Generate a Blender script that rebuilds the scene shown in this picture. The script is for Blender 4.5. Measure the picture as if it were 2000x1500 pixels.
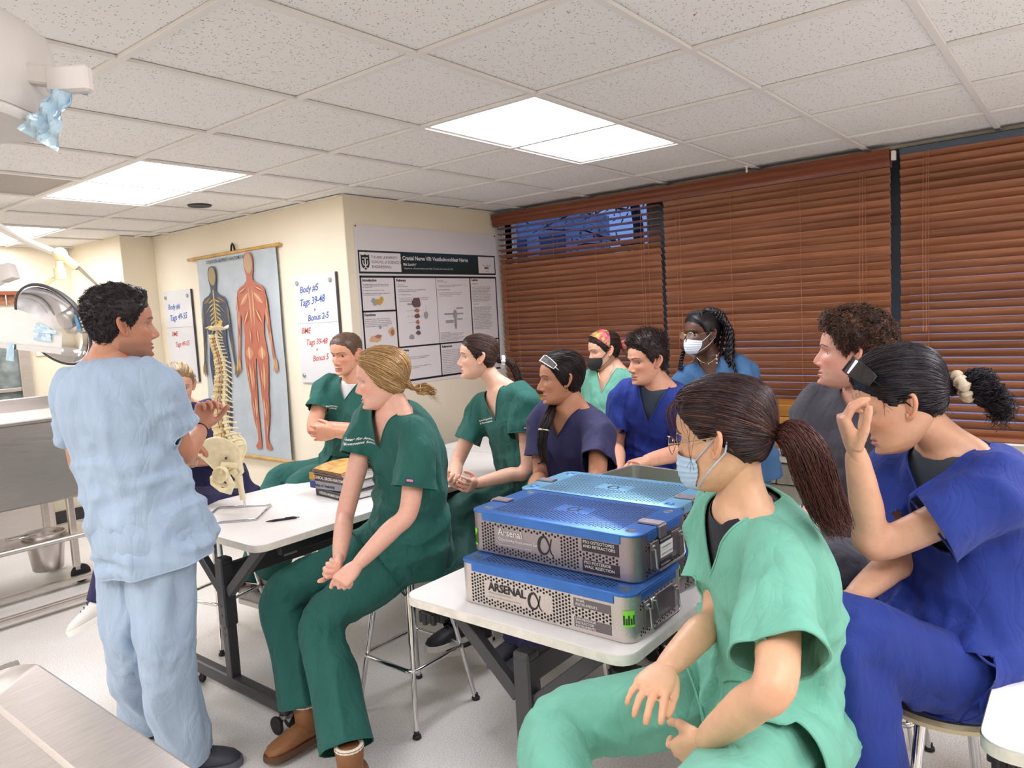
import bpy, bmesh, math, random
import numpy as np
from mathutils import Vector, Matrix
from mathutils.bvhtree import BVHTree
random.seed(7); RNG = np.random.default_rng(7)
for o in list(bpy.data.objects): bpy.data.objects.remove(o)
scene = bpy.context.scene
COL = scene.collection
# ------------------------------------------------------------------ camera, world, exposure
HC = 2.44                                            # ceiling height
CAM = np.array([-1.66336, -1.02929, HC - .80603])
YAW, PIT, ROL, FPX = .893692, -.0937617, -.0546407, 1434.7
def cam_axes():
    f = np.array([math.cos(PIT)*math.sin(YAW), math.cos(PIT)*math.cos(YAW), math.sin(PIT)])
    r = np.cross(f, [0, 0, 1]); r /= np.linalg.norm(r); u = np.cross(r, f)
    return math.cos(ROL)*r + math.sin(ROL)*u, -math.sin(ROL)*r + math.cos(ROL)*u, f
CR, CU, CF = cam_axes()
cd = bpy.data.cameras.new('camera'); cam = bpy.data.objects.new('camera', cd); COL.objects.link(cam)
cd.sensor_fit = 'HORIZONTAL'; cd.sensor_width = 36; cd.lens = FPX/2000*36; cd.clip_start = .02; cd.clip_end = 100
m = Matrix.Identity(4)
for i in range(3):
    m[i][0], m[i][1], m[i][2], m[i][3] = CR[i], CU[i], -CF[i], CAM[i]
cam.matrix_world = m; scene.camera = cam
w = bpy.data.worlds.new('dusk'); scene.world = w; w.use_nodes = True
bg = w.node_tree.nodes['Background']; bg.inputs[0].default_value = (.16, .27, .62, 1); bg.inputs[1].default_value = .42
vs = scene.view_settings; vs.view_transform = 'Standard'; vs.look = 'None'; vs.gamma = 1; vs.use_curve_mapping = False
vs.exposure = 1.38
cy = scene.cycles; cy.max_bounces = 8; cy.diffuse_bounces = 4; cy.glossy_bounces = 3; cy.transmission_bounces = 4; cy.transparent_max_bounces = 8; cy.caustics_reflective = False; cy.caustics_refractive = False; cy.adaptive_threshold = .035
PANEL = 6.5                                          # brightness of the ceiling light panels

def at(px, py, d):                                   # point of the place seen at a pixel, d metres along the view axis
    return CAM + (CF + CR*(px-1000)/FPX - CU*(py-750)/FPX)*d
def hdir(phi):                                       # level direction; 0 = to the right of the view, 90 = away from it
    a = math.radians(phi)
    r = np.array([math.cos(YAW), -math.sin(YAW), 0]); f = np.array([math.sin(YAW), math.cos(YAW), 0])
    return math.cos(a)*r + math.sin(a)*f
# ------------------------------------------------------------------ materials
def lin(h):
    h = h.lstrip('#'); c = [int(h[i:i+2], 16)/255 for i in (0, 2, 4)]
    return tuple((x/12.92 if x <= .04045 else ((x+.055)/1.055)**2.4) for x in c) + (1,)
MATS = {}
class NT:
    def __init__(s, name):
        s.m = bpy.data.materials.new(name); s.m.use_nodes = True; s.t = s.m.node_tree; s.n = s.t.nodes; s.b = s.n['Principled BSDF']
        s.out = s.n['Material Output']
    def new(s, typ, **kw):
        n = s.n.new(typ)
        for k, v in kw.items():
            if k.startswith('i_'):
                n.inputs[k[2:].replace('_', ' ')].default_value = v
            else: setattr(n, k, v)
        return n
    def link(s, a, b): s.t.links.new(a, b)
    def coord(s, scale=(1, 1, 1), kind='Object', rot=(0, 0, 0)):
        c = s.new('ShaderNodeTexCoord'); mp = s.new('ShaderNodeMapping')
        mp.inputs['Scale'].default_value = scale; mp.inputs['Rotation'].default_value = rot
        s.link(c.outputs[kind], mp.inputs['Vector']); return mp.outputs[0]
    def noise(s, vec, scale, detail=3, rough=.5, dist=0):
        n = s.new('ShaderNodeTexNoise'); n.inputs['Scale'].default_value = scale; n.inputs['Detail'].default_value = detail
        n.inputs['Roughness'].default_value = rough; n.inputs['Distortion'].default_value = dist
        s.link(vec, n.inputs['Vector']); return n.outputs['Fac']
    def ramp(s, fac, stops):
        r = s.new('ShaderNodeValToRGB'); e = r.color_ramp.elements
        while len(e) < len(stops): e.new(.5)
        for k, (p, c) in zip(e, stops): k.position = p; k.color = c
        s.link(fac, r.inputs[0]); return r.outputs[0]
    def mix(s, fac, a, b, mode='MIX'):
        n = s.new('ShaderNodeMix', data_type='RGBA', blend_type=mode)
        for sock, v in ((n.inputs[0], fac), (n.inputs[6], a), (n.inputs[7], b)):
            if hasattr(v, 'links') or hasattr(v, 'is_linked'): s.link(v, sock)
            else: sock.default_value = v
        return n.outputs[2]
    def bump(s, h, strength, dist=.01):
        b = s.new('ShaderNodeBump'); b.inputs['Strength'].default_value = strength; b.inputs['Distance'].default_value = dist
        s.link(h, b.inputs['Height']); s.link(b.outputs[0], s.b.inputs['Normal'])
    def set(s, **kw):
        for k, v in kw.items(): s.b.inputs[k.replace('_', ' ')].default_value = v
def mat(name, hexc, rough=.5, metal=0, var=0, vscale=20, bump=0, bscale=80, stretch=(1, 1, 1), coat=0, alpha=1, trans=0, spec=.5):
    if name in MATS: return MATS[name]
    t = NT(name); c = lin(hexc)
    t.set(Base_Color=c, Roughness=rough, Metallic=metal); t.b.inputs['Specular IOR Level'].default_value = spec
    if coat: t.b.inputs['Coat Weight'].default_value = coat
    if alpha < 1: t.b.inputs['Alpha'].default_value = alpha
    if trans: t.b.inputs['Transmission Weight'].default_value = trans
    if var or bump: v = t.coord(stretch)
    if var:
        f = t.noise(v, vscale, 4)
        lo = tuple(x*(1-var) for x in c[:3]) + (1,); hi = tuple(min(1, x*(1+var)) for x in c[:3]) + (1,)
        t.link(t.ramp(f, [(.3, lo), (.7, hi)]), t.b.inputs['Base Color'])
    if bump: t.bump(t.noise(v, bscale, 3), bump, .004)
    MATS[name] = t.m; return t.m
def emis(name, hexc, s):
    t = NT(name); t.set(Base_Color=(0, 0, 0, 1)); t.b.inputs['Emission Color'].default_value = lin(hexc); t.b.inputs['Emission Strength'].default_value = s
    MATS[name] = t.m; return t.m
def tile_mat(name, fiss):
    t = NT(name); t.set(Roughness=.9); v = t.coord((1, 1, 1))
    oi = t.new('ShaderNodeObjectInfo'); ad = t.new('ShaderNodeVectorMath', operation='MULTIPLY_ADD')
    cb = t.new('ShaderNodeCombineXYZ'); t.link(oi.outputs['Random'], cb.inputs[0]); t.link(oi.outputs['Random'], cb.inputs[1])
    t.link(cb.outputs[0], ad.inputs[0]); ad.inputs[1].default_value = (37, 53, 0); t.link(v, ad.inputs[2]); v = ad.outputs[0]
    vo = t.new('ShaderNodeTexVoronoi'); vo.inputs['Scale'].default_value = 95; t.link(v, vo.inputs['Vector'])
    pin = t.ramp(vo.outputs['Distance'], [(.14, (1, 1, 1, 1)), (.24, (0, 0, 0, 1))])
    base = lin('#f3f1ef')
    if fiss:
        st = t.new('ShaderNodeMapping'); st.inputs['Scale'].default_value = (1, 2.6, 1); t.link(v, st.inputs['Vector'])
        n = t.noise(st.outputs[0], 46, 2, .6, 1.6)
        fs = t.ramp(n, [(.30, (1, 1, 1, 1)), (.345, (0, 0, 0, 1))])
        mx = t.new('ShaderNodeMath', operation='MAXIMUM'); t.link(fs, mx.inputs[0]); t.link(pin, mx.inputs[1]); mask = mx.outputs[0]
    else: mask = pin
    pres = t.ramp(t.noise(v, 60, 1), [(.46, (0, 0, 0, 1)), (.5, (1, 1, 1, 1))])
    mm = t.new('ShaderNodeMath', operation='MULTIPLY'); t.link(mask, mm.inputs[0]); t.link(pres, mm.inputs[1])
    t.link(t.mix(mm.outputs[0], base, lin('#736a62')), t.b.inputs['Base Color'])
    inv = t.new('ShaderNodeMath', operation='SUBTRACT'); inv.inputs[0].default_value = 1; t.link(mm.outputs[0], inv.inputs[1])
    t.bump(inv.outputs[0], .5, .002); return t.m
def floor_mat():
    t = NT('speckled_floor'); t.set(Roughness=.28); v = t.coord()
    n = t.noise(v, 170, 3, .7); c = t.ramp(n, [(.31, lin('#b3aca4')), (.42, lin('#e6e2dd')), (.55, lin('#f5f3f0')), (.8, lin('#fbfaf8'))])
    d = t.ramp(t.noise(v, 1.4, 4), [(.35, lin('#f0ebe4')), (.7, lin('#ffffff'))])
    t.link(t.mix(.8, c, d, 'MULTIPLY'), t.b.inputs['Base Color']); t.bump(n, .05, .002); return t.m
def wood_mat(name, a, b, axis, scale=6, rough=.35, amt=9):
    t = NT(name); t.set(Roughness=rough); s = [scale*amt]*3; s[axis] = scale*.35
    oi = t.new('ShaderNodeObjectInfo'); v0 = t.coord(tuple(s)); ad = t.new('ShaderNodeVectorMath', operation='ADD')
    t.link(v0, ad.inputs[0]); cb = t.new('ShaderNodeCombineXYZ'); mu = t.new('ShaderNodeMath', operation='MULTIPLY'); mu.inputs[1].default_value = 50
    t.link(oi.outputs['Random'], mu.inputs[0]); t.link(mu.outputs[0], cb.inputs[0]); t.link(mu.outputs[0], cb.inputs[2]); t.link(cb.outputs[0], ad.inputs[1])
    n = t.noise(ad.outputs[0], 1, 5, .6, .4); c = t.ramp(n, [(.28, lin(a)), (.72, lin(b))])
    hs = t.new('ShaderNodeHueSaturation'); mr = t.new('ShaderNodeMapRange'); mr.inputs[3].default_value = .82; mr.inputs[4].default_value = 1.18
    t.link(oi.outputs['Random'], mr.inputs[0]); t.link(mr.outputs[0], hs.inputs['Value']); t.link(c, hs.inputs['Color'])
    t.link(hs.outputs[0], t.b.inputs['Base Color']); t.bump(n, .06, .001); return t.m
def steel_mat(name, hexc, rough, stretch=(2, 60, 60), amt=.12):
    t = NT(name); t.set(Metallic=1, Roughness=rough); v = t.coord(stretch); n = t.noise(v, 6, 4, .6); c = lin(hexc)
    t.link(t.ramp(n, [(.3, tuple(x*(1-amt) for x in c[:3])+(1,)), (.7, tuple(min(1, x*(1+amt)) for x in c[:3])+(1,))]), t.b.inputs['Base Color'])
    mr = t.new('ShaderNodeMapRange'); mr.inputs[3].default_value = rough*.8; mr.inputs[4].default_value = rough*1.25; t.link(n, mr.inputs[0]); t.link(mr.outputs[0], t.b.inputs['Roughness'])
    return t.m
M = dict(
 tileA=tile_mat('pinhole_ceiling_tile', False), tileB=tile_mat('fissured_ceiling_tile', True),
 tee=mat('painted_tee', '#ece8e4', .5), panel=emis('light_panel', '#f6f6ff', PANEL), floor=floor_mat(),
 cream=mat('cream_wall_paint', '#f1e6ce', .7, var=.03, vscale=3, bump=.08, bscale=220), greige=mat('greige_wall_paint', '#d9d2c6', .7, var=.03, vscale=3, bump=.08, bscale=220),
 block=mat('painted_block', '#f0ebe0', .75, var=.05, vscale=12, bump=.35, bscale=90), mortar=mat('painted_joint', '#e2dccf', .8),
 slat=wood_mat('stained_slat', '#7c4a32', '#a97150', 1, 5, .38), valance=wood_mat('stained_valance', '#6b3420', '#8f4f34', 1, 4, .4), cord=mat('blind_cord', '#a86a48', .7),
 rail=mat('blue_grey_rail', '#4e5a68', .5), white=mat('white_plastic', '#eeeae4', .35), paper=mat('poster_paper', '#e7e1e2', .3, coat=.15), black=mat('black_plastic', '#17161a', .4),
 ink=mat('black_ink', '#1b1d22', .5), dgreen=mat('dark_green_print', '#1f2f2c', .35, coat=.2), grey=mat('grey_ink', '#8a868c', .6), inkb=mat('blue_marker', '#1d53a8', .5), inkr=mat('red_marker', '#c5524c', .5),
 board=mat('whiteboard', '#dedede', .18, coat=.3), alu=mat('brushed_aluminium', '#b9b7b4', .35, 1), chrome=mat('chrome', '#d8d8da', .08, 1), steel=steel_mat('stainless_steel', '#d3ccc6', .36), steelv=steel_mat('stainless_sheet', '#cdc7c3', .34, (1.5, 1.5, 40), .05),
 ttop=mat('white_table_top', '#f2eee8', .3, var=.04, vscale=5), tedge=mat('table_edge', '#e3ddd0', .45, var=.12, vscale=25), frame=mat('charcoal_frame', '#3c3b3e', .42), frame2=mat('dark_frame', '#2a292c', .5),
 seat=mat('cream_seat', '#e6d8ae', .35), rubber=mat('black_rubber', '#1c1b1d', .6),
 bone=mat('bone_plastic', '#ecdfb8', .42, var=.1, vscale=30, bump=.1, bscale=60), disc=mat('disc_plastic', '#c7a566', .5), wirec=mat('nerve_yellow', '#d9b75a', .5), artery=mat('artery_red', '#a23a28', .5),
 lampw=mat('lamp_enamel', '#f1efe9', .3, coat=.3), lampg=mat('lamp_warm_grey', '#e4ddd8', .38, var=.03, vscale=6), tape=mat('blue_tape', '#6fb3e6', .45, var=.25, vscale=40, bump=.5, bscale=45),
 caseG=steel_mat('anodised_case', '#a0979a', .42, (40, 3, 40), .08), caseS=steel_mat('scuffed_case', '#cdc5c2', .45, (40, 3, 40), .12), blue=mat('blue_lid', '#3f74c0', .38, .55, var=.12, vscale=14), lblue=mat('pale_blue_lid', '#7fb9dc', .38, .5, var=.15, vscale=10), hole=mat('hole_dark', '#0e0d10', .8),
 green=mat('green_label', '#7fd13f', .5), label=mat('white_label', '#e9e6e2', .5), pine=wood_mat('box_wood', '#b8742c', '#d69a45', 1, 5, .4), bronze=mat('dark_bronze', '#4a3a2c', .4, .8),
 glass=None)
t = NT('window_glass'); t.set(Base_Color=(1, 1, 1, 1), Roughness=.02); t.b.inputs['Transmission Weight'].default_value = 1; t.b.inputs['IOR'].default_value = 1.05; M['glass'] = t.m
# ------------------------------------------------------------------ geometry helpers
def vec(*a): return np.array(a, float)
def unit(v): v = np.asarray(v, float); n = np.linalg.norm(v); return v/n if n > 1e-12 else v
def frame(d, up=(0, 0, 1)):
    d = unit(d); u = np.asarray(up, float)
    if abs(np.dot(d, u)) > .98: u = vec(1, 0, 0) if abs(d[0]) < .9 else vec(0, 1, 0)
    s = unit(np.cross(u, d)); return s, np.cross(d, s), d
def rotz(a): c, s = math.cos(a), math.sin(a); return np.array([[c, -s, 0], [s, c, 0], [0, 0, 1.]])
def roty(a): c, s = math.cos(a), math.sin(a); return np.array([[c, 0, s], [0, 1, 0], [-s, 0, c]])
def rotx(a): c, s = math.cos(a), math.sin(a); return np.array([[1, 0, 0], [0, c, -s], [0, s, c]])
def resample(pts, n):
    pts = np.asarray(pts, float); d = np.r_[0, np.cumsum(np.linalg.norm(np.diff(pts, axis=0), axis=1))]
    t = np.linspace(0, d[-1], n); return np.stack([np.interp(t, d, pts[:, k]) for k in range(3)], 1)
def spline(pts, n, closed=False):                    # Catmull-Rom through points (any dimension)
    p = np.asarray(pts, float)
    q = np.r_[p[-1:], p, p[:2]] if closed else np.r_[2*p[:1]-p[1:2], p, 2*p[-1:]-p[-2:-1]]
    segs = len(p) if closed else len(p)-1; out = []
    for t in np.linspace(0, segs, n, endpoint=not closed):
        i = min(int(t), segs-1); f = t-i; a, b, c, d = q[i:i+4]
        out.append(.5*((2*b) + (c-a)*f + (2*a-5*b+4*c-d)*f*f + (3*b-a-3*c+d)*f**3))
    return np.array(out)
_bc = {}
def _bbox(sx, sy, sz, bv, seg):
    k = (round(sx, 5), round(sy, 5), round(sz, 5), bv, seg)
    if k not in _bc:
        b = bmesh.new(); bmesh.ops.create_cube(b, size=1); bmesh.ops.scale(b, vec=(sx, sy, sz), verts=b.verts)
        if bv: bmesh.ops.bevel(b, geom=list(b.edges), offset=min(bv, .49*min(sx, sy, sz)), segments=seg, profile=.6, affect='EDGES')
        b.verts.index_update(); _bc[k] = (np.array([v.co[:] for v in b.verts]), [[v.index for v in f.verts] for f in b.faces]); b.free()
    return _bc[k]
class MB:
    def __init__(s): s.v = []; s.f = []; s.n = 0; s.mi = []; s.cur = 0
    def add(s, v, f):
        v = np.asarray(v, float); s.v.append(v); s.f += [[i+s.n for i in q] for q in f]; s.mi += [s.cur]*len(f); s.n += len(v); return s
    def box(s, c, size, bv=0, R=None, seg=1):
        v, f = _bbox(*size, bv, seg); v = v if R is None else v @ np.asarray(R).T; return s.add(v + np.asarray(c, float), f)
    def bar(s, a, b, wd, ht, bv=0, up=(0, 0, 1)):    # box from a to b
        a, b = np.asarray(a, float), np.asarray(b, float); x, y, z = frame(b-a, up)
        return s.box((a+b)/2, (wd, ht, np.linalg.norm(b-a)), bv, np.stack([x, y, z], 1))
    def tube(s, pts, r, n=10, closed=False, cap=True, flat=1, up=(0, 0, 1), ends=None):
        pts = np.asarray(pts, float); k = len(pts); r = np.broadcast_to(np.asarray(r, float), (k,))
        tg = np.gradient(pts, axis=0) if not closed else np.roll(pts, -1, 0)-np.roll(pts, 1, 0)
        x, y, _ = frame(tg[0], up); V = []
        for i in range(k):
            t = unit(tg[i]); x = unit(x-t*np.dot(x, t)); y = np.cross(t, x)
            a = np.arange(n)*2*math.pi/n
            V.append(pts[i] + r[i]*(np.cos(a)[:, None]*x + flat*np.sin(a)[:, None]*y))
        F = []
        for i in range(k if closed else k-1):
            j = (i+1) % k
            for q in range(n): F.append([i*n+q, i*n+(q+1) % n, j*n+(q+1) % n, j*n+q])
        V = np.concatenate(V)
        if cap and not closed: F.append(list(range(n))[::-1]); F.append([(k-1)*n+q for q in range(n)])
        return s.add(V, F)
    def cyl(s, a, b, r0, r1=None, n=16): return s.tube([a, b], [r0, r0 if r1 is None else r1], n)
    def lathe(s, prof, n=24, c=(0, 0, 0), R=None, cap=True):
        a = np.arange(n)*2*math.pi/n; V = []; F = []
        for r, z in prof: V.append(np.stack([r*np.cos(a), r*np.sin(a), np.full(n, z)], 1))
        k = len(prof)
        for i in range(k-1):
            for q in range(n): F.append([i*n+q, i*n+(q+1) % n, (i+1)*n+(q+1) % n, (i+1)*n+q])
        if cap: F.append(list(range(n))[::-1]); F.append([(k-1)*n+q for q in range(n)])
        V = np.concatenate(V)
        if R is not None: V = V @ np.asarray(R).T
        return s.add(V + np.asarray(c, float), F)
    def ell(s, c, rad, R=None, nu=16, nv=10):
        V = [[0, 0, -1]]; F = []
        for i in range(1, nv):
            p = -math.pi/2 + math.pi*i/nv
            for q in range(nu): a = 2*math.pi*q/nu; V.append([math.cos(p)*math.cos(a), math.cos(p)*math.sin(a), math.sin(p)])
        V.append([0, 0, 1]); e = len(V)-1
        for q in range(nu):
            F.append([0, 1+(q+1) % nu, 1+q]); F.append([e, e-nu+q, e-nu+(q+1) % nu])
        for i in range(nv-2):
            for q in range(nu): F.append([1+i*nu+q, 1+i*nu+(q+1) % nu, 1+(i+1)*nu+(q+1) % nu, 1+(i+1)*nu+q])
        V = np.array(V)*np.asarray(rad)
        if R is not None: V = V @ np.asarray(R).T
        return s.add(V + np.asarray(c, float), F)
    def prism(s, poly, h, o, ax, ay):                # 2-D outline (x, y) in plane (ax, ay) through o, thickness h along ax x ay
        o, ax, ay = (np.asarray(q, float) for q in (o, ax, ay)); z = np.cross(ax, ay); p = np.asarray(poly, float); n = len(p)
        a = o + p[:, :1]*ax + p[:, 1:2]*ay; V = np.r_[a, a + z*h]
        return s.add(V, [list(range(n))[::-1], list(range(n, 2*n))] + [[i, (i+1) % n, n+(i+1) % n, n+i] for i in range(n)])
    def flat(s, poly, o, ax, ay):
        o, ax, ay = (np.asarray(q, float) for q in (o, ax, ay)); p = np.asarray(poly, float)
        return s.add(o + p[:, :1]*ax + p[:, 1:2]*ay, [list(range(len(p)))])
    def loft(s, rings, cap=True):
        n = len(rings[0]); F = []
        for i in range(len(rings)-1):
            for q in range(n): F.append([i*n+q, i*n+(q+1) % n, (i+1)*n+(q+1) % n, (i+1)*n+q])
        if cap: F.append(list(range(n))[::-1]); F.append([(len(rings)-1)*n+q for q in range(n)])
        return s.add(np.concatenate(rings), F)
    def data(s, name, mats, smooth=False, off=None):
        V = np.concatenate(s.v) if s.v else np.zeros((0, 3))
        if off is not None: V = V-np.asarray(off)
        me = bpy.data.meshes.new(name); me.from_pydata(V.tolist(), [], s.f)
        for q in (mats if isinstance(mats, (list, tuple)) else [mats]): me.materials.append(q)
        if max(s.mi, default=0): me.polygons.foreach_set('material_index', s.mi)
        if smooth:
            me.polygons.foreach_set('use_smooth', [True]*len(me.polygons))
            if smooth != 'all': me.set_sharp_from_angle(angle=math.radians(smooth if smooth is not True else 40))
        me.update(); return me
    def build(s, name, mats, parent=None, smooth=False, off=None):
        return put(name, s.data(name, mats, smooth, off), parent)
def put(name, me, parent=None, loc=None, rz=0):
    o = bpy.data.objects.new(name, me); COL.objects.link(o)
    if parent: o.parent = parent
    if loc is not None: o.location = loc
    o.rotation_euler = (0, 0, rz); return o
def tag(o, label=None, cat=None, group=None, kind=None):
    for k, v in (('label', label), ('category', cat), ('group', group), ('kind', kind)):
        if v: o[k] = v
    return o
def thing(name, label, cat, loc=(0, 0, 0), rz=0, group=None):
    return tag(put(name, None, None, loc, rz), label, cat, group)
def struct(name, mb, m, smooth=False): return tag(mb.build(name, m, None, smooth), kind='structure')
def copy_tree(o, parent=None):
    c = o.copy(); COL.objects.link(c); c.parent = parent
    for ch in list(o.children): copy_tree(ch, c)
    return c
_txt = {}
def text_mesh(txt, size, align='LEFT', bold=0, res=2, shear=0, space=1, line=1):
    k = (txt, size, align, bold, res, shear, space, line)
    if k not in _txt:
        cu = bpy.data.curves.new('text', 'FONT'); cu.body = txt; cu.size = size; cu.align_x = align; cu.resolution_u = res; cu.shear = shear
        cu.offset = bold; cu.space_character = space; cu.space_line = line
        o = bpy.data.objects.new('text', cu); COL.objects.link(o); dg = bpy.context.evaluated_depsgraph_get()
        me = o.evaluated_get(dg).to_mesh(); V = np.array([v.co[:] for v in me.vertices]).reshape(-1, 3); F = [list(p.vertices) for p in me.polygons]
        o.evaluated_get(dg).to_mesh_clear(); bpy.data.objects.remove(o); bpy.data.curves.remove(cu); _txt[k] = (V, F)
    return _txt[k]
def text_on(mb, txt, size, o, ax, ay, **kw):         # lettering lying in the plane (ax, ay) through o
    V, F = text_mesh(txt, size, **kw)
    if len(V): mb.add(np.asarray(o, float) + V[:, :1]*np.asarray(ax, float) + V[:, 1:2]*np.asarray(ay, float), F)
    return mb
def rrect(w, h, r, n=4, cx=0, cy=0):
    P = []
    for sx, sy, a0 in ((1, 1, 0), (-1, 1, 90), (-1, -1, 180), (1, -1, 270)):
        for k in range(n+1):
            a = math.radians(a0 + 90*k/n); P.append((cx+sx*(w/2-r)+r*math.cos(a), cy+sy*(h/2-r)+r*math.sin(a)))
    return P
# ------------------------------------------------------------------ measured points on known planes
def _ray(px, py): return CF + CR*(px-1000)/FPX - CU*(py-750)/FPX
def on_x(px, py, x): d = _ray(px, py); return CAM + d*(x-CAM[0])/d[0]
def on_y(px, py, y): d = _ray(px, py); return CAM + d*(y-CAM[1])/d[1]
def on_z(px, py, z): d = _ray(px, py); return CAM + d*(z-CAM[2])/d[2]
U = .61
XW, YP, XC, YE, XP, YF, XL, YB = 2.93, 2.69, 1.37, 5.18, 1.10, 6.2, -4.3, -4.0
# ------------------------------------------------------------------ floor, walls
struct('floor', MB().box(((XL+XW+.3)/2, (YB+YF)/2, -.05), (XW-XL+.6, YF-YB+.4, .1)), M['floor'])
struct('wall_far', MB().box(((XL+XP)/2, YF+.1, 1.3), (XP-XL+.4, .2, 2.6)), M['cream'])
struct('wall_left', MB().box((XL-.1, (YB+YF)/2, 1.3), (.2, YF-YB+.4, 2.6)), M['cream'])
struct('wall_back', MB().box(((XL+XW)/2, YB-.1, 1.3), (XW-XL+.4, .2, 2.6)), M['cream'])
struct('wall_corner', MB().box(((XC+XW+.2)/2, (YP+YE)/2, 1.3), (XW+.2-XC, YE-YP, 2.6), .004), M['cream'])
struct('wall_pillar', MB().box(((XP+XC)/2+.1, (YE+YF)/2+.1, 1.3), (XC-XP+.2, YF-YE+.2, 2.6), .004), M['cream'])
wr = struct('wall_right', MB().box((XW+.13, (YB+YP)/2, .38), (.16, YP-YB, .76)).box((XW+.13, (YB+YP)/2, 2.52), (.26, YP-YB, .18)).box((XW+.1, -3.4, 1.4), (.2, 1.2, 2)), M['mortar'])
bl = MB().box((0, 0, 0), (.1, .392, .127), .006).data('block', M['block'])
for r in range(6):
    z = .7375 - .135*r + .0675 + .005
    y = -2.6 + (.2 if r % 2 else .0) + .161
    while y < YP-.15:
        put('block', bl, wr, (XW+.05, y, z)); y += .4
struct('window_sill_trim', MB().box((XW+.02, .0, .826), (.2, 5.2, .012), .003), M['white']).name = 'trim_1'
struct('baseboard_far', MB().box(((XL+XP)/2, YF-.008, .055), (XP-XL, .016, .11), .003), M['frame'])
struct('baseboard_corner', MB().box((XC-.006, (YP+YE)/2, .055), (.012, YE-YP, .11), .003), M['frame'])
# ------------------------------------------------------------------ ceiling: backing, tees, tiles, light panels
ceil = struct('ceiling', MB().box(((XL+XW)/2, (YB+YF)/2, HC+.09), (XW-XL+.5, YF-YB+.5, .1)), M['tileA'])
LIGHTS = [(0, 4, 1, 2), (1, 1, 2, 1), (0, 8, 1, 2), (1, -3, 2, 1), (-4, 4, 1, 2), (-4, 0, 1, 2), (-3, -3, 2, 1), (-4, 8, 1, 2), (-2, -5, 2, 1), (1, -6, 2, 1), (-6, 2, 1, 2)]  # last entries are unseen panels added to brighten the foreground
VENT = (-1, 5)
tm = [MB().box((0, 0, .008), (U-.008, U-.008, .016), .003).data('ceiling_tile', M[k]) for k in ('tileA', 'tileB')]
lit = {(i+a, j+b) for i, j, na, nb in LIGHTS for a in range(na) for b in range(nb)} | {VENT}
for i in range(-7, 5):
    for j in range(-6, 10):
        if (i, j) in lit or (i*U > XC-.05 and j*U > YP): continue
        o = put('ceiling_tile', tm[1 if (j in (0, 2) and i > -1) or (i*7+j*13) % 5 < 3 else 0], ceil, ((i+.5)*U, (j+.5)*U, HC+.006), random.choice((0, math.pi)))
tee = MB().box((0, 0, 0), (.025, YF-YB, .012), .001).box((0, 0, .02), (.004, YF-YB, .03)).data('ceiling_tee', M['tee'])
for i in range(-7, 5):
    if i*U < XC-.02: put('ceiling_tee', tee, ceil, (i*U, (YB+YF)/2, HC-.001))
teeb = MB().box((0, 0, 0), (.025, YP-YB, .012), .001).data('ceiling_tee', M['tee'])
for i in (3, 4): put('ceiling_tee', teeb, ceil, (i*U, (YB+YP)/2, HC-.001))
for j in range(-6, 11):
    x1 = XW if j*U < YP else XC
    put('ceiling_tee', MB().box((0, 0, 0), (x1-XL, .025, .0115), .001).data('ceiling_tee', M['tee']), ceil, ((x1+XL)/2, j*U, HC-.0012))
angle = MB().box((XC-.011, (YP+YE)/2, HC-.004), (.022, YE-YP, .006)).box(((XC+XW)/2, YP-.011, HC-.004), (XW-XC, .022, .006)).box(((XP+XC)/2, YE-.011, HC-.004), (XC-XP, .022, .006)).box(((XL+XP)/2, YF-.011, HC-.004), (XP-XL, .022, .006))
struct('trim_2', angle, M['tee'])
LN = ['bright ceiling light panel over the masked girl with braids, nearest the window blinds', 'bright ceiling light panel above the standing man and the anatomy chart']
for k, (i, j, na, nb) in enumerate(LIGHTS):
    lab = {0: 'glowing rectangular ceiling light panel above the hanging anatomy chart', 1: 'glowing ceiling light panel nearest the window blinds, over the middle of the room', 2: 'glowing ceiling light panel at the far left edge of the picture'}.get(k, 'glowing ceiling light panel out of the picture behind the viewer, some of them added as fill')
    L = thing('ceiling_light', lab, 'ceiling light', ((i+na/2)*U, (j+nb/2)*U, HC), 0, 'lay-in ceiling light panels')
    sx, sy = na*U-.03, nb*U-.03
    df = MB(); hx, hy = (sx-.03)/2, (sy-.03)/2; df.add([(-hx, -hy, .009), (hx, -hy, .009), (hx, hy, .009), (-hx, hy, .009)], [[3, 2, 1, 0]]); df.cur = 1; df.box((0, 0, .0125), (sx-.03, sy-.03, .006)); df.build('diffuser', [M['panel'], M['white']], L)
    f = MB()
    for s in (-1, 1): f.box((s*(sx/2-.008), 0, .008), (.016, sy, .016), .002).box((0, s*(sy/2-.008), .008), (sx-.032, .016, .016), .002)
    f.build('frame', M['tee'], L)
v = thing('ceiling_vent', 'grey perforated return air vent in the ceiling at the left edge', 'vent', ((VENT[0]+.5)*U, (VENT[1]+.5)*U, HC))
MB().box((0, 0, .01), (U-.03, U-.03, .01)).build('grille', mat('vent_grey', '#9d9590', .5, var=.2, vscale=160), v)
f = MB()
for s in (-1, 1): f.box((s*.288, 0, .004), (.012, .588, .012)).box((0, s*.288, .004), (.564, .012, .012))
f.build('frame', M['tee'], v)
c = on_z(390, 402, HC)
d = thing('ceiling_speaker_hole', 'small dark round recess in a ceiling tile above the anatomy chart', 'recess', (c[0], c[1], HC))
MB().lathe([(.045, 0), (.07, -.004), (.074, .002)], 24).build('rim', M['frame2'], d, True)
c = on_z(1458, 322, HC)
s = thing('ceiling_hook', 'tiny white hook hanging from the ceiling before the valance', 'hook', (c[0], c[1], HC-.006))
MB().lathe([(.014, 0), (.014, -.006), (.005, -.008), (.006, -.035), (.002, -.04)], 12).build('hook_body', M['white'], s, True)
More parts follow.
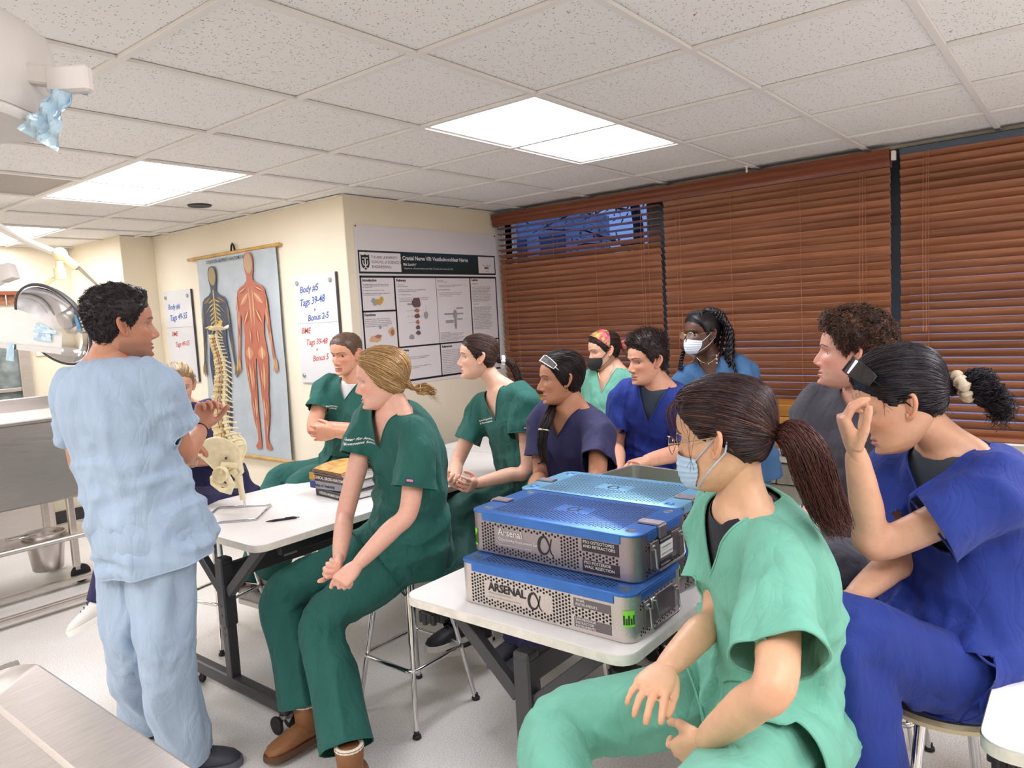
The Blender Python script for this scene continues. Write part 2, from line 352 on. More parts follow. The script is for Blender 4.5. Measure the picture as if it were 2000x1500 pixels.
# ------------------------------------------------------------------ windows, blinds
wi = struct('window_1', MB().box((XW+.09, -.15, 2.40), (.08, 5.5, .05)).box((XW+.09, -.15, .86), (.08, 5.5, .06)), M['rail'])
for y, wd_ in ((-2.7, .06), (-1.45, .06), (-.115, .13), (1.33, .2), (2.72, .06)): MB().box((XW+.09, y, 1.63), (.08, wd_, 1.5)).build('mullion', M['rail'], wi)  # broad mullions are widened to block bright sky behind the blind gaps
for y0, y1 in ((-2.7, -1.45), (-1.45, -.14), (-.14, 1.25), (1.25, 2.62)): MB().box((XW+.1, (y0+y1)/2, 1.63), (.006, y1-y0-.06, 1.49)).build('pane', M['glass'], wi)
XB = 2.865
def blind(y0, y1, zt, label, tilt, raised, cords, zb=.835, n0=0):
    B = thing('window_blind', label, 'window blind', (XB, (y0+y1)/2, zb), 0, 'stained wooden window blinds')
    L = y1-y0-.012; me = MB().box((0, 0, 0), (.05, L, .0032), .001).data('slat', M['slat'])
    n = int((zt-zb-.03)/.0425)
    for k in range(n):
        o = put('slat', me, B, (0, random.uniform(-.002, .002), zt-zb-.03-k*.0425)); t = tilt(k)
        o.rotation_euler = (random.uniform(-.0015, .0015), math.radians(t)+random.uniform(-.025, .025), 0)
    MB().box((0, 0, .012), (.04, L, .022), .004).build('bottom_rail', M['slat'], B)
    MB().box((.005, 0, zt-zb+.0), (.055, L+.004, .035), .003).build('head_rail', M['valance'] if raised else M['rail'], B)
    for c in cords:
        y = (c-.5)*L
        m = MB()
        for sx in (-.024, .026): m.tube([(sx, y, .02), (sx, y, zt-zb)], .0012, 4)
        m.build('ladder_cord', M['cord'], B)
    return B
def cordset(B, ys, z0, z1):
    for y in ys: MB().tube([(-.04, y, z1), (-.041, y+.004, (z0+z1)/2), (-.04, y+.002, z0)], .0014, 5).lathe([(.002, -.0), (.004, -.012), (.003, -.03)], 8, (-.04, y+.002, z0)).build('lift_cord', M['cord'], B)
b1 = blind(1.262, 2.665, 2.375, 'wooden window blind with open top slats showing dusk trees outside', lambda k: 10 if k < 5 else min(56.5, 10+(k-4)*11), True, (.06, .36, .62, .88), n0=1)
b2 = blind(-.128, 1.248, 2.375, 'closed wooden window blind behind the girl with long braids', lambda k: 58.5+2.5*math.sin(k*1.3), True, (.09, .35, .66, .93))
b3 = blind(-1.56, -.165, 2.395, 'closed wooden window blind at the right edge without a valance', lambda k: 54.5, False, (.1, .45, .9))
cordset(b1, (-.59, -.57, .62, .635), .55, 1.5); cordset(b2, (-.55, -.535, .55), .35, 1.5); cordset(b3, (.56, .575), .62, 1.52)
V = thing('blind_valance', 'long moulded wooden valance along the top of two window blinds', 'valance', (2.82, 1.27, 2.32))
pr = [(0, 0), (.012, .0), (.014, .02), (.02, .03), (.016, .045), (.026, .06), (.022, .08), (.03, .092), (0, .092)]
MB().prism([(-a, b) for a, b in pr][::-1], 2.8, (0, -1.4, 0), (1, 0, 0), (0, 0, 1)).build('moulding', M['valance'], V)
if True:
    o = V.children[0]; me = o.data
    co = np.array([q.co[:] for q in me.vertices]); 
    if co[:, 1].min() < -1.5: co[:, 1] += 2.8; me.vertices.foreach_set('co', co.ravel()); me.update()
MB().box((.018, 1.396, .046), (.06, .008, .092)).build('return_board', M['valance'], V)
MB().box((.018, -1.396, .046), (.06, .008, .092)).build('return_board', M['valance'], V)
br = thing('blind_bracket', 'small white bracket between the valance and the bare head rail', 'bracket', (2.815, -.148, 2.375))
MB().box((0, 0, 0), (.03, .022, .05), .003).build('clip', M['white'], br)
# ------------------------------------------------------------------ outside the window: dusk building and tree
bd = thing('neighbour_building', 'blue-grey building wall seen at dusk through the open top slats', 'building', (9, 6.9, 0))
MB().box((0, 0, 1.62), (1, 2.6, 3.24)).build('wall', mat('dusk_wall', '#8c93a5', .8, var=.2, vscale=3), bd)
for k in range(3): MB().box((-.51, -.8+k*.8, 2.6), (.04, .5, .6)).build('window', mat('dusk_pane', '#39435a', .2), bd)
tr = thing('tree', 'dark leafy tree outside behind the open top slats', 'tree', (4.6, 2.35, 0))
MB().tube([(0, 0, 0), (.05, .05, 1.5), (-.05, 0, 2.4), (-.1, .1, 3.2)], [.09, .07, .05, .03], 8).build('trunk', mat('bark', '#2a241f', .9), tr, True)
lf = MB(); bra = MB()
for k in range(26):
    a = RNG.uniform(0, 6.28); p0 = vec(-.05, .03, RNG.uniform(2.0, 3.1)); p1 = p0 + vec(math.cos(a)*.9, math.sin(a)*1.0, RNG.uniform(-.3, .5)); bra.tube([p0, (p0+p1)/2+vec(0, 0, .08), p1], [.012, .008, .003], 5)
    for q in range(34):
        p = p0 + (p1-p0)*RNG.uniform(.2, 1.05) + RNG.normal(0, .07, 3); dd = unit(RNG.normal(0, 1, 3)); s_, u_, _ = frame(dd); L = RNG.uniform(.05, .1)
        lf.add([p, p+dd*L*.5+s_*L*.16, p+dd*L+u_*L*.1, p+dd*L*.5-s_*L*.16], [[0, 1, 2, 3]])
bra.build('branches', MATS['bark'], tr, True); tag(lf.build('leaves', mat('dusk_leaf', '#3a4a3c', .6), tr), kind='stuff')
# ------------------------------------------------------------------ tables
def make_table(name, label, x0, x1, y0, y1, z, knobs=(), legs=True, casters=True, plate=False):
    yc = (y0+y1)/2; T = thing(name, label, 'table', (x0, yc, 0), 0, 'white folding training tables')
    w, d = x1-x0, y1-y0
    MB().prism(rrect(w, d, .05, 5, w/2, 0), .026, (0, 0, z-.026), (1, 0, 0), (0, 1, 0)).build('table_top', M['ttop'], T, 30)
    e = MB(); q = np.array(rrect(w+.004, d+.004, .052, 5, w/2, 0))
    e.loft([np.c_[q, np.full(len(q), z-.003)], np.c_[q*[1, 1]+0, np.full(len(q), z-.0275)]], cap=False); e.build('edge_band', M['tedge'], T, 30)
    MB().box((w/2, -d/2+.09, z-.06), (w-.3, .03, .06), .004).box((w/2, d/2-.09, z-.06), (w-.3, .03, .06), .004).box((.16, 0, z-.045), (.05, d-.16, .035), .004).box((w-.16, 0, z-.045), (.05, d-.16, .035), .004).build('under_frame', M['frame2'], T)
    if legs:
        MB().box((w/2, 0, .60), (w-.22, .03, .075), .004).build('stretcher', M['frame'], T)
        if plate: MB().box((.42, -.0165, .60), (.07, .003, .02), .001).build('name_plate', M['alu'], T)
        for xx in (.1, w-.1):
            MB().box((xx, 0, .51), (.058, .06, .28), .006).box((xx, 0, .655), (.058, .06, .03), .014, seg=3).build('leg', M['frame'], T)
            o = MB().box((xx, 0, .245), (.044, .046, .32), .003).build('leg_inner', M['frame'], T)
            hb = MB()
            for zz in (.36, .33, .42, .46): hb.cyl((xx-.0305 if zz > .4 else xx-.0235, 0, zz), (xx-.024 if zz > .4 else xx-.021, 0, zz), .005, n=8)
            hb.build('bolt', M['frame2'], T)
            for s in (-1, 1): MB().bar((xx, s*.032, .52), (xx, s*(d/2-.10), z-.03), .042, .032, .003, (1, 0, 0)).build('brace', M['frame'], T)
            fb = MB().box((xx, 0, .115), (.05, d-.05, .055), .012, seg=2).build('foot', M['frame'], T)
            if casters:
                for s in (-1, 1):
                    cs = MB().lathe([(.012, .086), (.026, .084), (.026, .07)], 16, (xx, s*(d/2-.06), 0)); cs.bar((xx-.02, s*(d/2-.06), .075), (xx-.02, s*(d/2-.085), .035), .004, .03).bar((xx+.02, s*(d/2-.06), .075), (xx+.02, s*(d/2-.085), .035), .004, .03)
                    co = cs.build('caster', M['alu'], T, True)
                    for s2 in (-1, 1): MB().lathe([(.012, -.008), (.034, -.008), (.037, -.004), (.037, .004), (.034, .008), (.012, .008)], 20, (xx+s2*.03, s*(d/2-.085), .037), roty(math.pi/2)).build('wheel', M['rubber'], co, True)
    for kx, ky in knobs:
        k = MB(); k.lathe([(.012, .0), (.012, .02), (.034, .02)], 20, (kx, ky, z-.075)); k.lathe([(.034, 0), (.038, .004), (.038, .028), (.034, .032), (.0, .033)], 24, (kx, ky, z-.085))
        for a in range(8): k.cyl((kx+.036*math.cos(a*.785), ky+.036*math.sin(a*.785), z-.088), (kx+.036*math.cos(a*.785), ky+.036*math.sin(a*.785), z-.056), .009, n=8)
        k.build('leveling_knob', M['black'], T, True)
    return T
make_table('folding_table', 'white folding table carrying the spine model, pen and books', -.17, 1.66, 1.455, 2.325, .81, plate=True)
make_table('folding_table', 'white folding table at the poster wall, end to end with the spine table', 1.67, 2.28, 1.455, 2.325, .81, legs=True)
make_table('folding_table', 'white folding table carrying the blue-lidded instrument cases', -.17, 1.38, -.145, .655, .785, knobs=((.05, -.36), (.06, .33)))
make_table('folding_table', 'white folding table cut off by the lower right corner of the picture', -.11, 1.3, -1.75, -.862, .785, knobs=((.1, .395),))
ct = make_table('folding_table', 'white folding table under the window blinds holding the wooden boxes', 2.3, 2.84, -.6, 2.6, .785, legs=False)
for yy in (-1.4, 1.4):
    MB().box((.24, yy, .38), (.4, .05, .76), .006).build('leg', M['frame'], ct)
# ------------------------------------------------------------------ stools
def stool_proto():
    S = thing('lab_stool', 'x', 'stool', (0, 0, 0), 0, 'chrome lab stools with cream seats')
    MB().lathe([(.0, -.034), (.12, -.034), (.165, -.026), (.172, -.012), (.165, -.002), (.12, 0), (0, .001)], 36, (0, 0, .655)).build('seat', M['seat'], S, True)
    MB().box((0, 0, .612), (.22, .05, .02), .004).box((0, 0, .612), (.05, .22, .02), .004).build('seat_plate', M['alu'], S)
    def p(z, sx, sy): r = .085+(.62-z)/.62*.09; return vec(sx*r, sy*r, z)
    for sx in (-1, 1):
        for sy in (-1, 1):
            l = MB().tube([p(.62, sx, sy), p(.36, sx, sy), p(.33, sx, sy), p(.012, sx, sy)], [.0125, .0125, .0105, .0105], 12).build('leg', M['chrome'], S, True)
            MB().lathe([(.006, .03), (.011, .028), (.011, .016), (.017, .012), (.018, .003), (.014, 0)], 14, p(.0, sx, sy)*[1, 1, 0]).build('rubber_foot', M['rubber'], l, True)
    r = .085+(.62-.25)/.62*.09 + .012
    q = [(a, b, .25) for a, b in rrect(2*r, 2*r, .035, 5)]
    MB().tube(q, .0095, 10, closed=True).build('foot_ring', M['chrome'], S, True)
    return S
STOOL = [None]
def stool(x, y, rz, label, sc=1.0):
    if STOOL[0] is None: s = STOOL[0] = stool_proto()
    else: s = copy_tree(STOOL[0])
    s.location = (x, y, 0); s.rotation_euler = (0, 0, rz); s.scale = (1, 1, sc); s['label'] = label; return s
stool(.37, 1.215, 0, 'chrome lab stool under the blonde woman in dark green scrubs')
stool(.30, 2.62, .2, 'chrome lab stool behind the spine table, under the woman in navy')
stool(1.22, 1.20, .1, 'chrome lab stool under the dark-haired woman clasping her hands')
stool(1.06, .82, .2, 'chrome lab stool under the woman with safety glasses in her hair')
stool(1.72, .80, .1, 'chrome lab stool under the man in royal blue scrubs')
stool(2.1, 1.28, .3, 'chrome lab stool under the woman wearing a black mask')
stool(2.06, .5, .3, 'chrome lab stool under the masked woman with braids')
stool(-.085, -.46, .35, 'chrome lab stool under the masked woman in mint scrubs')
stool(.98, -.42, .1, 'chrome lab stool under the curly-haired man in grey scrubs')
stool(.335, -.745, .5, 'chrome lab stool under the woman pinching her nose')
stool(1.14, 2.62, 0, 'chrome lab stool under the man with crossed arms')
# ------------------------------------------------------------------ instrument cases
def alpha_stroke(s):                                 # a looping letter form as a ribbon outline
    c = spline([(.62, .95), (.45, .35), (.2, .02), (-.15, .05), (-.3, .42), (-.16, .86), (.16, 1.0), (.42, .62), (.55, .15), (.74, -.05)], 40)
    wd = np.interp(np.linspace(0, 1, 40), [0, .1, .35, .5, .75, 1], [.07, .09, .16, .2, .09, .05])
    t = np.gradient(c, axis=0); n = np.stack([-t[:, 1], t[:, 0]], 1); n /= np.linalg.norm(n, axis=1)[:, None]
    a, b = c+n*wd[:, None]*.5, c-n*wd[:, None]*.5
    return (np.r_[a, b][:, :]*s), [[i, i+1, 40+i+1, 40+i] for i in range(39)]
def make_case(label, loc, rz, body, lid, front, side=None, h=.13, latches=True, green_at=None, darklid=False):
    W, D = .585, .295                                 # long side along local x, front at local y = 0 (facing -y)
    K = thing('instrument_case', label, 'case', loc, rz, 'perforated metal instrument cases')
    out = np.array(rrect(W, D, .035, 6, W/2, D/2)); out0 = np.array(rrect(W-.006, D-.006, .033, 6, W/2, D/2))
    MB().loft([np.c_[out0, np.full(len(out), .0)], np.c_[out, np.full(len(out), .004)], np.c_[out, np.full(len(out), h-.0065)]]).build('body', M[body], K, 30)
    lo = np.array(rrect(W+.004, D+.004, .036, 6, W/2, D/2)); li = np.array(rrect(W-.004, D-.004, .033, 6, W/2, D/2))
    lidm = MB().loft([np.c_[lo, np.full(len(lo), h-.007)], np.c_[lo, np.full(len(lo), h-.002)], np.c_[li, np.full(len(lo), h)]])
    lidm.box((W/2, -.0005, h-.017), (W-.10, .004, .022), .001).box((W/2, D+.0005, h-.017), (W-.10, .004, .022), .001)
    lidm.box((-.0005, D/2, h-.017), (.004, D-.10, .022), .001).box((W+.0005, D/2, h-.017), (.004, D-.10, .022), .001)
    L = lidm.build('lid', M[lid], K, 30)
    for x in (.04, W-.04):
        for y in (.04, D-.04): MB().lathe([(.016, h), (.014, h+.0012), (.010, h+.0012), (.009, h+.0004), (.004, h+.0004), (.003, h+.001), (0, h+.001)], 16, (x, y, 0), cap=False).build('rivet', M['rail'] if lid == 'blue' else M['blue'], L, True)
    hol = MB(); a8 = [(math.cos(k*math.pi/4), math.sin(k*math.pi/4)) for k in range(8)]
    r = .0029
    ny, nx = 21, 44                                   # lid slots
    for i in range(nx):
        for j in range(ny):
            x = .075 + i*(W-.15)/(nx-1); y = .03 + (j + (.5 if i % 2 else 0))*(D-.06)/ny
            if abs(x-W/2) < .058 and abs(y-D/2) < .028: continue
            hol.flat([(x+.0033*c, y+.0036*s) for c, s in a8], (0, 0, h+.0003), (1, 0, 0), (0, 1, 0))
    tag(hol.build('lid_perforation', M['hole'], K), kind='stuff')
    av, af = alpha_stroke(.034)
    MB().add(np.c_[W/2-.008-av[:, 1]*0+av[:, 0]*1.3, D/2-.017+av[:, 1], np.full(len(av), h+.0006)], af).build('lid_letter', M['ink'], L)
    fh = MB(); z0, z1 = .012, h-.032
    nz = int((z1-z0)/.0098)
    blocks = front['blocks']                          # rectangles without holes: x0, x1, z0, z1
    for i in range(int((W-.10)/.0105)):
        for j in range(nz+1):
            x = .05+i*.0105; z = z0 + (j+(.5 if i % 2 else 0))*.0098
            if z > z1 or any(b[0] < x < b[1] and b[2] < z < b[3] for b in blocks): continue
            fh.flat([(x+.0036*c, z+.0036*s) for c, s in a8], (0, -.0006, 0), (1, 0, 0), (0, 0, 1))
    for i in range(int((D-.09)/.0105)):               # end faces
        for j in (0, 1, nz-1, nz):
            y = .045+i*.0105; z = z0 + (j+(.5 if i % 2 else 0))*.0098
            if z > z1: continue
            for xs in (W+.0006, -.0006): fh.flat([(y+.0033*c, z+.0033*s) for c, s in a8][::(1 if xs > 0 else -1)], (xs, 0, 0), (0, 1, 0), (0, 0, 1))
    tag(fh.build('side_perforation', M['hole'], K), kind='stuff')
    for (x, z, tw, th) in front.get('win', ()):       # recessed label windows
        f = MB().box((x+tw/2, .001, z+th/2), (tw, .004, th), .0005).build('label_window', mat('window_dark', '#3a3038', .3, .4) if body == 'caseG' else mat('window_grey', '#6d6568', .4, .4), K)
    for k, (txt, x, z, sz, mm, kw) in enumerate(front['text']):
        text_on(MB(), txt, sz, (x, -.0016, z), (1, 0, 0), (0, 0, 1), **kw).build('lettering', M[mm], K)
    av, af = alpha_stroke(front['alpha'][2]); MB().add(np.c_[front['alpha'][0]+av[:, 0], np.full(len(av), -.0012), front['alpha'][1]+av[:, 1]], af).build('front_letter', M['ink'], K)
    for xe, sgn in ((W, 1), (0, -1)):                 # latches, bail handle on the end faces
        MB().box((xe+sgn*.002, D/2, h*.45), (.004, .17, h*.56), .001).build('end_plate', M['caseG'], K)
        bx = xe+sgn*.016
        MB().tube([(xe, D/2-.075, h*.62), (bx, D/2-.08, h*.6), (bx+sgn*.004, D/2-.08, h*.22), (bx+sgn*.004, D/2-.07, h*.16), (bx+sgn*.004, D/2+.07, h*.16), (bx+sgn*.004, D/2+.08, h*.22), (bx, D/2+.08, h*.6), (xe, D/2+.075, h*.62)], .0032, 8).build('bail_handle', M['alu'], K, True)
        for s in (-1, 1): MB().box((xe+sgn*.006, D/2+s*.078, h*.63), (.012, .018, .016), .003).build('hinge', M['caseG'], K)
        if latches:
            lt = MB().box((xe+sgn*.005, D/2-.02, h-.016), (.01, .042, .036), .003).box((xe-sgn*.028, D/2-.02, h+.003), (.066, .036, .006), .0015).box((xe-sgn*.055, D/2-.02, h+.005), (.012, .026, .004), .001)
            lt.build('latch', M['caseG'], K)
        else:
            MB().tube([(xe+sgn*.006, D/2-.06, h*.7), (xe+sgn*.02, D/2-.055, h*.72), (xe+sgn*.024, D/2-.05, h*.35), (xe+sgn*.014, D/2-.045, h*.25)], .003, 6).box((xe+sgn*.008, D/2-.05, h*.66), (.014, .03, .03), .003).build('latch', M['alu'], K, True)
    if side:
        for k, (txt, y, z, sz) in enumerate(side):
            V = MB().box((W+.0046, y+.035, z+.008), (.0012, .07, .02)).build('label_strip', M['label'] if k in (1, 2) else M['frame2'], K)
            text_on(MB(), txt, sz, (W+.0056, y+.005, z+.004), (0, 1, 0), (0, 0, 1)).build('lettering', M['ink'] if k in (1, 2) else M['label'], K)
    if green_at is not None:
        g0 = green_at; ang = [math.radians(a) for a in (205, 230, 260)] if g0 == 'left' else [math.radians(a) for a in (-75, -50, -25)]
        cx = .035 if g0 == 'left' else W-.035
        ring_ = [(cx+.0362*math.cos(a), .035+.0362*math.sin(a)) for a in np.linspace(ang[0], ang[-1], 6)]
        zz0, zz1 = (.02, h*.55) if g0 == 'left' else (.045, h-.042)
        MB().add([(x, y, z) for z in (zz0, zz1) for x, y in ring_], [[i, i+1, 7+i, 6+i] for i in range(5)]).build('green_sticker', M['green'], K)
        mk = MB()
        for q in range(5):
            i = q % 5
            a, b = np.array(ring_[i]), np.array(ring_[i+1]); 
            for t_ in (.25, .65):
                p = a+(b-a)*t_; n_ = unit(np.array([p[0]-cx, p[1]-.035])); p = p+n_*.0006; tg = unit(b-a)
                mk.add([(p[0]-tg[0]*.001, p[1]-tg[1]*.001, zz0+.006), (p[0]+tg[0]*.001, p[1]+tg[1]*.001, zz0+.006), (p[0]+tg[0]*.001, p[1]+tg[1]*.001, zz1-.012-.008*(q % 2)), (p[0]-tg[0]*.001, p[1]-tg[1]*.001, zz1-.012-.008*(q % 2))], [[0, 1, 2, 3]])
        mk.build('sticker_print', M['ink'], K)
    return K
HP = -math.pi/2
K1 = dict(blocks=[(.10, .335, .030, .082), (.405, .54, .066, .098), (.405, .54, .004, .046)], alpha=(.272, .033, .044), win=((.41, .070, .115, .024), (.41, .014, .115, .028)),
  text=[('ARSENAL', .112, .056, .034, 'ink', dict(bold=.0007, space=.95)), ('SPINAL FIXATION SYSTEM', .112, .046, .007, 'grey', {}), ('Alphatec Spine, Inc. | 5818 El Camino Real, Carlsbad, CA 92008 USA', .112, .036, .0042, 'ink', dict(res=1)),
        ('\n FINAL\nINSTRUMENTS', .416, .096, .0105, 'label', {}), ('UNI-MEDSOUR\nDISTRACTOR\nINSTRUMENTS', .415, .0345, .0095, 'label', {})])
K2 = dict(blocks=[(.10, .335, .028, .090), (.405, .54, .062, .098), (.405, .54, .004, .044)], alpha=(.278, .034, .05), win=((.412, .066, .118, .034), (.412, .010, .118, .032)),
  text=[('Arsenal', .112, .066, .03, 'label', {}), ('Osteotomy Instrument Set', .112, .05, .0135, 'label', {}), ('Alphatec Spine | 5818 El Camino Real, Carlsbad, CA 92008 USA', .112, .036, .0048, 'label', dict(res=1)),
        ('PSO OSTEOTOMES\nAND RETRACTORS', .417, .089, .0118, 'label', {}), ('PSO POSTERIOR\nWALL RESECTION', .419, .0315, .0118, 'label', {})])
SIDE = [('PSO OSTEOTOMES', .11, .082, .007), ('CONSIGNMENT', .115, .060, .008), ('ALPHATEC MEDICAL', .115, .042, .008), ('PSO POSTERIOR', .11, .014, .007)]
make_case('scuffed silver instrument case with blue lid, lowest of the front stack', (-.108, .462, .7855), HP, 'caseS', 'blue', K1, latches=False, green_at='right')
make_case('dark grey Osteotomy instrument case with blue lid, on top of the front stack', (-.028, .480, .9165), HP-.012, 'caseG', 'blue', K2, side=SIDE, green_at='left')
make_case('dark grey instrument case mostly hidden at the bottom of the rear stack', (.262, .51, .7855), HP-.02, 'caseG', 'blue', K2, side=SIDE[:2], latches=False, green_at='right')
make_case('dark grey instrument case with pale blue lid, on top of the rear stack', (.258, .512, .9165), HP-.008, 'caseG', 'lblue', K2, latches=True)
# open tray behind the cases
ty = thing('instrument_tray', 'open stainless steel tray behind the pale blue case, with green cloth inside', 'tray', (.74, .27, .7855), -.15)
q0 = np.array(rrect(.40, .46, .03, 5)); q1 = q0*[.975, .975]
MB().loft([np.c_[q0*.97, np.full(len(q0), 0)], np.c_[q0, np.full(len(q0), .004)], np.c_[q0, np.full(len(q0), .205)], np.c_[q0*1.02, np.full(len(q0), .207)], np.c_[q1, np.full(len(q0), .206)], np.c_[q1*.98, np.full(len(q0), .012)]]).build('pan', M['steel'], ty, 30)
MB().prism(q1*[.95, .93], .10, (0, 0, .013), (1, 0, 0), (0, 1, 0)).build('cloth', mat('green_cloth', '#1f6b52', .8, var=.2, bump=.5, bscale=25), ty)
for k in range(5):
    fz = thing('forceps', ['steel forceps with ring handles lying in the tray, nearest the masked woman', 'steel scissors lying in the tray, second from the masked woman', 'thin steel clamp lying across the middle of the open tray', 'steel needle holder lying in the tray beside the green cloth fold', 'short steel forceps lying at the far side of the open tray'][k], 'instrument', (.74+.03*(k-2), .14+.065*k, .902), RNG.uniform(-.5, .5)+1.2, 'steel instruments in the open tray')
    MB().tube([(-.08, -.012, .0), (0, 0, .006), (.08, .004, .0)], [.004, .005, .002], 8).tube([(-.08, .012, .0), (0, 0, .008), (.08, -.004, .002)], [.004, .005, .002], 8).build('blades', M['chrome'], fz, True)
    for s in (-1, 1): MB().tube([(-.098+.018*math.cos(a), s*.02+.013*math.sin(a), .002) for a in np.arange(12)*math.pi/6], .0028, 6, closed=True).build('finger_ring', M['chrome'], fz, True)
# ------------------------------------------------------------------ wooden boxes, basket on the window table
def wood_box(label, x, y, w, d, h):
    B = thing('wooden_box', label, 'box', (x, y, .7855))
    MB().box((0, 0, h*.36), (w, d, h*.72), .004).build('box_body', M['pine'], B)
    MB().box((0, 0, h*.865), (w, d, h*.265), .004).build('lid', M['pine'], B)
    l = MB().prism([(-.012, -.01), (-.018, .0), (-.018, .018), (-.012, .03), (0, .036), (.012, .03), (.018, .018), (.018, 0), (.012, -.01), (.01, -.035), (0, -.045), (-.01, -.035)], .006, (-w/2, 0, h*.72), (0, -1, 0), (0, 0, 1)).build('latch', M['bronze'], B)
    rv = MB()
    for a, b in ((-.012, .02), (.012, .02), (-.012, .004), (.012, .004), (0, .03)): rv.lathe([(.003, 0), (.002, .002), (0, .0025)], 8, (-w/2-.006, -a, h*.72+b), roty(-math.pi/2))
    rv.build('latch_rivet', M['alu'], B, True)
wood_box('orange wooden box with bronze latch between the navy and black-mask women', 2.58, 2.12, .2, .42, .255)
wood_box('orange wooden box with bronze latch beside the man in grey scrubs', 2.66, .2, .26, .62, .255)
bk = thing('wire_basket', 'dark purple plastic basket in front of the right wooden box', 'basket', (2.28, .22, .0))
bk.location = (2.42, .19, .7855)
w0 = MB(); bot, top = (.2, .26), (.24, .32); hh = .14
for k in range(3): w0.tube([(a*(1+.1*k), b*(1+.1*k), .004+hh*k/2) for a, b in rrect(*bot, .03, 4)], .004 if k < 2 else .007, 6, closed=True)
for a, b in [(x*.1, y) for x in (-1, 1) for y in np.linspace(-.11, .11, 12)] + [(x, y*.13) for y in (-1, 1) for x in np.linspace(-.08, .08, 9)]: w0.tube([(a, b, .004), (a*1.2, b*1.2, .004+hh)], .0028, 5)
w0.box((0, 0, .004), (.18, .24, .006)); w0.build('basket_wire', mat('purple_plastic', '#2d2440', .4), bk, True)
# ------------------------------------------------------------------ books, pen on the spine table
def book(label, z, h, dx, dy, rz, cover, txt, tm_, band=None, L=.275, Dp=.21):
    B = thing('book', label, 'book', (.445+dx, 1.84+dy, z), rz, 'anatomy books in a pile')
    MB().box((Dp/2+.003, 0, h/2), (Dp-.008, L-.012, h-.007)).build('pages', M['label'], B)
    cv = MB().box((Dp/2, 0, .0015), (Dp, L, .003), .0006).box((Dp/2, 0, h-.0015), (Dp, L, .003), .0006).box((.0, 0, h/2), (.005, L, h), .002); cv.build('cover', cover, B)
    if band: MB().box((-.0026, band[0], h/2), (.0012, band[1], h-.002)).build('spine_band', band[2], B)
    text_on(MB(), txt, h*.55, (-.0036, L*.36, h*.3), (0, -1, 0), (0, 0, 1), bold=.0004).build('lettering', tm_, B)
    return B
zt = .8105
book('black hardback book at the bottom of the pile on the table', zt, .036, .015, -.02, -.12, mat('black_cover', '#1d1b1f', .35), 'NEURO-HUMAN ANATOMY', M['label'])
book('grey and blue Atlas of Anatomy book, second from the bottom of the pile', zt+.037, .038, .02, .0, .03, mat('grey_cover', '#9a9aa6', .35), 'Atlas of Anatomy', M['ink'], (.115, .04, mat('navy_band', '#2f3f8c', .4)))
book('brown and gold clinical anatomy book, third in the pile', zt+.076, .036, .015, .01, -.06, mat('brown_cover', '#4a3524', .35), 'CLINICAL GROSS ANATOMY', M['label'], (.115, .045, mat('gold_band', '#c99a3a', .4)))
pb = thing('paperback_atlas', 'orange paperback with curled white pages lying on top of the book pile', 'book', (.47, 1.85, zt+.113), -.1)
for k in range(6):
    m_ = MB(); n = 12; xs = np.linspace(0, .2, n); zz = .003*k + .012*(k/5)*np.sin(xs/.2*math.pi*.9) + xs*.06*(k/5)
    V = np.array([(x, y, z) for x, z in zip(xs, zz) for y in (-.135+.003*k, .135-.002*k)]); m_.add(np.r_[V, V-[0, 0, .0022]], [[2*i, 2*i+1, 2*i+3, 2*i+2] for i in range(n-1)]+[[2*n+2*i+2, 2*n+2*i+3, 2*n+2*i+1, 2*n+2*i] for i in range(n-1)]+[[2*i, 2*i+2, 2*n+2*i+2, 2*n+2*i] for i in range(n-1)]+[[2*i+3, 2*i+1, 2*n+2*i+1, 2*n+2*i+3] for i in range(n-1)])
    m_.build('page_sheaf' if k not in (2, 5) else 'cover', [M['label'], M['label'], mat('orange_print', '#d9712e', .4), M['label'], mat('yellow_print', '#dca23c', .4), mat('print_cover', '#d9a25c', .4, var=.5, vscale=22)][k], pb)
pn = thing('pen', 'black ballpoint pen lying on the white table beside the stand', 'pen', (0, 0, 0))
a, b = on_z(519, 1019, .815), on_z(585, 1010, .815); a[2] = b[2] = .8155; dr = unit(b-a)
MB().tube([a, a+dr*.012, a+dr*.03, b-dr*.03, b-dr*.012], [.001, .003, .0048, .0048, .0042], 10).build('barrel', M['black'], pn, True)
MB().tube([b-dr*.014, b], [.002, .002], 8).build('button', M['frame'], pn, True); MB().bar(b-dr*.02+vec(0, 0, .006), b-dr*.06+vec(0, 0, .006), .003, .0015).build('clip', M['frame'], pn)
# ------------------------------------------------------------------ research poster on the corner wall
YQ = YP-.004
def py_(px, py, off=0): return on_y(px, py, YQ-off)
P = thing('research_poster', 'large laminated research poster with dark green header on the wall', 'poster', (2.14, YP, 1.2))
PO = np.array([2.14, YP, 1.2]); EX, EZ = vec(1, 0, 0), vec(0, 0, 1)
def rect(x0, x1, z0, z1, off, th=.0006): return MB().box(((x0+x1)/2, YQ-off, (z0+z1)/2), (x1-x0, th, z1-z0))
rect(1.44, 2.845, 1.195, 2.262, 0, .003).build('sheet', M['paper'], P, off=PO)
HX0, HX1 = 1.457, 2.827
rect(HX0, HX1, 1.951, 2.10, .002).build('header', M['dgreen'], P, off=PO)
rect(1.468, 1.825, 1.964, 2.088, .0026).build('logo_panel', M['paper'], P, off=PO)
rect(2.625, 2.815, 1.964, 2.088, .0026).build('side_panel', M['paper'], P, off=PO)
sh = [(0, .10), (.018, .094), (.036, .1), (.036, .04), (.028, .018), (0, 0), (-.028, .018), (-.036, .04), (-.036, .1), (-.018, .094)]
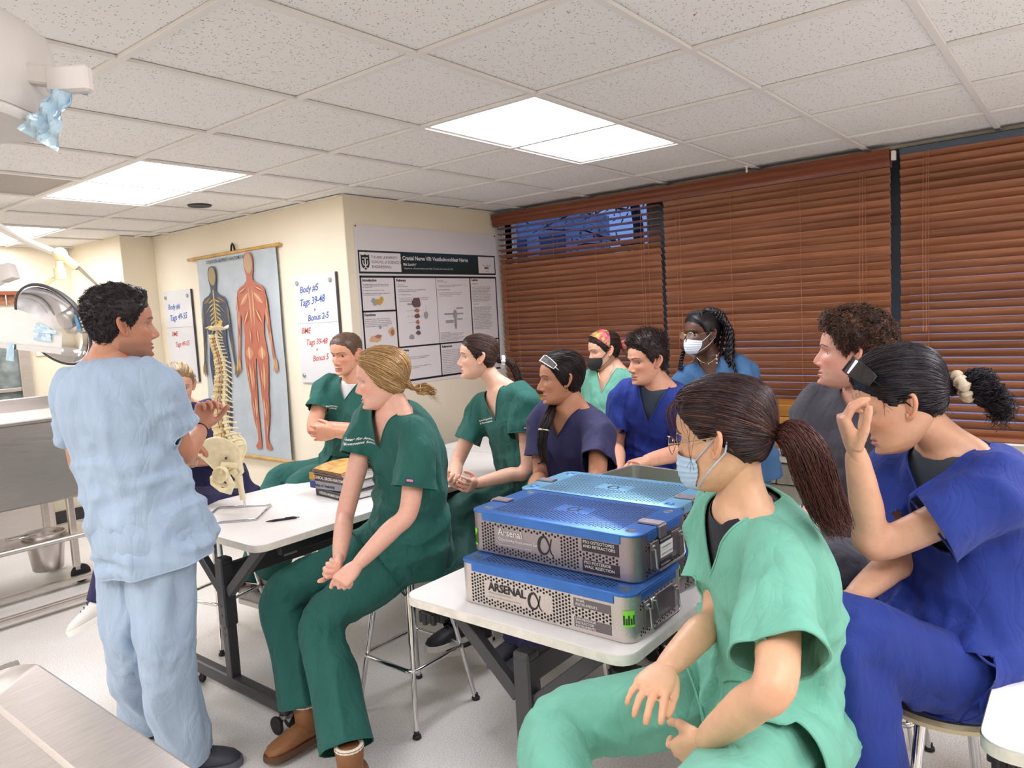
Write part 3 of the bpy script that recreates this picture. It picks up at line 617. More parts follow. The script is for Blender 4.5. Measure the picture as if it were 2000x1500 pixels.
MB().flat(sh[::-1], (1.513, YQ-.0032, 1.974), (1, 0, 0), (0, 0, 1)).build('shield', M['dgreen'], P, off=PO)
g = MB(); o_ = vec(1.513, YQ-.0036, 1.984)
for a, b, c_, d_ in ((-.024, .063, .048, .007), (-.0045, .0, .009, .07), (-.014, .0, .028, .006)): g.flat([(a, b), (a, b+d_), (a+c_, b+d_), (a+c_, b)][::-1], o_, EX, EZ)
u = spline([(-.02, .052), (-.019, .03), (-.009, .02), (.0, .018), (.009, .02), (.019, .03), (.02, .052)], 24)
for i in range(23): a, b = u[i], u[i+1]; n = unit(np.array([-(b-a)[1], (b-a)[0]]))*.0035; g.flat([a+n, a-n, b-n, b+n], o_-[0, .0002, 0], EX, EZ)
g.build('shield_letters', M['paper'], P, off=PO)
def ptext(txt, size, x, z, m, off=.0034, **kw): text_on(MB(), txt, size, (x, YQ-off, z), EX, EZ, **kw).build('lettering', m, P, off=PO)
ptext('TULANE UNIVERSITY', .0235, 1.565, 2.05, M['ink'], space=1.05); ptext('SCHOOL of SCIENCE &', .0262, 1.565, 2.018, M['ink']); ptext('ENGINEERING', .0262, 1.565, 1.987, M['ink'], space=1.02)
ptext('Cranial Nerve VIII: Vestibulocochlear Nerve', .0385, 1.84, 2.046, M['paper'], bold=.0008, space=.97)
ptext('Mai Landry¹', .026, 1.845, 2.008, M['paper'], bold=.0005); ptext('¹Department of Biomedical Engineering, Tulane University, New Orleans, LA, USA', .0145, 1.85, 1.985, M['paper'], res=1)
ptext('Tulane University', .0145, 2.72, 2.02, M['ink'], align='CENTER', res=1); ptext('BMED', .02, 2.72, 1.998, M['ink'], align='CENTER', bold=.001); ptext('4.1 2021', .012, 2.72, 1.975, M['ink'], align='CENTER', res=1)
ln = MB(); X0, X1, Z0, Z1 = 1.457, 2.827, 1.215, 1.938
def bar2(x0, x1, z0, z1): ln.box(((x0+x1)/2, YQ-.002, (z0+z1)/2), (x1-x0, .0008, z1-z0))
bar2(X0, X1, Z1-.014, Z1); bar2(X0, X1, Z0, Z0+.014); bar2(X0, X0+.012, Z0, Z1); bar2(X1-.012, X1, Z0, Z1); bar2(1.747, 1.760, Z0, Z1); bar2(2.512, 2.523, 1.452, Z1); bar2(X0, 1.76, 1.700, 1.712); bar2(1.75, X1, 1.449, 1.460); bar2(2.15, 2.16, Z0, 1.455); bar2(2.150, 2.153, 1.46, Z1)
ln.build('frame_lines', M['ink'], P, off=PO)
for t_, x, z in (('Introduction', 1.475, 1.900), ('Functions', 1.475, 1.676), ('Pathways', 1.77, 1.900), ('Lesions', 2.535, 1.905), ('Actions', 1.77, 1.424), ('References', 2.17, 1.424)): ptext(t_, .024, x, z, M['ink'], bold=.0007)
def para(txt, x, z, size, line=1.0): ptext(txt, size, x, z, M['ink'], res=1, line=line)
B1 = 'The vestibulocochlear nerve is the 8th cranial nerve and\nconsists of two different nerves, the cochlear nerve and\nthe vestibular nerve.\n\nThe cochlear nerve is responsible for hearing.\n\nThe vestibular nerve is related to maintain equilibrium and\neye movements (Bordoni et al., 2021).'
para(B1, 1.475, 1.878, .0098)
para('Cochlear Nerve: The cochlear nerve has a sensory\nfunction to innervate the organ of the cochlear duct,\nalso known as the organ of Corti, whose main function\nis to convert vibration into electrical impulses through\nmechanical stimulation of the hair cells (2021).', 1.475, 1.652, .0104, 1.15)
para('Cochlear Nerve\nNeuroanatomical Pathway\n\n·  The cochlear nerve contains processes of cochlear ganglion cells that\n    passes through the internal acoustic meatus.\n\nNeuronal Physiology of Receptors\n\n·  The inner hair cells have afferent receptors and these send off the fibers of\n    the auditory nerve that synapses with the brain. The outer hair cells have\n    efferent axons that run from cells to the axon.', 1.775, 1.874, .0093, 1.2)
para('Vestibular Nerve\nNeuroanatomical Pathway\n\n·  The vestibular contains processes of vestibular ganglion cells that\n    passes through the internal acoustic meatus.\n\nNeuronal Physiology of Receptors\n\n·  The vestibular nerve fiber pathway has cells in the utricle, saccule,\n    semicircular canals. The hair cells of the semicircular canals\n    move and the fibers detect rotation.', 2.165, 1.905, .0093, 1.2)
LB = 'Damage to the vestibulocochlear nerve has a large\nrole in hearing, to be a loss of balance and motion.\nLesions of the cochlear nerve result in ringing,\nhearing loss and vertigo in the patient. Lesions of\nthe vestibular nerve can lead to nystagmus.\n'
para('Cochlear Nerve\n\n'+LB+LB+'\nVestibular Nerve\n\n'+LB+LB+LB, 2.537, 1.88, .0105, 1.12)
para('Cochlear Nerve\n\nThe inner hair cells of the organ of Corti transmit sound to the brain\nvia the cochlear nerve which carries special sensory fibers to the\nbrainstem.\n\nVestibular Nerve\n\nThe action of the vestibular nerve maintains balance and posture of the\nhead and the eyes while the body moves.', 1.775, 1.40, .0095, 1.15)
para('Neuroanatomical Pathway\n'+'The corticonuclear pathway of the vestibular nerve from the utricle\nand saccule to the brainstem passes and ends in the vestibular\nnuclei of the medulla before it crosses the midline.\n'*2, 2.165, 1.53, .0093, 1.1)
for k in range(14): para('Bordoni B. Neuroanatomy, Cranial Nerve 8. StatPearls 2021; '+'Purves D. et al.'[:8+k % 6], 2.17, 1.40-k*.0125, .0088)
pics = MB()
_bo = [.0028]
def blob(x, z, rx, rz, m, off=None, n=20, j=.12):
    _bo[0] += .00012; off = _bo[0]; MB().flat([(x+rx*math.cos(a)*(1+j*math.sin(3*a+x*99)), z+rz*math.sin(a)*(1+j*math.cos(4*a+z*77))) for a in np.arange(n)*-2*math.pi/n][::1], (0, YQ-off, 0), EX, EZ).build('figure', m, P, off=PO)
gold = mat('print_gold', '#c8a24a', .5); rust = mat('print_rust', '#b0745a', .5); plum = mat('print_plum', '#6d5660', .5); tan = mat('print_tan', '#d8b08a', .5); lg = mat('print_grey', '#a39ea0', .5)
for a in ((1.60, 1.765, .035, .02, gold), (1.56, 1.775, .02, .018, lg), (1.63, 1.785, .018, .016, gold), (1.57, 1.755, .016, .014, lg)): blob(*a)
for a in ((1.55, 1.525, .05, .022, tan), (1.58, 1.54, .03, .012, rust), (1.70, 1.565, .03, .03, tan), (1.705, 1.56, .016, .02, rust), (1.60, 1.60, .012, .012, lg)): blob(*a)
for a in ((1.945, 1.755, .042, .036, plum), (1.945, 1.70, .024, .014, rust), (1.945, 1.662, .026, .016, plum), (1.945, 1.62, .018, .015, rust), (1.945, 1.583, .02, .015, plum), (1.945, 1.545, .024, .015, plum), (1.88, 1.52, .024, .018, lg), (2.03, 1.665, .02, .026, lg)): blob(*a)
for a in ((2.33, 1.745, .016, .05, M['paper']), (2.33, 1.66, .022, .035, lg), (2.33, 1.6, .014, .05, lg)): blob(*a, j=.05)
cl = MB()
for x0, z0, x1, z1 in ((1.86, 1.74, 1.91, 1.75), (1.85, 1.70, 1.92, 1.70), (1.85, 1.662, 1.92, 1.662), (1.86, 1.62, 1.925, 1.62), (1.965, 1.70, 2.01, 1.70), (2.035, 1.74, 2.035, 1.69), (1.96, 1.66, 2.015, 1.66), (2.22, 1.66, 2.31, 1.67), (2.23, 1.62, 2.31, 1.60), (2.35, 1.70, 2.42, 1.71), (2.35, 1.66, 2.42, 1.67), (2.35, 1.62, 2.41, 1.63)):
    cl.box(((x0+x1)/2, YQ-.0024, (z0+z1)/2), (abs(x1-x0)+.0015, .0005, abs(z1-z0)+.0015))
cl.build('callout_lines', lg, P, off=PO)
lam = MB()
pm = mat('clear_film', '#ffffff', .12, alpha=.10, coat=.6)
for k, (x, z) in enumerate(((1.452, 2.252), (2.836, 2.252))):
    MB().lathe([(.006, 0), (.006, .003), (.003, .005), (0, .0055)], 10, (x, YQ-.002, z), rotx(math.pi/2)).build('push_pin', M['artery'] if k == 0 else M['black'], P, True, off=PO)
# ------------------------------------------------------------------ whiteboards with handwriting
XQ = XC-.02
def whiteboard(label, y0, y1, z0, z1, lines, dots, tray):
    W = thing('whiteboard', label, 'whiteboard', (XC, (y0+y1)/2, z0), 0, 'small glass whiteboards on the cream wall'); off = np.array(W.location)
    MB().box((XC-.01, (y0+y1)/2, (z0+z1)/2), (.012, y1-y0, z1-z0), .002).build('panel', M['board'], W, off=off)
    MB().box((XC-.010, y0-.006, (z0+z1)/2), (.016, .01, z1-z0), .002).build('edge_strip', M['frame'], W, off=off)
    for y in (y0+.05, y1-.04):
        for z in (z0+.05, z1-.05): MB().lathe([(.014, 0), (.014, .008), (.011, .011), (0, .011)], 14, (XC-.016, y, z), roty(-math.pi/2)).build('standoff', M['alu'], W, True, off=off)
    for txt, y, z, sz, m_, rot in lines:
        a = math.radians(rot); text_on(MB(), txt, sz, (XC-.0168, y, z), (0, -math.cos(a), math.sin(a)), (0, math.sin(a)*.2, math.cos(a)), shear=.25, bold=.0007, space=.95).build('handwriting', m_, W, off=off)
    dd = MB(); n = 20
    for k in range(n): dd.box((XC-.0165, y1-.02-k*(y1-y0-.04)/(n-1), dots), (.001, .009, .004))
    tag(dd.build('dotted_line', M['grey'], W, off=off), kind='stuff')
    if tray: MB().box((XC-.03, y0+.06, z0+.015), (.05, .09, .018), .003).build('eraser', M['black'], W, off=off)
whiteboard('whiteboard with Body #5 notes right of the hanging anatomy chart', 2.80, 3.245, 1.25, 1.972, [
  ('Body #5', 3.185, 1.855, .062, M['inkb'], 3), ('Tags 39-48', 3.20, 1.765, .066, M['inkb'], 5), ('+', 3.05, 1.725, .04, M['inkb'], 0), ('Bonus 2-5', 3.12, 1.665, .058, M['inkb'], 4),
  ('BME', 3.20, 1.585, .055, M['inkr'], 0), ('Tags 39-48', 3.16, 1.505, .055, M['inkr'], 2), ('+', 3.06, 1.46, .04, M['inkr'], 0), ('Bonus 5', 3.10, 1.395, .055, M['inkr'], 5)], 1.652, True)
whiteboard('whiteboard with Body #6 notes left of the hanging anatomy chart', 4.62, 5.06, 1.235, 1.978, [
  ('Body #6', 5.0, 1.83, .06, M['inkb'], 0), ('Tags 49-55', 4.99, 1.735, .068, M['inkb'], 3), ('BME', 4.98, 1.61, .055, M['inkr'], 0), ('Tags 49-55', 4.94, 1.52, .055, M['inkr'], 3)], 1.68, False)
# ------------------------------------------------------------------ hanging anatomy chart
XA = XC-.022; YA0, YA1, ZA0, ZA1 = 3.405, 4.465, .69, 2.19
A = thing('anatomy_chart', 'old roll-down anatomy chart of two human figures seen from behind', 'wall chart', (XC, 3.93, .66)); AO = np.array(A.location)
n = 14; V = []; F = []
for i in range(n+1):
    for j in range(13):
        y = YA0+(YA1-YA0)*j/12; z = ZA0+(ZA1-ZA0)*i/n
        V.append((XA-.004-.006*math.sin(i*.9+j*.5)*.4-.012*(1-i/n)**3*(1 if j in (0, 12) else .2), y, z))
for i in range(n):
    for j in range(12): F.append([i*13+j, i*13+j+1, (i+1)*13+j+1, (i+1)*13+j])
MB().add(V, F).build('canvas', mat('chart_canvas', '#b3bcc0', .55, var=.09, vscale=7, bump=.25, bscale=14), A, True, off=AO)
rodm = mat('chart_rod', '#c39a52', .45, var=.2, vscale=15)
MB().cyl((XA-.004, 3.355, 2.20), (XA-.004, 4.585, 2.20), .013, n=12).build('top_rod', rodm, A, True, off=AO)
MB().cyl((XA-.01, 3.375, .685), (XA-.01, 4.50, .685), .013, n=12).build('bottom_rod', rodm, A, True, off=AO)
MB().tube([(XA, 3.97, 2.21), (XA, 3.96, 2.25), (XA, 3.945, 2.265), (XA, 3.93, 2.25), (XA, 3.92, 2.21)], .007, 8).build('hanger', M['black'], A, True, off=AO)
text_on(MB(), 'DENOYER-GEPPERT ANATOMY SERIES', .034, (XA-.016, 4.30, 2.145), (0, -1, 0), EZ, bold=.0006).build('lettering', M['ink'], A, off=AO)
HALF = [(0, 1.0), (.026, .995), (.04, .975), (.043, .945), (.038, .91), (.028, .885), (.028, .862), (.05, .845), (.10, .828), (.122, .81), (.128, .78), (.118, .75), (.108, .70), (.092, .64), (.088, .585), (.098, .53), (.105, .48), (.10, .42), (.088, .33), (.078, .285), (.08, .23), (.068, .15), (.045, .07), (.048, .04), (.075, .012), (.06, 0), (.02, .004), (.018, .05), (.02, .12), (.024, .2), (.018, .28), (.014, .36), (.006, .46), (0, .47)]
ARM = [(.118, .80), (.134, .77), (.142, .70), (.146, .64), (.152, .575), (.158, .52), (.162, .485), (.176, .45), (.182, .42), (.176, .405), (.168, .425), (.166, .40), (.158, .39), (.154, .42), (.148, .40), (.142, .41), (.146, .45), (.142, .485), (.132, .54), (.122, .60), (.112, .66), (.102, .72), (.10, .78)]
_co = [0]
def chart_poly(poly, yc, z0, s, m_, off, name, sx=1):
    _co[0] = (_co[0]+1) % 40; off = off+_co[0]*.000012 if 'figure' not in name else off
    MB().flat([(x*s*sx, z*s) for x, z in (poly if sx > 0 else poly[::-1])], (XA-off, yc, z0), (0, -1, 0), EZ).build(name, m_, A, off=AO)
def fus(x0, z0, x1, z1, w):
    a, b = np.array([x0, z0]), np.array([x1, z1]); d = b-a; nrm = np.array([-d[1], d[0]])/np.linalg.norm(d); P_ = []
    ts = np.linspace(0, 1, 9)
    for t_ in ts: P_.append(a+d*t_+nrm*w*math.sin(math.pi*t_))
    for t_ in ts[::-1]: P_.append(a+d*t_-nrm*w*math.sin(math.pi*t_))
    return P_[::-1]
MUS = [(.03, .83, .11, .80, .012), (.02, .80, .10, .74, .016), (.025, .72, .08, .64, .02), (.015, .84, .012, .62, .009), (.03, .62, .03, .54, .014), (.055, .53, .055, .46, .034), (.03, .45, .035, .30, .014), (.062, .45, .05, .30, .014), (.085, .44, .07, .30, .010), (.035, .27, .04, .16, .014), (.06, .27, .05, .16, .013), (.045, .16, .042, .06, .006), (.125, .79, .132, .68, .012), (.118, .72, .13, .62, .008), (.135, .64, .15, .52, .010), (.13, .60, .145, .50, .006)]
redm = [mat('chart_red_%d' % k, h, .6) for k, h in enumerate(('#b56a52', '#a4503f', '#c98a6a', '#dcc08c'))]; blum = [mat('chart_blue_%d' % k, h, .6) for k, h in enumerate(('#3f4858', '#2f3b52', '#6b5b45', '#b99a4c'))]
for yc, z0, s, pal, nerve in ((3.735, .752, 1.43, redm, False), (4.235, .73, 1.395, blum, True)):
    for sx in (1, -1):
        chart_poly(HALF, yc, z0, s, pal[0], .0165, 'printed_figure', sx); chart_poly(ARM, yc, z0, s, pal[0], .0167, 'printed_arm', sx)
        for k, q in enumerate(MUS):
            chart_poly(fus(*q), yc, z0, s, pal[1 + k % 2] if not nerve else pal[1 + (k % 3 == 0)], .0175, 'printed_muscle', sx)
            x0, z0_, x1, z1, w_ = q; chart_poly(fus(x0+.004, z0_, x1+.003, z1, w_*(.22 if not nerve else .12)), yc, z0, s, pal[3], .0182, 'printed_tendon', sx)
        for k in range(4): chart_poly(fus(.150+.008*k, .475, .15+.011*k, .40, .0025), yc, z0, s, pal[3], .0182, 'printed_tendon', sx)
    chart_poly([(.036*math.cos(a), .945+.05*math.sin(a)) for a in np.arange(18)*-2*math.pi/18], yc, z0, s, mat('chart_skull_%d' % nerve, '#a08a5a' if nerve else '#b89a7a', .6), .0176, 'printed_skull')
    if nerve:
        chart_poly([(.006, .87), (.006, .47), (-.006, .47), (-.006, .87)], yc, z0, s, mat('chart_spine', '#c2ad70', .6), .018, 'printed_spine')
        for k in range(9):
            for sx in (1, -1): chart_poly(fus(.004, .82-.022*k, .06, .80-.024*k, .004), yc, z0, s, mat('chart_spine', '#c2ad70', .6), .0185, 'printed_rib', sx)
# ------------------------------------------------------------------ spine model on its wire stand
SP = thing('spine_model', 'full-length plastic human spine model with pelvis on a wire stand', 'spine model', (.12, 2.03, .81)); SO = np.array(SP.location)
zs = .816
cs = [on_z(q[0], q[1], zs) for q in ((387, 1023), (500, 1014), (530, 985), (426, 991))]
rc = []
for i in range(4):
    p, a, b = cs[i], cs[i-1], cs[(i+1) % 4]
    rc += [p+(a-p)*.04, p+(a-p)*.01+(b-p)*.01, p+(b-p)*.04]
MB().tube(rc, .0042, 8, closed=True).build('wire_stand', M['chrome'], SP, True, off=SO)
D0 = 3.40
base = (cs[2]+cs[3])/2; base[2] = zs
def sp(px, py, dd=0): return at(px, py, D0+dd)
post = [base, base+vec(0, 0, .012)]
MB().tube(post+[sp(476, 968)], [.006, .005, .005], 8).build('post', M['chrome'], SP, True, off=SO)
MB().tube([sp(475, 976), sp(470, 950), sp(466, 930)], [.0135, .0135, .018], 14).build('post_sleeve', M['bone'], SP, True, off=SO)
cpts = spline([sp(462, 915), sp(450, 885), sp(440, 862), sp(431, 830), sp(428, 795), sp(430, 760), sp(432, 730), sp(428, 700), sp(421, 678), sp(417, 660), sp(418, 646)], 60)
fr_ = hdir(188); sd_ = np.cross(fr_, [0, 0, 1])       # front of the spine, its side
MB().tube(cpts, .004, 6).build('core_rod', M['frame'], SP, True, off=SO)
L_ = np.r_[0, np.cumsum(np.linalg.norm(np.diff(cpts, axis=0), axis=1))]
def along(t): s = t*L_[-1]; return np.array([np.interp(s, L_, cpts[:, k]) for k in range(3)])
sz = [1.0]*5+[.85]*4+[.74]*4+[.64]*4+[.52]*7
pos = np.cumsum([s for s in sz]); pos = .12 + (pos-sz[0]*.5)/pos[-1]*.86
for k, (t_, s) in enumerate(zip(pos, sz)):
    c = along(t_); ax = unit(along(min(1, t_+.02))-along(t_-.02)); f_ = unit(fr_-ax*np.dot(fr_, ax)); sd = np.cross(f_, ax); R_ = np.stack([sd, f_, ax], 1)
    h = .0145*s + .003; r = .029*s
    v_ = MB().lathe([(r*.9, -h), (r, -h*.8), (r*.82, 0), (r, h*.8), (r*.9, h)], 14, c+f_*r*.45, R_)
    bk_ = c-f_*r*.55
    v_.tube([bk_+sd*r*.8, bk_-f_*r*.5+sd*r*.55, bk_-f_*r*.9, bk_-f_*r*.5-sd*r*.55, bk_-sd*r*.8], [r*.24]*5, 8)
    dn = .9 if 8 < k < 17 else .35
    v_.tube([bk_-f_*r*.7, bk_-f_*r*1.5-ax*r*dn*.6, bk_-f_*r*2.0-ax*r*dn], [r*.26, r*.2, r*.24], 8, flat=.7)
    for q in (1, -1): v_.tube([bk_+sd*q*r*.5, bk_+sd*q*r*1.25-f_*r*.3, bk_+sd*q*r*1.7-f_*r*.4], [r*.28, r*.2, r*.24], 8)
    for q in (1, -1): v_.ell(bk_+sd*q*r*.6-f_*r*.35+ax*h*.8, (r*.3, r*.3, h*.7), R_, 8, 6)
    v_.build('vertebra', M['bone'], SP, True, off=SO)
    if k: MB().lathe([(r*.95, -.0042*s-.001), (r*1.02, 0), (r*.95, .0042*s+.001)], 14, along((pos[k-1]+t_)/2)+f_*r*.45, R_).build('disc', M['disc'], SP, True, off=SO)
    for q in (1, -1):
        if k < 24: MB().tube([c+sd*q*r*.4, c+sd*q*r*1.0+f_*r*.4-ax*h*.8, c+sd*q*r*1.5+f_*r*.9-ax*h*1.6], [.0022, .002, .0018], 6).build('nerve_root', M['wirec'], SP, True, off=SO)
    if k % 2 == 0: MB().tube([c-sd*r*.9+ax*h, c-sd*r*1.15, c-sd*r*.9-ax*h*1.4], .0016, 5).build('vertebral_artery', M['artery'], SP, True, off=SO)
# sacrum, coccyx
sc_ = [along(.13), along(.07), sp(455, 898), sp(466, 922), sp(468, 935)]
MB().tube([sc_[0]+fr_*.005, sc_[1]-fr_*.01, sc_[2]-fr_*.018, sc_[3]-fr_*.012, sc_[4]+fr_*.012], [.03, .044, .038, .026, .012], 14, flat=.5, up=fr_).build('sacrum', M['bone'], SP, True, off=SO)
# hip bones
upz = unit(sp(440, 862)-sp(452, 905)); upz = unit(upz+vec(0, 0, .4))
def hip(q):
    o = along(.07)+sd_*q*.062; m_ = MB()
    out = [(-.045, .02), (-.05, .06), (-.025, .098), (.02, .118), (.065, .112), (.10, .08), (.112, .045), (.10, .03), (.085, .0), (.06, -.035), (.02, -.035), (-.015, -.02)]
    ou = spline(out, 36, True); rings = []
    for t_ in (1, .8, .55, .3, .05):
        c2 = np.array([.03, .035]); p2 = c2+(ou-c2)*t_
        rings.append(np.array([o + fr_*a + upz*b + sd_*q*(.035*max(0, b)/.1+.03*(1-t_**2)*-.6+.25*max(0, a-.03)) for a, b in p2]))
    n_ = 36; m_.loft(rings, cap=False); inner = [r_-sd_*q*.008 for r_ in rings]; m_.loft([r_[::-1] for r_ in inner], cap=False)
    m_.loft([inner[0], rings[0]], cap=False)
    m_.tube([o+fr_*a+upz*b+sd_*q*(.035*max(0, b)/.1+.25*max(0, a-.03)-.004) for a, b in ou], .0062, 8, closed=True)
    ac = o+fr_*.045-upz*.05+sd_*q*.02
    Ra = np.stack([upz, np.cross(unit(sd_*q-upz*.2+fr_*.25), upz), unit(sd_*q-upz*.2+fr_*.25)], 1)
    m_.lathe([(.012, -.012), (.024, -.006), (.031, .010), (.034, .016), (.037, .012), (.036, -.01), (.026, -.02), (.01, -.024)], 20, ac, Ra)
    m_.tube([o+fr_*.03-upz*.06, o+fr_*.012-upz*.105+sd_*q*.005, o+fr_*.03-upz*.135+sd_*q*.0, o+fr_*.07-upz*.13-sd_*q*.02, o+fr_*.105-upz*.1-sd_*q*.045, o+fr_*.10-upz*.075-sd_*q*.04, o+fr_*.065-upz*.055-sd_*q*.005], [.017, .015, .017, .010, .013, .013, .016], 12)
    m_.tube([o-upz*.02-fr_*.03, o-upz*.01+fr_*.03, o-upz*.05+fr_*.04], [.014, .018, .022], 10)
    m_.build('hip_bone', M['bone'], SP, True, off=SO)
    MB().lathe([(.006, 0), (.006, .003), (.002, .003)], 10, o+fr_*.012+upz*.018-sd_*q*.004*0+sd_*q*.0, Ra).build('screw', M['frame'], SP, True, off=SO)
for q in (1, -1): hip(q)
MB().ell(along(.02)+fr_*.105-upz*.07, (.02, .012, .016), None, 10, 8).build('pubic_disc', M['disc'], SP, True, off=SO)
# base of the skull
hd_ = cpts[-1]; oc = []
for i, rr in enumerate((.3, .6, .85, 1.0)):
    oc.append(np.array([hd_-fr_*.022+vec(0, 0, .006+.012*rr*rr) + (-fr_*(.045*math.cos(a)) + sd_*(.036*math.sin(a)))*rr + vec(0, 0, .006*math.sin(3*a)*rr) for a in np.arange(20)*2*math.pi/20]))
m_ = MB().loft(oc+[q-vec(0, 0, .006) for q in oc[::-1]]); m_.build('skull_base', M['bone'], SP, True, off=SO)
MB().tube([hd_+vec(0, 0, .0), hd_+fr_*.02+vec(0, 0, .018), hd_+fr_*.035+vec(0, 0, .012)], [.005, .006, .004], 8).tube([hd_-fr_*.005, hd_-fr_*.03+vec(0, 0, .03), hd_-fr_*.036+vec(0, 0, .045)], [.006, .008, .006], 8).build('skull_hook', M['wirec'], SP, True, off=SO)
# ------------------------------------------------------------------ stainless tables on the left
ST = thing('dissection_table', 'stainless steel dissection table behind the standing man', 'steel table', (-.6, 4.5, 0)); TO = np.array(ST.location)
x0, x1, y0, y1 = -1.9, .36, 4.2, 4.9
MB().box(((x0+x1)/2, (y0+y1)/2, .86), (x1-x0, y1-y0, .52), .01).build('basin', M['steelv'], ST, off=TO)
MB().box(((x0+x1)/2, (y0+y1)/2, 1.135), (x1-x0+.03, y1-y0+.03, .03), .012, seg=2).build('rim', M['steel'], ST, True, off=TO)
MB().box(((x0+x1)/2, y1+.0, 1.19), (x1-x0, .02, .10), .006).build('backsplash', M['steelv'], ST, off=TO)
for x in (x0+.08, x1-.14):
    for y in (y0+.12, y1-.12):
        MB().box((x, y, .36), (.042, .042, .5), .006).build('leg', M['steel'], ST, off=TO)
        c_ = MB().box((x, y, .105), (.03, .05, .03), .004).build('caster_fork', M['alu'], ST, off=TO)
        MB().lathe([(.02, -.014), (.056, -.014), (.062, -.006), (.062, .006), (.056, .014), (.02, .014)], 24, (x+.02, y, .062), rotx(math.pi/2)).build('caster_wheel', M['rubber'], c_, True, off=TO)
MB().box(((x0+x1)/2, 4.4, .34), (x1-x0, .42, .012), .003).tube([(x0, y0, .345), (x1, y0, .345)], .017, 10).build('lower_shelf', M['steel'], ST, True, off=TO)
for y, z in ((3.84, .05), (4.255, .05)): MB().box(((x0+.5)/2, y, z), (.5-x0, .05, .032), .01, seg=2).build('floor_rail', M['steel'], ST, off=TO)
pl = thing('steel_pail', 'stainless steel pail hanging in the lower shelf of the dissection table', 'pail', (.085, 4.42, .12))
MB().lathe([(.0, 0), (.085, 0), (.09, .006), (.118, .24), (.135, .245), (.137, .25), (.116, .25), (.086, .012), (0, .01)], 36, cap=False).build('bucket', M['steelv'], pl, True)
MB().tube([(.11*math.cos(a)-.12, .02*math.sin(a)*2, .255) for a in np.linspace(1, 5.3, 10)], .004, 6).build('bail', M['chrome'], pl, True)
FT = thing('steel_worktop', 'stainless steel table top filling the lower left corner of the picture', 'steel table', (-1.55, .1, 0)); FO = np.array(FT.location)
xe, ye, zt_ = -1.10, .90, .9
m_ = MB(); xw_, yb_ = -2.3, -.75
def rg(d, z): return np.array([(a+(xe+xw_)/2, b+(ye+yb_)/2, z) for a, b in rrect(xe-xw_-2*d, ye-yb_-2*d, .05, 4)])
m_.loft([rg(.02, zt_-.06), rg(0, zt_-.055), rg(0, zt_-.004), rg(.006, zt_), rg(.118, zt_-.004), rg(.125, zt_-.012), rg(.20, zt_-.016)]); m_.build('tray_top', M['steel'], FT, 30, off=FO)
MB().tube([(xe+.0-.02, ye+.03, zt_-.02), (xe-.3, ye+.03, zt_-.02)], .018, 12).build('end_rail', M['chrome'], FT, True, off=FO)
for x in (xw_+.1, xe-.15):
    for y in (yb_+.1, ye-.12): MB().box((x, y, .42), (.05, .05, .84), .006).build('leg', M['steel'], FT, off=FO)
# ------------------------------------------------------------------ lamps on the left
L1 = thing('exam_lamp', 'pale grey lamp housing with blue film at the top left corner', 'lamp', at(-60, 150, 1.1)); LO = np.array(L1.location)
xa, ya, za = CR, CU, CF
def lp(px, py, d): return at(px, py, d)
Rl = np.stack([unit(CR-vec(0, 0, CR[2])), unit(CF-vec(0, 0, CF[2])), vec(0, 0, 1)], 1)
cc = lp(-78, 152, 1.12)
def slab(w_, d_, r_, z_): return np.array([cc + Rl @ vec(a, b, z_) for a, b in rrect(w_, d_, r_, 6)])
MB().loft([slab(.20, .20, .05, -.055), slab(.215, .215, .055, -.045), slab(.215, .215, .055, .05), slab(.205, .205, .055, .075), slab(.17, .17, .05, .092), slab(.10, .10, .03, .098)]).build('housing', M['lampg'], L1, True, off=LO)
MB().loft([slab(.205, .205, .05, -.074), slab(.212, .212, .053, -.069), slab(.212, .212, .053, -.061), slab(.2, .2, .05, -.056)]).build('lower_lip', M['lampg'], L1, True, off=LO)
MB().tube([cc+vec(0, 0, .09), cc+vec(-.05, -.02, .22), cc+vec(-.08, -.05, HC-cc[2])], [.03, .028, .03], 14).build('ceiling_arm', M['lampw'], L1, True, off=LO)
MB().box(lp(135, 156, 1.125), (.066, .02, .040), .004, Rl).bar(lp(115, 152, 1.128), cc+Rl @ vec(.085, .0, .004), .022, .03, .003).build('bracket', M['lampg'], L1, off=LO)
def film(name, quad, d, parent, off, nu=14, nv=14, amp=.012):
    A_, B_, C_, D_ = [at(q[0], q[1], d) for q in quad]; V = []; F = []
    for i in range(nu+1):
        for j in range(nv+1):
            u_, v_ = i/nu, j/nv; p = A_*(1-u_)*(1-v_)+B_*u_*(1-v_)+C_*u_*v_+D_*(1-u_)*v_
            V.append(p + CF*amp*(math.sin(9*u_+5*v_)+.7*math.sin(17*v_-8*u_)+.4*math.sin(31*u_+13*v_)))
    for i in range(nu):
        for j in range(nv): F.append([i*(nv+1)+j, (i+1)*(nv+1)+j, (i+1)*(nv+1)+j+1, i*(nv+1)+j+1])
    o = MB().add(np.r_[V, np.array(V)+CF*.001], F+[[k+len(V) for k in f[::-1]] for f in F]).build(name, mat('blue_film', '#c4e2f7', .2, coat=.8, var=.15, vscale=30), parent, True, off=off); return o
film('barrier_film', ((97, 128), (168, 150), (168, 185), (97, 172)), 1.138, L1, LO, amp=.004); film('barrier_film', ((97, 172), (142, 182), (106, 293), (40, 255)), 1.105, L1, LO, amp=.006)
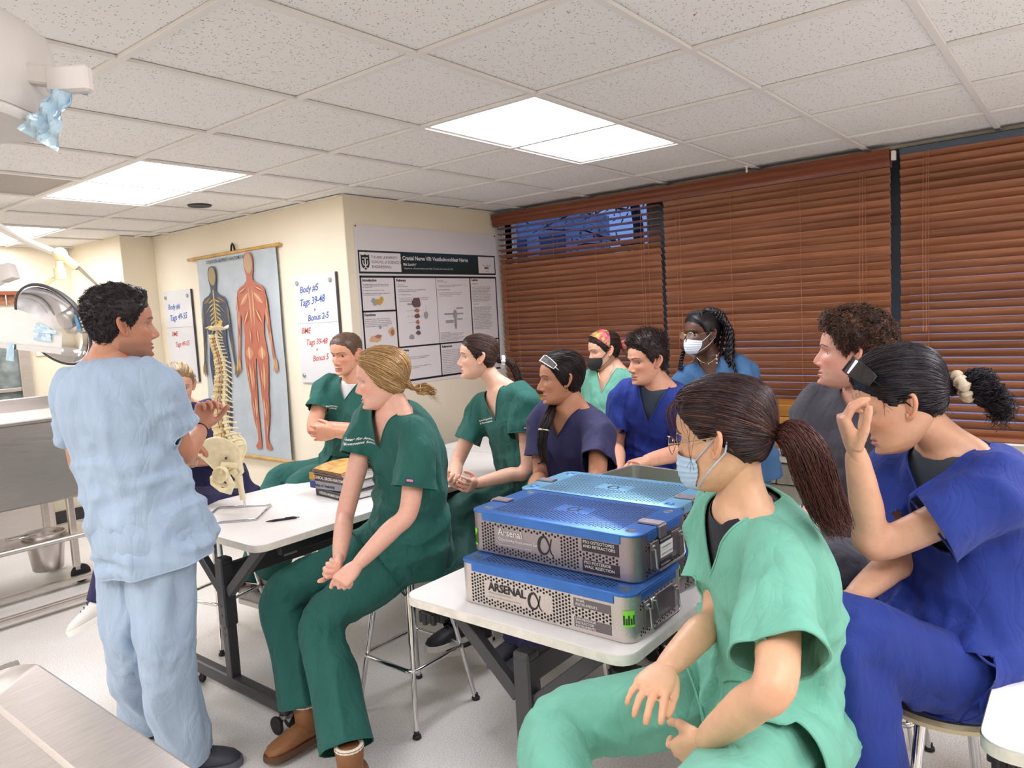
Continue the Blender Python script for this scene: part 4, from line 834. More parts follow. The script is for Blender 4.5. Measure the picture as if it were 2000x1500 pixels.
# dish lamp
DL = thing('surgical_lamp', 'round surgical lamp with polished dish on a jointed arm', 'lamp', at(105, 640, 4.05)); DO = np.array(DL.location)
dc = at(107, 634, 4.0); nz = unit(hdir(250)+vec(0, 0, -.42)); sx_, sy_, _ = frame(nz); Rd = np.stack([sx_, sy_, nz], 1); rr = .228
MB().lathe([(.03, -.10), (.09, -.095), (.16, -.07), (.205, -.03), (rr, .0), (rr+.008, .006), (rr+.006, .014), (rr-.004, .012), (.20, -.022), (.155, -.055), (.09, -.078), (.03, -.083)], 48, dc, Rd).build('reflector', M['chrome'], DL, True, off=DO)
MB().lathe([(.236, -.002), (.244, .006), (.242, .016), (.23, .016)], 48, dc, Rd, cap=False).build('rim_gasket', M['frame'], DL, True, off=DO)
MB().lathe([(.05, -.082), (.05, -.04), (.04, -.03), (.0, -.028)], 20, dc+sx_*.03, Rd).build('lamp_core', M['alu'], DL, True, off=DO)
MB().lathe([(.02, -.17), (.07, -.165), (.10, -.14), (.17, -.08), (.21, -.034), (.2, -.03)], 36, dc, Rd, cap=False).build('back_shell', mat('cream_enamel', '#efe3bd', .35), DL, True, off=DO)
kb = at(172, 628, 4.08); Rk = np.stack([unit(CR), unit(CF), unit(CU)], 1) @ roty(math.radians(-20))
MB().box(kb, (.09, .10, .12), .012, Rk, 2).build('control_box', mat('cream_enamel', '#efe3bd', .35), DL, True, off=DO)
kp = kb + Rk @ vec(.012, -.053, .005); MB().box(kp, (.055, .008, .085), .002, Rk).build('keypad', M['black'], DL, off=DO)
for i in range(3):
    for j in range(4): MB().box(kp+Rk @ vec(-.016+.016*i, -.006, -.03+.02*j), (.011, .004, .013), .001, Rk).build('key', M['label'], DL, off=DO)
MB().box(kb + Rk @ vec(-.03, -.054, -.01), (.02, .004, .09), .001, Rk).build('tape', M['tape'], DL, off=DO)
jt = at(117, 497, 4.15)
MB().tube(spline([at(150, 640, 4.12), at(110, 590, 4.14), at(90, 560, 4.15), at(100, 548, 4.15), at(114, 540, 4.15)], 16), .011, 10).build('yoke', mat('cream_enamel', '#efe3bd', .35), DL, True, off=DO)
MB().cyl(at(117, 545, 4.15), at(116, 510, 4.15), .024, .02).lathe([(.03, -.03), (.03, .03)], 18, at(117, 535, 4.15)).ell(jt, (.04, .04, .04)).build('joint', mat('cream_enamel', '#efe3bd', .35), DL, True, off=DO)
MB().tube([jt, at(150, 523, 4.2)], [.026, .022], 12).build('arm_sleeve', mat('cream_enamel', '#efe3bd', .35), DL, True, off=DO)
ew = on_x(222, 589, XP-.01); MB().tube([at(148, 521, 4.2), (at(148, 521, 4.2)+ew)/2, ew], [.019, .019, .019], 12).lathe([(.05, 0), (.05, .012), (.03, .02)], 16, ew+vec(.01, 0, 0), roty(-math.pi/2)).build('arm_tube', M['chrome'], DL, True, off=DO)
MB().tube([jt, at(105, 470, 4.2)+vec(-.1, .1, .0), at(60, 440, 4.4)*[1, 1, 0]+vec(-.3, .2, HC)], [.02, .02, .03], 10).build('ceiling_arm', M['lampw'], DL, True, off=DO)
# bar lamp in front of the dish
BL = thing('bar_lamp', 'long white lamp head with blue tape in front of the round dish', 'lamp', at(20, 650, 3.0)); BO = np.array(BL.location)
prof = [(-150, 600), (-40, 598), (40, 606), (70, 618), (100, 641), (121, 652), (120, 690), (-150, 662)]
dd = 2.95; fr0 = np.array([at(a, b, dd) for a, b in prof]); ldir = unit(_ray(50, 645)); bk0 = fr0 + ldir*.16
MB().loft([fr0, bk0]).build('head_shell', M['lampw'], BL, off=BO)
MB().loft([np.array([at(a, b, dd-.004) for a, b in ((-150, 654), (119, 681), (120, 692), (-150, 664))]), np.array([at(a, b, dd-.004) for a, b in ((-150, 654), (119, 681), (120, 692), (-150, 664))])+ldir*.15]).build('lower_rail', M['alu'], BL, off=BO)
film('blue_tape', ((70, 630), (98, 640), (100, 668), (66, 664)), dd-.008, BL, BO, 8, 8, .002); film('blue_tape', ((62, 640), (110, 645), (110, 653), (62, 648)), dd-.012, BL, BO, 6, 3, .001); film('blue_tape', ((13, 670), (28, 672), (27, 706), (12, 704)), dd-.01, BL, BO, 6, 6, .002)
MB().tube([at(-120, 610, dd+.1), at(-140, 520, dd+.1), at(-160, 520, dd)*[1, 1, 0]+vec(0, 0, HC)], [.03, .03, .035], 12).build('ceiling_arm', M['lampw'], BL, True, off=BO)
SJ = thing('lamp_joint', 'small grey lamp arm joint near the wall at the left edge', 'lamp part', at(12, 535, 4.6)); JO = np.array(SJ.location)
MB().box(at(15, 533, 4.6), (.09, .08, .10), .012, Rk, 2).build('joint_block', M['lampg'], SJ, True, off=JO); MB().tube([at(12, 545, 4.62), at(-30, 570, 4.6), at(-80, 570, 4.5)], .018, 10).build('arm_tube', M['lampw'], SJ, True, off=JO); MB().tube([at(12, 525, 4.6), at(-40, 500, 4.6), at(-40, 500, 4.6)*[1, 1, 0]+vec(0, 0, HC)], .018, 10).build('ceiling_arm', M['lampw'], SJ, True, off=JO)
# ------------------------------------------------------------------ window in the far wall, switch plate
w2 = struct('window_2', MB().box((.645, YF-.03, 1.42), (.09, .06, .70), .004).box((.2, YF-.03, 1.755), (.98, .05, .05), .004).box((.2, YF-.03, 1.10), (.98, .06, .05), .004), M['steel'])
MB().box((.2, YF-.012, 1.43), (.8, .01, .62)).build('pane', mat('dusk_reflection', '#8a938f', .12, var=.45, vscale=9), w2)
MB().box((.2, YF-.03, 1.23), (.8, .03, .03), .003).build('glazing_bar', M['steel'], w2)
vb = thing('far_window_blind', 'short dark wooden blind at the left edge of the far wall', 'window blind', (.3, YF-.04, 1.95))
MB().box((.05, 0, .095), (.62, .05, .035), .004).build('valance', M['valance'], vb)
sl = MB().box((0, 0, 0), (.56, .006, .034), .001).data('slat', M['slat'])
for k in range(2): put('slat', sl, vb, (.05, .01, .06-.04*k))
MB().cyl((.255, -.02, .09), (.255, -.02, .0), .003, n=6).build('cord', M['label'], vb)
c_ = on_y(80, 683, YF)
sw = thing('wall_switch', 'small cream switch plate on the far wall below the dish lamp', 'switch', (c_[0], YF, c_[2]))
MB().box((0, -.008, 0), (.09, .014, .11), .004).build('plate', M['cream'], sw); MB().box((0, -.018, 0), (.02, .008, .03), .002).build('toggle', M['white'], sw)
sh_ = thing('counter_box', 'white carton standing at the foot of the far window', 'carton', on_y(10, 790, 6.0)*[1, 1, 0]+vec(0, 0, 1.06))
MB().box((0, 0, .03), (.28, .1, .07), .004).build('carton', M['label'], sh_)
hc = thing('far_cabinet', 'low steel cabinet under the far window at the left edge', 'cabinet', (.2, 5.98, 0))
MB().box((0, 0, .53), (.85, .36, 1.05), .006).build('cabinet_body', M['steel'], hc)
for s in (-1, 1): d_ = MB().box((s*.21, -.185, .55), (.40, .012, .95), .003).build('door', M['steelv'], hc); MB().cyl((s*.04, -.2, .6), (s*.04, -.2, .75), .006, n=8).build('handle', M['alu'], d_)
# ------------------------------------------------------------------ people: shape tools
def vnoise(p, seed=0):                               # smooth value noise, p (n,3) -> 0..1
    i = np.floor(p).astype(np.int64); f = p-i; f = f*f*(3-2*f); out = 0
    for dx in (0, 1):
        for dy in (0, 1):
            for dz in (0, 1):
                h = (i[:, 0]+dx)*374761393 + (i[:, 1]+dy)*668265263 + (i[:, 2]+dz)*2147483647 + seed*974711
                h = (h ^ (h >> 13))*1274126177; h = ((h ^ (h >> 16)) & 0xffffff)/0xffffff
                w_ = (f[:, 0] if dx else 1-f[:, 0])*(f[:, 1] if dy else 1-f[:, 1])*(f[:, 2] if dz else 1-f[:, 2]); out = out + w_*h
    return out
def remesh(mb, vox, it=3):
    o = bpy.data.objects.new('tmp', mb.data('tmp', [])); COL.objects.link(o)
    md = o.modifiers.new('r', 'REMESH'); md.mode = 'VOXEL'; md.voxel_size = vox
    e = o.evaluated_get(bpy.context.evaluated_depsgraph_get()); me = e.to_mesh(); n = len(me.vertices)
    V = np.empty(n*3); me.vertices.foreach_get('co', V); V = V.reshape(-1, 3)
    L = np.empty(len(me.loops), int); me.loops.foreach_get('vertex_index', L); F = L.reshape(-1, 4)
    e.to_mesh_clear(); d = o.data; bpy.data.objects.remove(o); bpy.data.meshes.remove(d)
    return lap(V, F, it), F
def lap(V, F, it, fac=.6):
    k = F.shape[1]; a = np.concatenate([F[:, i] for i in range(k)]); b = np.concatenate([F[:, (i+1) % k] for i in range(k)])
    A, B = np.r_[a, b], np.r_[b, a]; cnt = np.bincount(A, minlength=len(V))[:, None].clip(1)
    for _ in range(it):
        S = np.stack([np.bincount(A, V[B, q], len(V)) for q in range(3)], 1)/cnt; V = V+(S-V)*fac
    return V
def normals(V, F):
    a, b, c = V[F[:, 0]], V[F[:, 1]], V[F[:, 2]]; fn = np.cross(b-a, c-a); N = np.zeros_like(V)
    for i in range(F.shape[1]):
        for q in range(3): N[:, q] += np.bincount(F[:, i], fn[:, q], len(V))
    return N/np.linalg.norm(N, axis=1)[:, None].clip(1e-9)
def tris(F): return np.concatenate([F[:, [0, 1, 2]], F[:, [0, 2, 3]]]) if F.shape[1] == 4 else F
def clip(V, F, g):                                   # keep g > 0; returns V, F, cut segments
    g = np.asarray(g, float); g = np.where(np.abs(g) < 1e-7, 1e-7, g); T = tris(F); s = g[T] > 0; c = s.sum(1)
    keep = [list(t) for t in T[c == 3]]; nv = []; cache = {}; segs = []
    def ed(i, j):
        k = (min(i, j), max(i, j))
        if k not in cache: t_ = g[i]/(g[i]-g[j]); cache[k] = len(V)+len(nv); nv.append(V[i]+(V[j]-V[i])*t_)
        return cache[k]
    for t_ in T[(c == 1) | (c == 2)]:
        t_ = [int(x) for x in t_]; q = [g[x] > 0 for x in t_]
        if sum(q) == 1:
            i = q.index(True); a, b, d = t_[i], t_[(i+1) % 3], t_[(i+2) % 3]; x, y = ed(a, b), ed(a, d); keep.append([a, x, y]); segs.append((x, y))
        else:
            i = q.index(False); a, b, d = t_[i], t_[(i+1) % 3], t_[(i+2) % 3]; x, y = ed(a, b), ed(a, d); keep += [[x, b, d], [x, d, y]]; segs.append((y, x))
    V = np.r_[V, np.array(nv).reshape(-1, 3)]; F = np.array(keep, int).reshape(-1, 3)
    u, inv = np.unique(F, return_inverse=True); mp = -np.ones(len(V), int); mp[u] = np.arange(len(u))
    return V[u], inv.reshape(-1, 3), [(mp[a], mp[b]) for a, b in segs]
def loops_of(segs):
    nx = {}
    for a, b in segs: nx.setdefault(a, []).append(b); nx.setdefault(b, []).append(a)
    seen = set(); out = []
    for s in nx:
        if s in seen: continue
        lp_ = [s]; seen.add(s); cur = s
        while True:
            n = [x for x in nx[cur] if x not in seen]
            if not n: break
            cur = n[0]; seen.add(cur); lp_.append(cur)
        if len(lp_) > 8: out.append(lp_)
    return out
def ringpts(c, r, f, a, b, n=28, e=2.3, b2=None):    # superellipse: half width a along r, half depth b (front) / b2 (back) along f
    t_ = np.arange(n)*2*math.pi/n; x, y = np.cos(t_), np.sin(t_)
    x = np.sign(x)*np.abs(x)**(2/e); y = np.sign(y)*np.abs(y)**(2/e)
    bb = np.where(y > 0, b, b if b2 is None else b2); return c + (a*x)[:, None]*r + (bb*y)[:, None]*f
def rawmesh(name, V, F, mats, parent, off, col=None, smooth=True):
    me = bpy.data.meshes.new(name); F = np.asarray(F)
    me.vertices.add(len(V)); me.vertices.foreach_set('co', (np.asarray(V)-off).ravel())
    k = F.shape[1]; me.loops.add(F.size); me.loops.foreach_set('vertex_index', F.ravel().astype(np.int32)); me.polygons.add(len(F))
    me.polygons.foreach_set('loop_start', (np.arange(len(F))*k).astype(np.int32))
    me.polygons.foreach_set('use_smooth', np.full(len(F), smooth)); me.materials.append(mats)
    if col is not None:
        at_ = me.color_attributes.new('Col', 'FLOAT_COLOR', 'POINT'); at_.data.foreach_set('color', np.c_[col, np.ones(len(col))].ravel())
    me.update(calc_edges=True); me.validate(); return put(name, me, parent)
def col_mat(name, rough, kind):
    t = NT(name); a = t.new('ShaderNodeAttribute', attribute_name='Col'); t.set(Roughness=rough)
    if kind == 'skin':
        v = t.coord(); n = t.noise(v, 55, 4, .6); t.link(t.mix(.35, a.outputs['Color'], t.ramp(n, [(.3, (.78, .70, .68, 1)), (.7, (1.0, 1.0, 1.0, 1))]), 'MULTIPLY'), t.b.inputs['Base Color'])
        t.bump(t.noise(v, 420, 2), .06, .001)
    else:
        t.link(a.outputs['Color'], t.b.inputs['Base Color']); t.b.inputs['Specular IOR Level'].default_value = .35
    return t.m
SKIN = col_mat('skin', .46, 'skin'); HAIR = col_mat('hair', .42, 'hair')
def cloth_mat(name, hexc, wr=.5, rough=.8, weave=True):
    t = NT(name); c = lin(hexc); t.set(Roughness=rough); t.b.inputs['Sheen Weight'].default_value = .05; v = t.coord((1, 1, .42))
    n = t.noise(v, 9, 5, .55, .8); t.link(t.ramp(n, [(.25, tuple(x*.88 for x in c[:3])+(1,)), (.75, tuple(min(1, x*1.07) for x in c[:3])+(1,))]), t.b.inputs['Base Color'])
    def ridge(sc_, d_):
        q = t.noise(v, sc_, 2, .5, d_); a_ = t.new('ShaderNodeMath', operation='SUBTRACT'); a_.inputs[1].default_value = .5; t.link(q, a_.inputs[0]); b_ = t.new('ShaderNodeMath', operation='ABSOLUTE'); t.link(a_.outputs[0], b_.inputs[0]); c_ = t.new('ShaderNodeMath', operation='POWER'); c_.inputs[1].default_value = .6; t.link(b_.outputs[0], c_.inputs[0]); return c_.outputs[0]
    ad = t.new('ShaderNodeMath', operation='MULTIPLY_ADD'); ad.inputs[1].default_value = .4; t.link(ridge(17, 1.2), ad.inputs[0]); t.link(ridge(7, .9), ad.inputs[2]); t.bump(ad.outputs[0], wr*.42, .03); return t.m
# ------------------------------------------------------------------ head
_z = [-.118, -.110, -.095, -.075, -.05, -.025, 0, .03, .06, .085, .105, .115]
_yf = [.050, .079, .0905, .0885, .0875, .089, .0865, .0945, .0895, .0725, .042, .004]
_yb = [.020, .002, -.022, -.048, -.068, -.084, -.096, -.103, -.100, -.086, -.052, -.012]
_w = [.014, .029, .044, .0555, .0635, .0685, .0725, .0755, .0735, .0605, .036, .004]
_yc = [.035, .036, .028, .012, -.002, -.008, -.010, -.010, -.010, -.010, -.008, -.004]
def _itp(z, arr):
    zs = np.asarray(_z); a = np.asarray(arr); m = np.gradient(a, zs); i = np.clip(np.searchsorted(zs, z)-1, 0, len(zs)-2); h = zs[i+1]-zs[i]; t_ = (z-zs[i])/h
    return (2*t_**3-3*t_**2+1)*a[i]+(t_**3-2*t_**2+t_)*h*m[i]+(-2*t_**3+3*t_**2)*a[i+1]+(t_**3-t_**2)*h*m[i+1]
def head_base(a, z, jaw=1.0):
    w_ = _itp(z, _w)*np.where(z < -.03, 1+(jaw-1)*np.clip((-z-.03)/.04, 0, 1), 1); yc = _itp(z, _yc); d = np.where(np.cos(a) > 0, _itp(z, _yf)-yc, yc-_itp(z, _yb))
    s, c = np.sin(a), np.cos(a); q = .90
    return np.stack([w_*np.sign(s)*np.abs(s)**q, yc+d*np.sign(c)*np.abs(c)**q, z], -1)
def G(x, s): return np.exp(-(x/s)**2)
def features(P, a, nose=1.0, brow=1.0, lips=1.0, chin=1.0):
    x, z = P[..., 0], P[..., 2]; ax = np.abs(x); fr = np.clip(np.cos(a)*1.6, 0, 1); D = np.zeros_like(x)
    h = np.interp(z, [-.056, -.050, -.046, -.041, -.035, -.028, -.015, 0, .012, .022, .03], [0, .004, .013, .0205, .0235, .0215, .016, .0095, .0055, .002, 0])*nose
    sg = np.interp(z, [-.056, -.04, -.03, -.01, .02], [.010, .0098, .0088, .0078, .009]); D += h*G(x, sg)
    D += .0085*nose*G(ax-.0135, .0055)*G(z+.0415, .0062)
    D -= .0128*G(ax-.031, .0165)*G(z-.001, .0112); D += .0045*brow*G(ax-.027, .024)*G(z-.021, .008); D -= .003*G(x, .012)*G(z-.012, .008)
    D += .0042*G(ax-.046, .02)*G(z+.024, .018); D -= .0035*G(ax-.045, .018)*G(z+.062, .022)
    m_ = np.clip(1-(ax/.029)**2, 0, 1); D += .0062*lips*m_*G(z+.0655, .0048); D += .0068*lips*m_*G(z+.0770, .0052); D -= .0052*np.clip(1-(ax/.027)**4, 0, 1)*G(z+.0710+.03*ax*ax/.03, .0017)
    D -= .0015*G(x, .0045)*G(z+.057, .006); D -= .0048*G(x, .024)*G(z+.0885, .0055); D += .0065*chin*G(x, .019)*G(z+.105, .012)
    return D*fr
def zrows():
    return np.r_[np.linspace(-.1178, -.09, 16)[:-1], np.linspace(-.09, .03, 82)[:-1], np.linspace(.03, .1145, 28)]
HZ = zrows(); _t = (np.arange(124)/62-1); HA = math.pi*(.46*_t+.54*_t**3)
def build_head(c):
    sk = np.array(lin(c['skin'])[:3]); A_, Z_ = np.meshgrid(HA, HZ); P = head_base(A_, Z_, c.get('jaw', 1)); f = features(P, A_, c.get('nose', 1), c.get('brow', 1), c.get('lips', 1), c.get('chin', 1)); P[..., 1] += f
    nr, nc = A_.shape; V = P.reshape(-1, 3); F = [[i*nc+j, i*nc+(j+1) % nc, (i+1)*nc+(j+1) % nc, (i+1)*nc+j] for i in range(nr-1) for j in range(nc)]
    V = np.r_[V, [[0, V[:nc, 1].mean(), -.1185]], [[0, V[-nc:, 1].mean(), .1155]]]; b, t_ = nr*nc, nr*nc+1
    F += [[b, (j+1) % nc, j, j] for j in range(nc)] + [[t_, (nr-1)*nc+j, (nr-1)*nc+(j+1) % nc, (nr-1)*nc+(j+1) % nc] for j in range(nc)]
    F = np.array(F); x, y, z = V.T; ax = np.abs(x); fr = (y > .03)
    C = np.tile(sk, (len(V), 1)); red = np.array([1.06, .80, .76])
    bl = (.55*G(ax-.043, .02)*G(z+.03, .018)+.55*G(x, .016)*G(z+.04, .012))*fr; C = C*(1+(red-1)*bl[:, None]*c.get('flush', 1))
    lipm = np.clip((1-(ax/.0275)**2)*3, 0, 1)*np.clip(np.maximum(G(z+.0655, .0042), G(z+.0765, .005))*1.6-.35, 0, 1)*fr*c.get('lipc', .75); lc = np.array(lin(c.get('lip', '#b5686a'))[:3]); C = C*(1-lipm[:, None])+lc*lipm[:, None]
    crease = np.clip(1-(ax/.026)**4, 0, 1)*G(z+.0710, .0012)*fr; C *= (1-.6*crease)[:, None]
    bz = .0235+.0055*np.cos((ax-.03)/.02)-.006; arch = .020+.006*np.exp(-((ax-.034)/.014)**2)-.0005
    bm = np.clip(1.6*np.exp(-((z-arch)/np.interp(ax, [.01, .02, .05], [.0042, .0038, .0022]))**2)-.3, 0, 1)*((ax > .0105) & (ax < .051))*fr*c.get('browd', .85); C = C*(1-bm[:, None])+np.array(lin(c.get('browc', c['hair']))[:3])*bm[:, None]
    if c.get('stubble'):
        st = c['stubble']*np.clip((-z-.045)/.02, 0, 1)*np.clip((ax+.02)/.03, 0, 1)*(y > -.02); C *= (1-.35*st)[:, None]*np.array([1, 1, 1.02])
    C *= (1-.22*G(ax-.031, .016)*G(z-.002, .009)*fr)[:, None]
    # eyes: ball, iris, lids
    def sph(cx, r, mask, colf, n=20):
        nonlocal V, F, C
        u = np.linspace(-math.pi/2, math.pi/2, n//2+1); w_ = np.arange(n)*2*math.pi/n; U_, W_ = np.meshgrid(u, w_, indexing='ij')
        # pole axis along y (forward)
        Q = np.stack([np.cos(U_)*np.cos(W_), np.sin(U_), np.cos(U_)*np.sin(W_)], -1).reshape(-1, 3)
        f_ = [[i*n+j, i*n+(j+1) % n, (i+1)*n+(j+1) % n, (i+1)*n+j] for i in range(n//2) for j in range(n)]; f_ = [q for q in f_ if mask(Q[q].mean(0))]
        F = np.r_[F, np.array(f_)+len(V)]; C = np.r_[C, colf(Q)]; V = np.r_[V, Q*r+cx]
    ye = float(head_base(np.array(.45), np.array(.0))[1])-.0180
    gx, gz = c.get('gaze', (0, 0))
    for s in (-1, 1):
        ctr = np.array([s*.0315, ye, .0005]); g = unit(np.array([gx, 1, gz]))
        def ec(Q):
            d = Q @ g; o = np.tile(np.array([.50, .46, .44]), (len(Q), 1)); o[d > .86] = lin(c.get('iris', '#3a2a20'))[:3]; o[d > .955] = (.01, .01, .01); return o
        sph(ctr, .0120, lambda q: q[1] > -.2, ec, 32)
        lz = c.get('lid', .30)
        lidc = lambda Q: np.tile(sk*.9, (len(Q), 1))*np.where((np.abs(Q[:, 2]-lz) < .09), .35, 1)[:, None]
        sph(ctr, .0131, lambda q: q[1] > -.1 and q[2] > lz-.02*0, lidc, 40); sph(ctr, .0129, lambda q: q[1] > -.1 and q[2] < -.38, lambda Q: np.tile(sk*.93, (len(Q), 1)), 40)
    # ears
    for s in (() if c.get('noear') else (-1, 1)):
        m_ = MB(); o = np.array([s*.0735, -.004, -.006]); out = unit(np.array([s*.72, -.70, 0])); up = unit(np.array([0, -.15, 1])); nrm = np.cross(out, up)
        cur = spline([o-out*.006+up*.012, o+out*.006+up*.030, o+out*.022+up*.026, o+out*.026+up*.008, o+out*.018-up*.012, o+out*.008-up*.024, o-out*.002-up*.026, o-out*.004-up*.014], 26)
        m_.tube(cur, np.interp(np.linspace(0, 1, 26), [0, .2, .6, .85, 1], [.0034, .0050, .0046, .0060, .004]), 8)
        m_.ell(o+out*.008+up*.003-nrm*0, (.016, .0022, .024), np.stack([out, np.cross(up, out), up], 1), 14, 8); m_.tube(spline([o+out*.014+up*.018, o+out*.014+up*.002, o+out*.006-up*.008], 8), .0034, 6)
        v_ = np.concatenate(m_.v); f_ = [q if len(q) == 4 else (q+[q[-1]] if len(q) == 3 else None) for q in m_.f]; f_ = [q for q in f_ if q]
        F = np.r_[F, np.array(f_)+len(V)]; C = np.r_[C, np.tile(sk*np.array([1.02, .88, .84]), (len(v_), 1))]; V = np.r_[V, v_]
    return V*c.get('hs', 1), F, C
# ------------------------------------------------------------------ hair
HLZ = ([0, .35, .7, .95, 1.15, 1.35, 1.6, 1.9, 2.4, 3.2], [.074, .070, .058, .036, .006, -.012, .016, -.03, -.062, -.074])
def hair_shell(c, thick, line=HLZ, n=(58, 84), rough=0, seed=0):
    zz = np.linspace(-.085, .1145, n[0]); aa = np.arange(n[1])*2*math.pi/n[1]-math.pi; A_, Z_ = np.meshgrid(aa, zz); P = head_base(A_, Z_)
    az = np.abs(np.arctan2(np.abs(P[..., 0]), P[..., 1]+.0)); m_ = Z_-np.interp(az, *line)
    ctr = np.array([0, -.006, .015]); d = P-ctr; d /= np.linalg.norm(d, axis=-1)[..., None]
    tp = np.clip(m_/.022, 0, 1); tp = tp*tp*(3-2*tp); th = thick(P, az)*tp
    if rough: th = th*(1+rough*(vnoise((P*np.array([70, 70, 70])).reshape(-1, 3), seed).reshape(A_.shape)-.5)*2)
    P = P+d*(th+np.where(m_ > -.004, .0012, -.004))[..., None]; nr, nc = A_.shape
    F = [[i*nc+j, i*nc+(j+1) % nc, (i+1)*nc+(j+1) % nc, (i+1)*nc+j] for i in range(nr-1) for j in range(nc) if m_[i, j] > -.007 or m_[i+1, (j+1) % nc] > -.007]
    V = np.r_[P.reshape(-1, 3), [[0, -.004, .1155+float(th[-1].mean())]]]; t_ = nr*nc
    F += [[t_, (nr-1)*nc+j, (nr-1)*nc+(j+1) % nc, (nr-1)*nc+(j+1) % nc] for j in range(nc)]
    return V, np.array(F)
class Strands:
    def __init__(s, col, var=.35, seed=1): s.V = []; s.F = []; s.C = []; s.n = 0; s.col = np.array(lin(col)[:3]); s.var = var; s.r = np.random.default_rng(seed); s.col2 = None
    def shell(s, V, F, mul=.8):
        s.V.append(V); s.F.append(F+s.n); q = vnoise(V*np.array([260, 60, 60]), 3)[:, None]; s.C.append(np.tile(s.col*mul, (len(V), 1))*(1+s.var*(q-.5))); s.n += len(V)
    def batch(s, P, r, sides=3, tone=None):          # P (n, k, 3) many strands at once, r (n, k) or (k,)
        P = np.asarray(P, float); n, k, _ = P.shape; r = np.broadcast_to(r, (n, k)); tg = np.gradient(P, axis=1); tg /= np.linalg.norm(tg, axis=2)[..., None].clip(1e-9)
        x = np.cross(tg, np.array([.31, .52, .79])); x /= np.linalg.norm(x, axis=2)[..., None].clip(1e-6); y = np.cross(tg, x); a = np.arange(sides)*2*math.pi/sides
        V = P[:, :, None]+r[..., None, None]*(np.cos(a)[:, None]*x[:, :, None]+np.sin(a)[:, None]*y[:, :, None])
        i, q = np.meshgrid(np.arange(k-1), np.arange(sides), indexing='ij'); f0 = np.stack([i*sides+q, i*sides+(q+1) % sides, (i+1)*sides+(q+1) % sides, (i+1)*sides+q], -1).reshape(-1, 4)
        F = (f0[None]+(np.arange(n)*k*sides)[:, None, None]).reshape(-1, 4)
        tn = 1+s.var*s.r.uniform(-1, 1, n) if tone is None else np.full(n, tone); cc = np.tile(s.col, (n, 1))
        if s.col2 is not None: cc[s.r.random(n) < s.mixp] = s.col2
        s.V.append(V.reshape(-1, 3)); s.F.append(F+s.n); s.C.append(np.repeat(cc*tn[:, None], k*sides, axis=0)); s.n += n*k*sides
    def strand(s, pts, r, sides=3, tone=None): s.batch(np.asarray(pts)[None], np.broadcast_to(r, (1, len(pts))), sides, tone)
    def get(s): return np.concatenate(s.V), np.concatenate(s.F), np.concatenate(s.C)
CT = np.array([0, -.006, .015])
def scalp_fn(V, F):
    bv = BVHTree.FromPolygons([tuple(v) for v in V], [list(f) if f[2] != f[3] else list(f[:3]) for f in F])
    def fn(d):
        d = unit(d); h = bv.ray_cast(Vector(CT+d*.4), Vector(-d)); return (np.array(h[0]) if h[0] is not None else CT+d*.1)
    return fn
def on_hair(rng, n, line=HLZ):
    out = []; m_ = 0
    while m_ < n:
        a = rng.uniform(-math.pi, math.pi, 4*n); z = rng.uniform(-.07, .114, 4*n); P = head_base(a, z); az = np.abs(np.arctan2(np.abs(P[:, 0]), P[:, 1])); q = P[z > np.interp(az, *line)+.004]; out.append(q); m_ += len(q)
    return np.concatenate(out)[:n]
def nrm_(d): return d/np.linalg.norm(d, axis=-1)[..., None].clip(1e-9)
def sc_all(sc, D):
    sh = D.shape; return np.array([sc(d) for d in D.reshape(-1, 3)]).reshape(sh)
def combed(S, sc, tie, n, r=.0011, line=HLZ, lift=.0015, wob=.0, droop=0, k=10):
    """strands lying on the scalp from where they grow to the tie point"""
    tie = np.asarray(tie, float); td = unit(tie-CT); d0 = nrm_(on_hair(S.r, n, line)-CT); om = np.arccos(np.clip(d0 @ td, -1, 1)).clip(.05)[:, None, None]; t_ = np.linspace(0, 1, k)[None, :, None]; t2 = t_**1.05
    D = (np.sin((1-t2)*om)*d0[:, None]+np.sin(t2*om)*td)/np.sin(om).clip(1e-3); w0 = S.r.normal(0, wob, (n, 1, 3)) if wob else 0
    D = nrm_(D+np.sin(math.pi*t_)*(vec(0, 0, -droop)+w0)); P = sc_all(sc, D); P = P+nrm_(P-CT)*(S.r.uniform(0, lift, (n, 1, 1))*(1-.4*t_)+.0006)
    P[:, -1] = P[:, -1]*.3+tie*.7+S.r.normal(0, .004, (n, 3)); S.batch(P, r*np.array([.5]+[1]*(k-2)+[.8])*S.r.uniform(.7, 1.3, (n, 1)))
def tail(S, path, width, n, r=.0011, frizz=.006, taper=.45, curl=0):
    path = spline(path, 14); L = np.linspace(0, 1, 14); o = S.r.normal(0, 1, (n, 3)); o /= np.linalg.norm(o, axis=1)[:, None].clip(1); t_ = L[None]*S.r.uniform(.75, 1.04, (n, 1)); ph = S.r.uniform(0, 6.28, (n, 1, 3))
    P = np.stack([np.interp(t_, L, path[:, q]) for q in range(3)], -1); wd = np.interp(t_, [0, .12, .5, 1], [.25, .8, 1, taper])*width
    P = P+o[:, None]*wd[..., None]+frizz*t_[..., None]*np.sin(ph+t_[..., None]*np.array([9, 8, 10])+curl*t_[..., None]*20); S.batch(P, r*np.linspace(1.1, .5, 14)*S.r.uniform(.7, 1.3, (n, 1)))
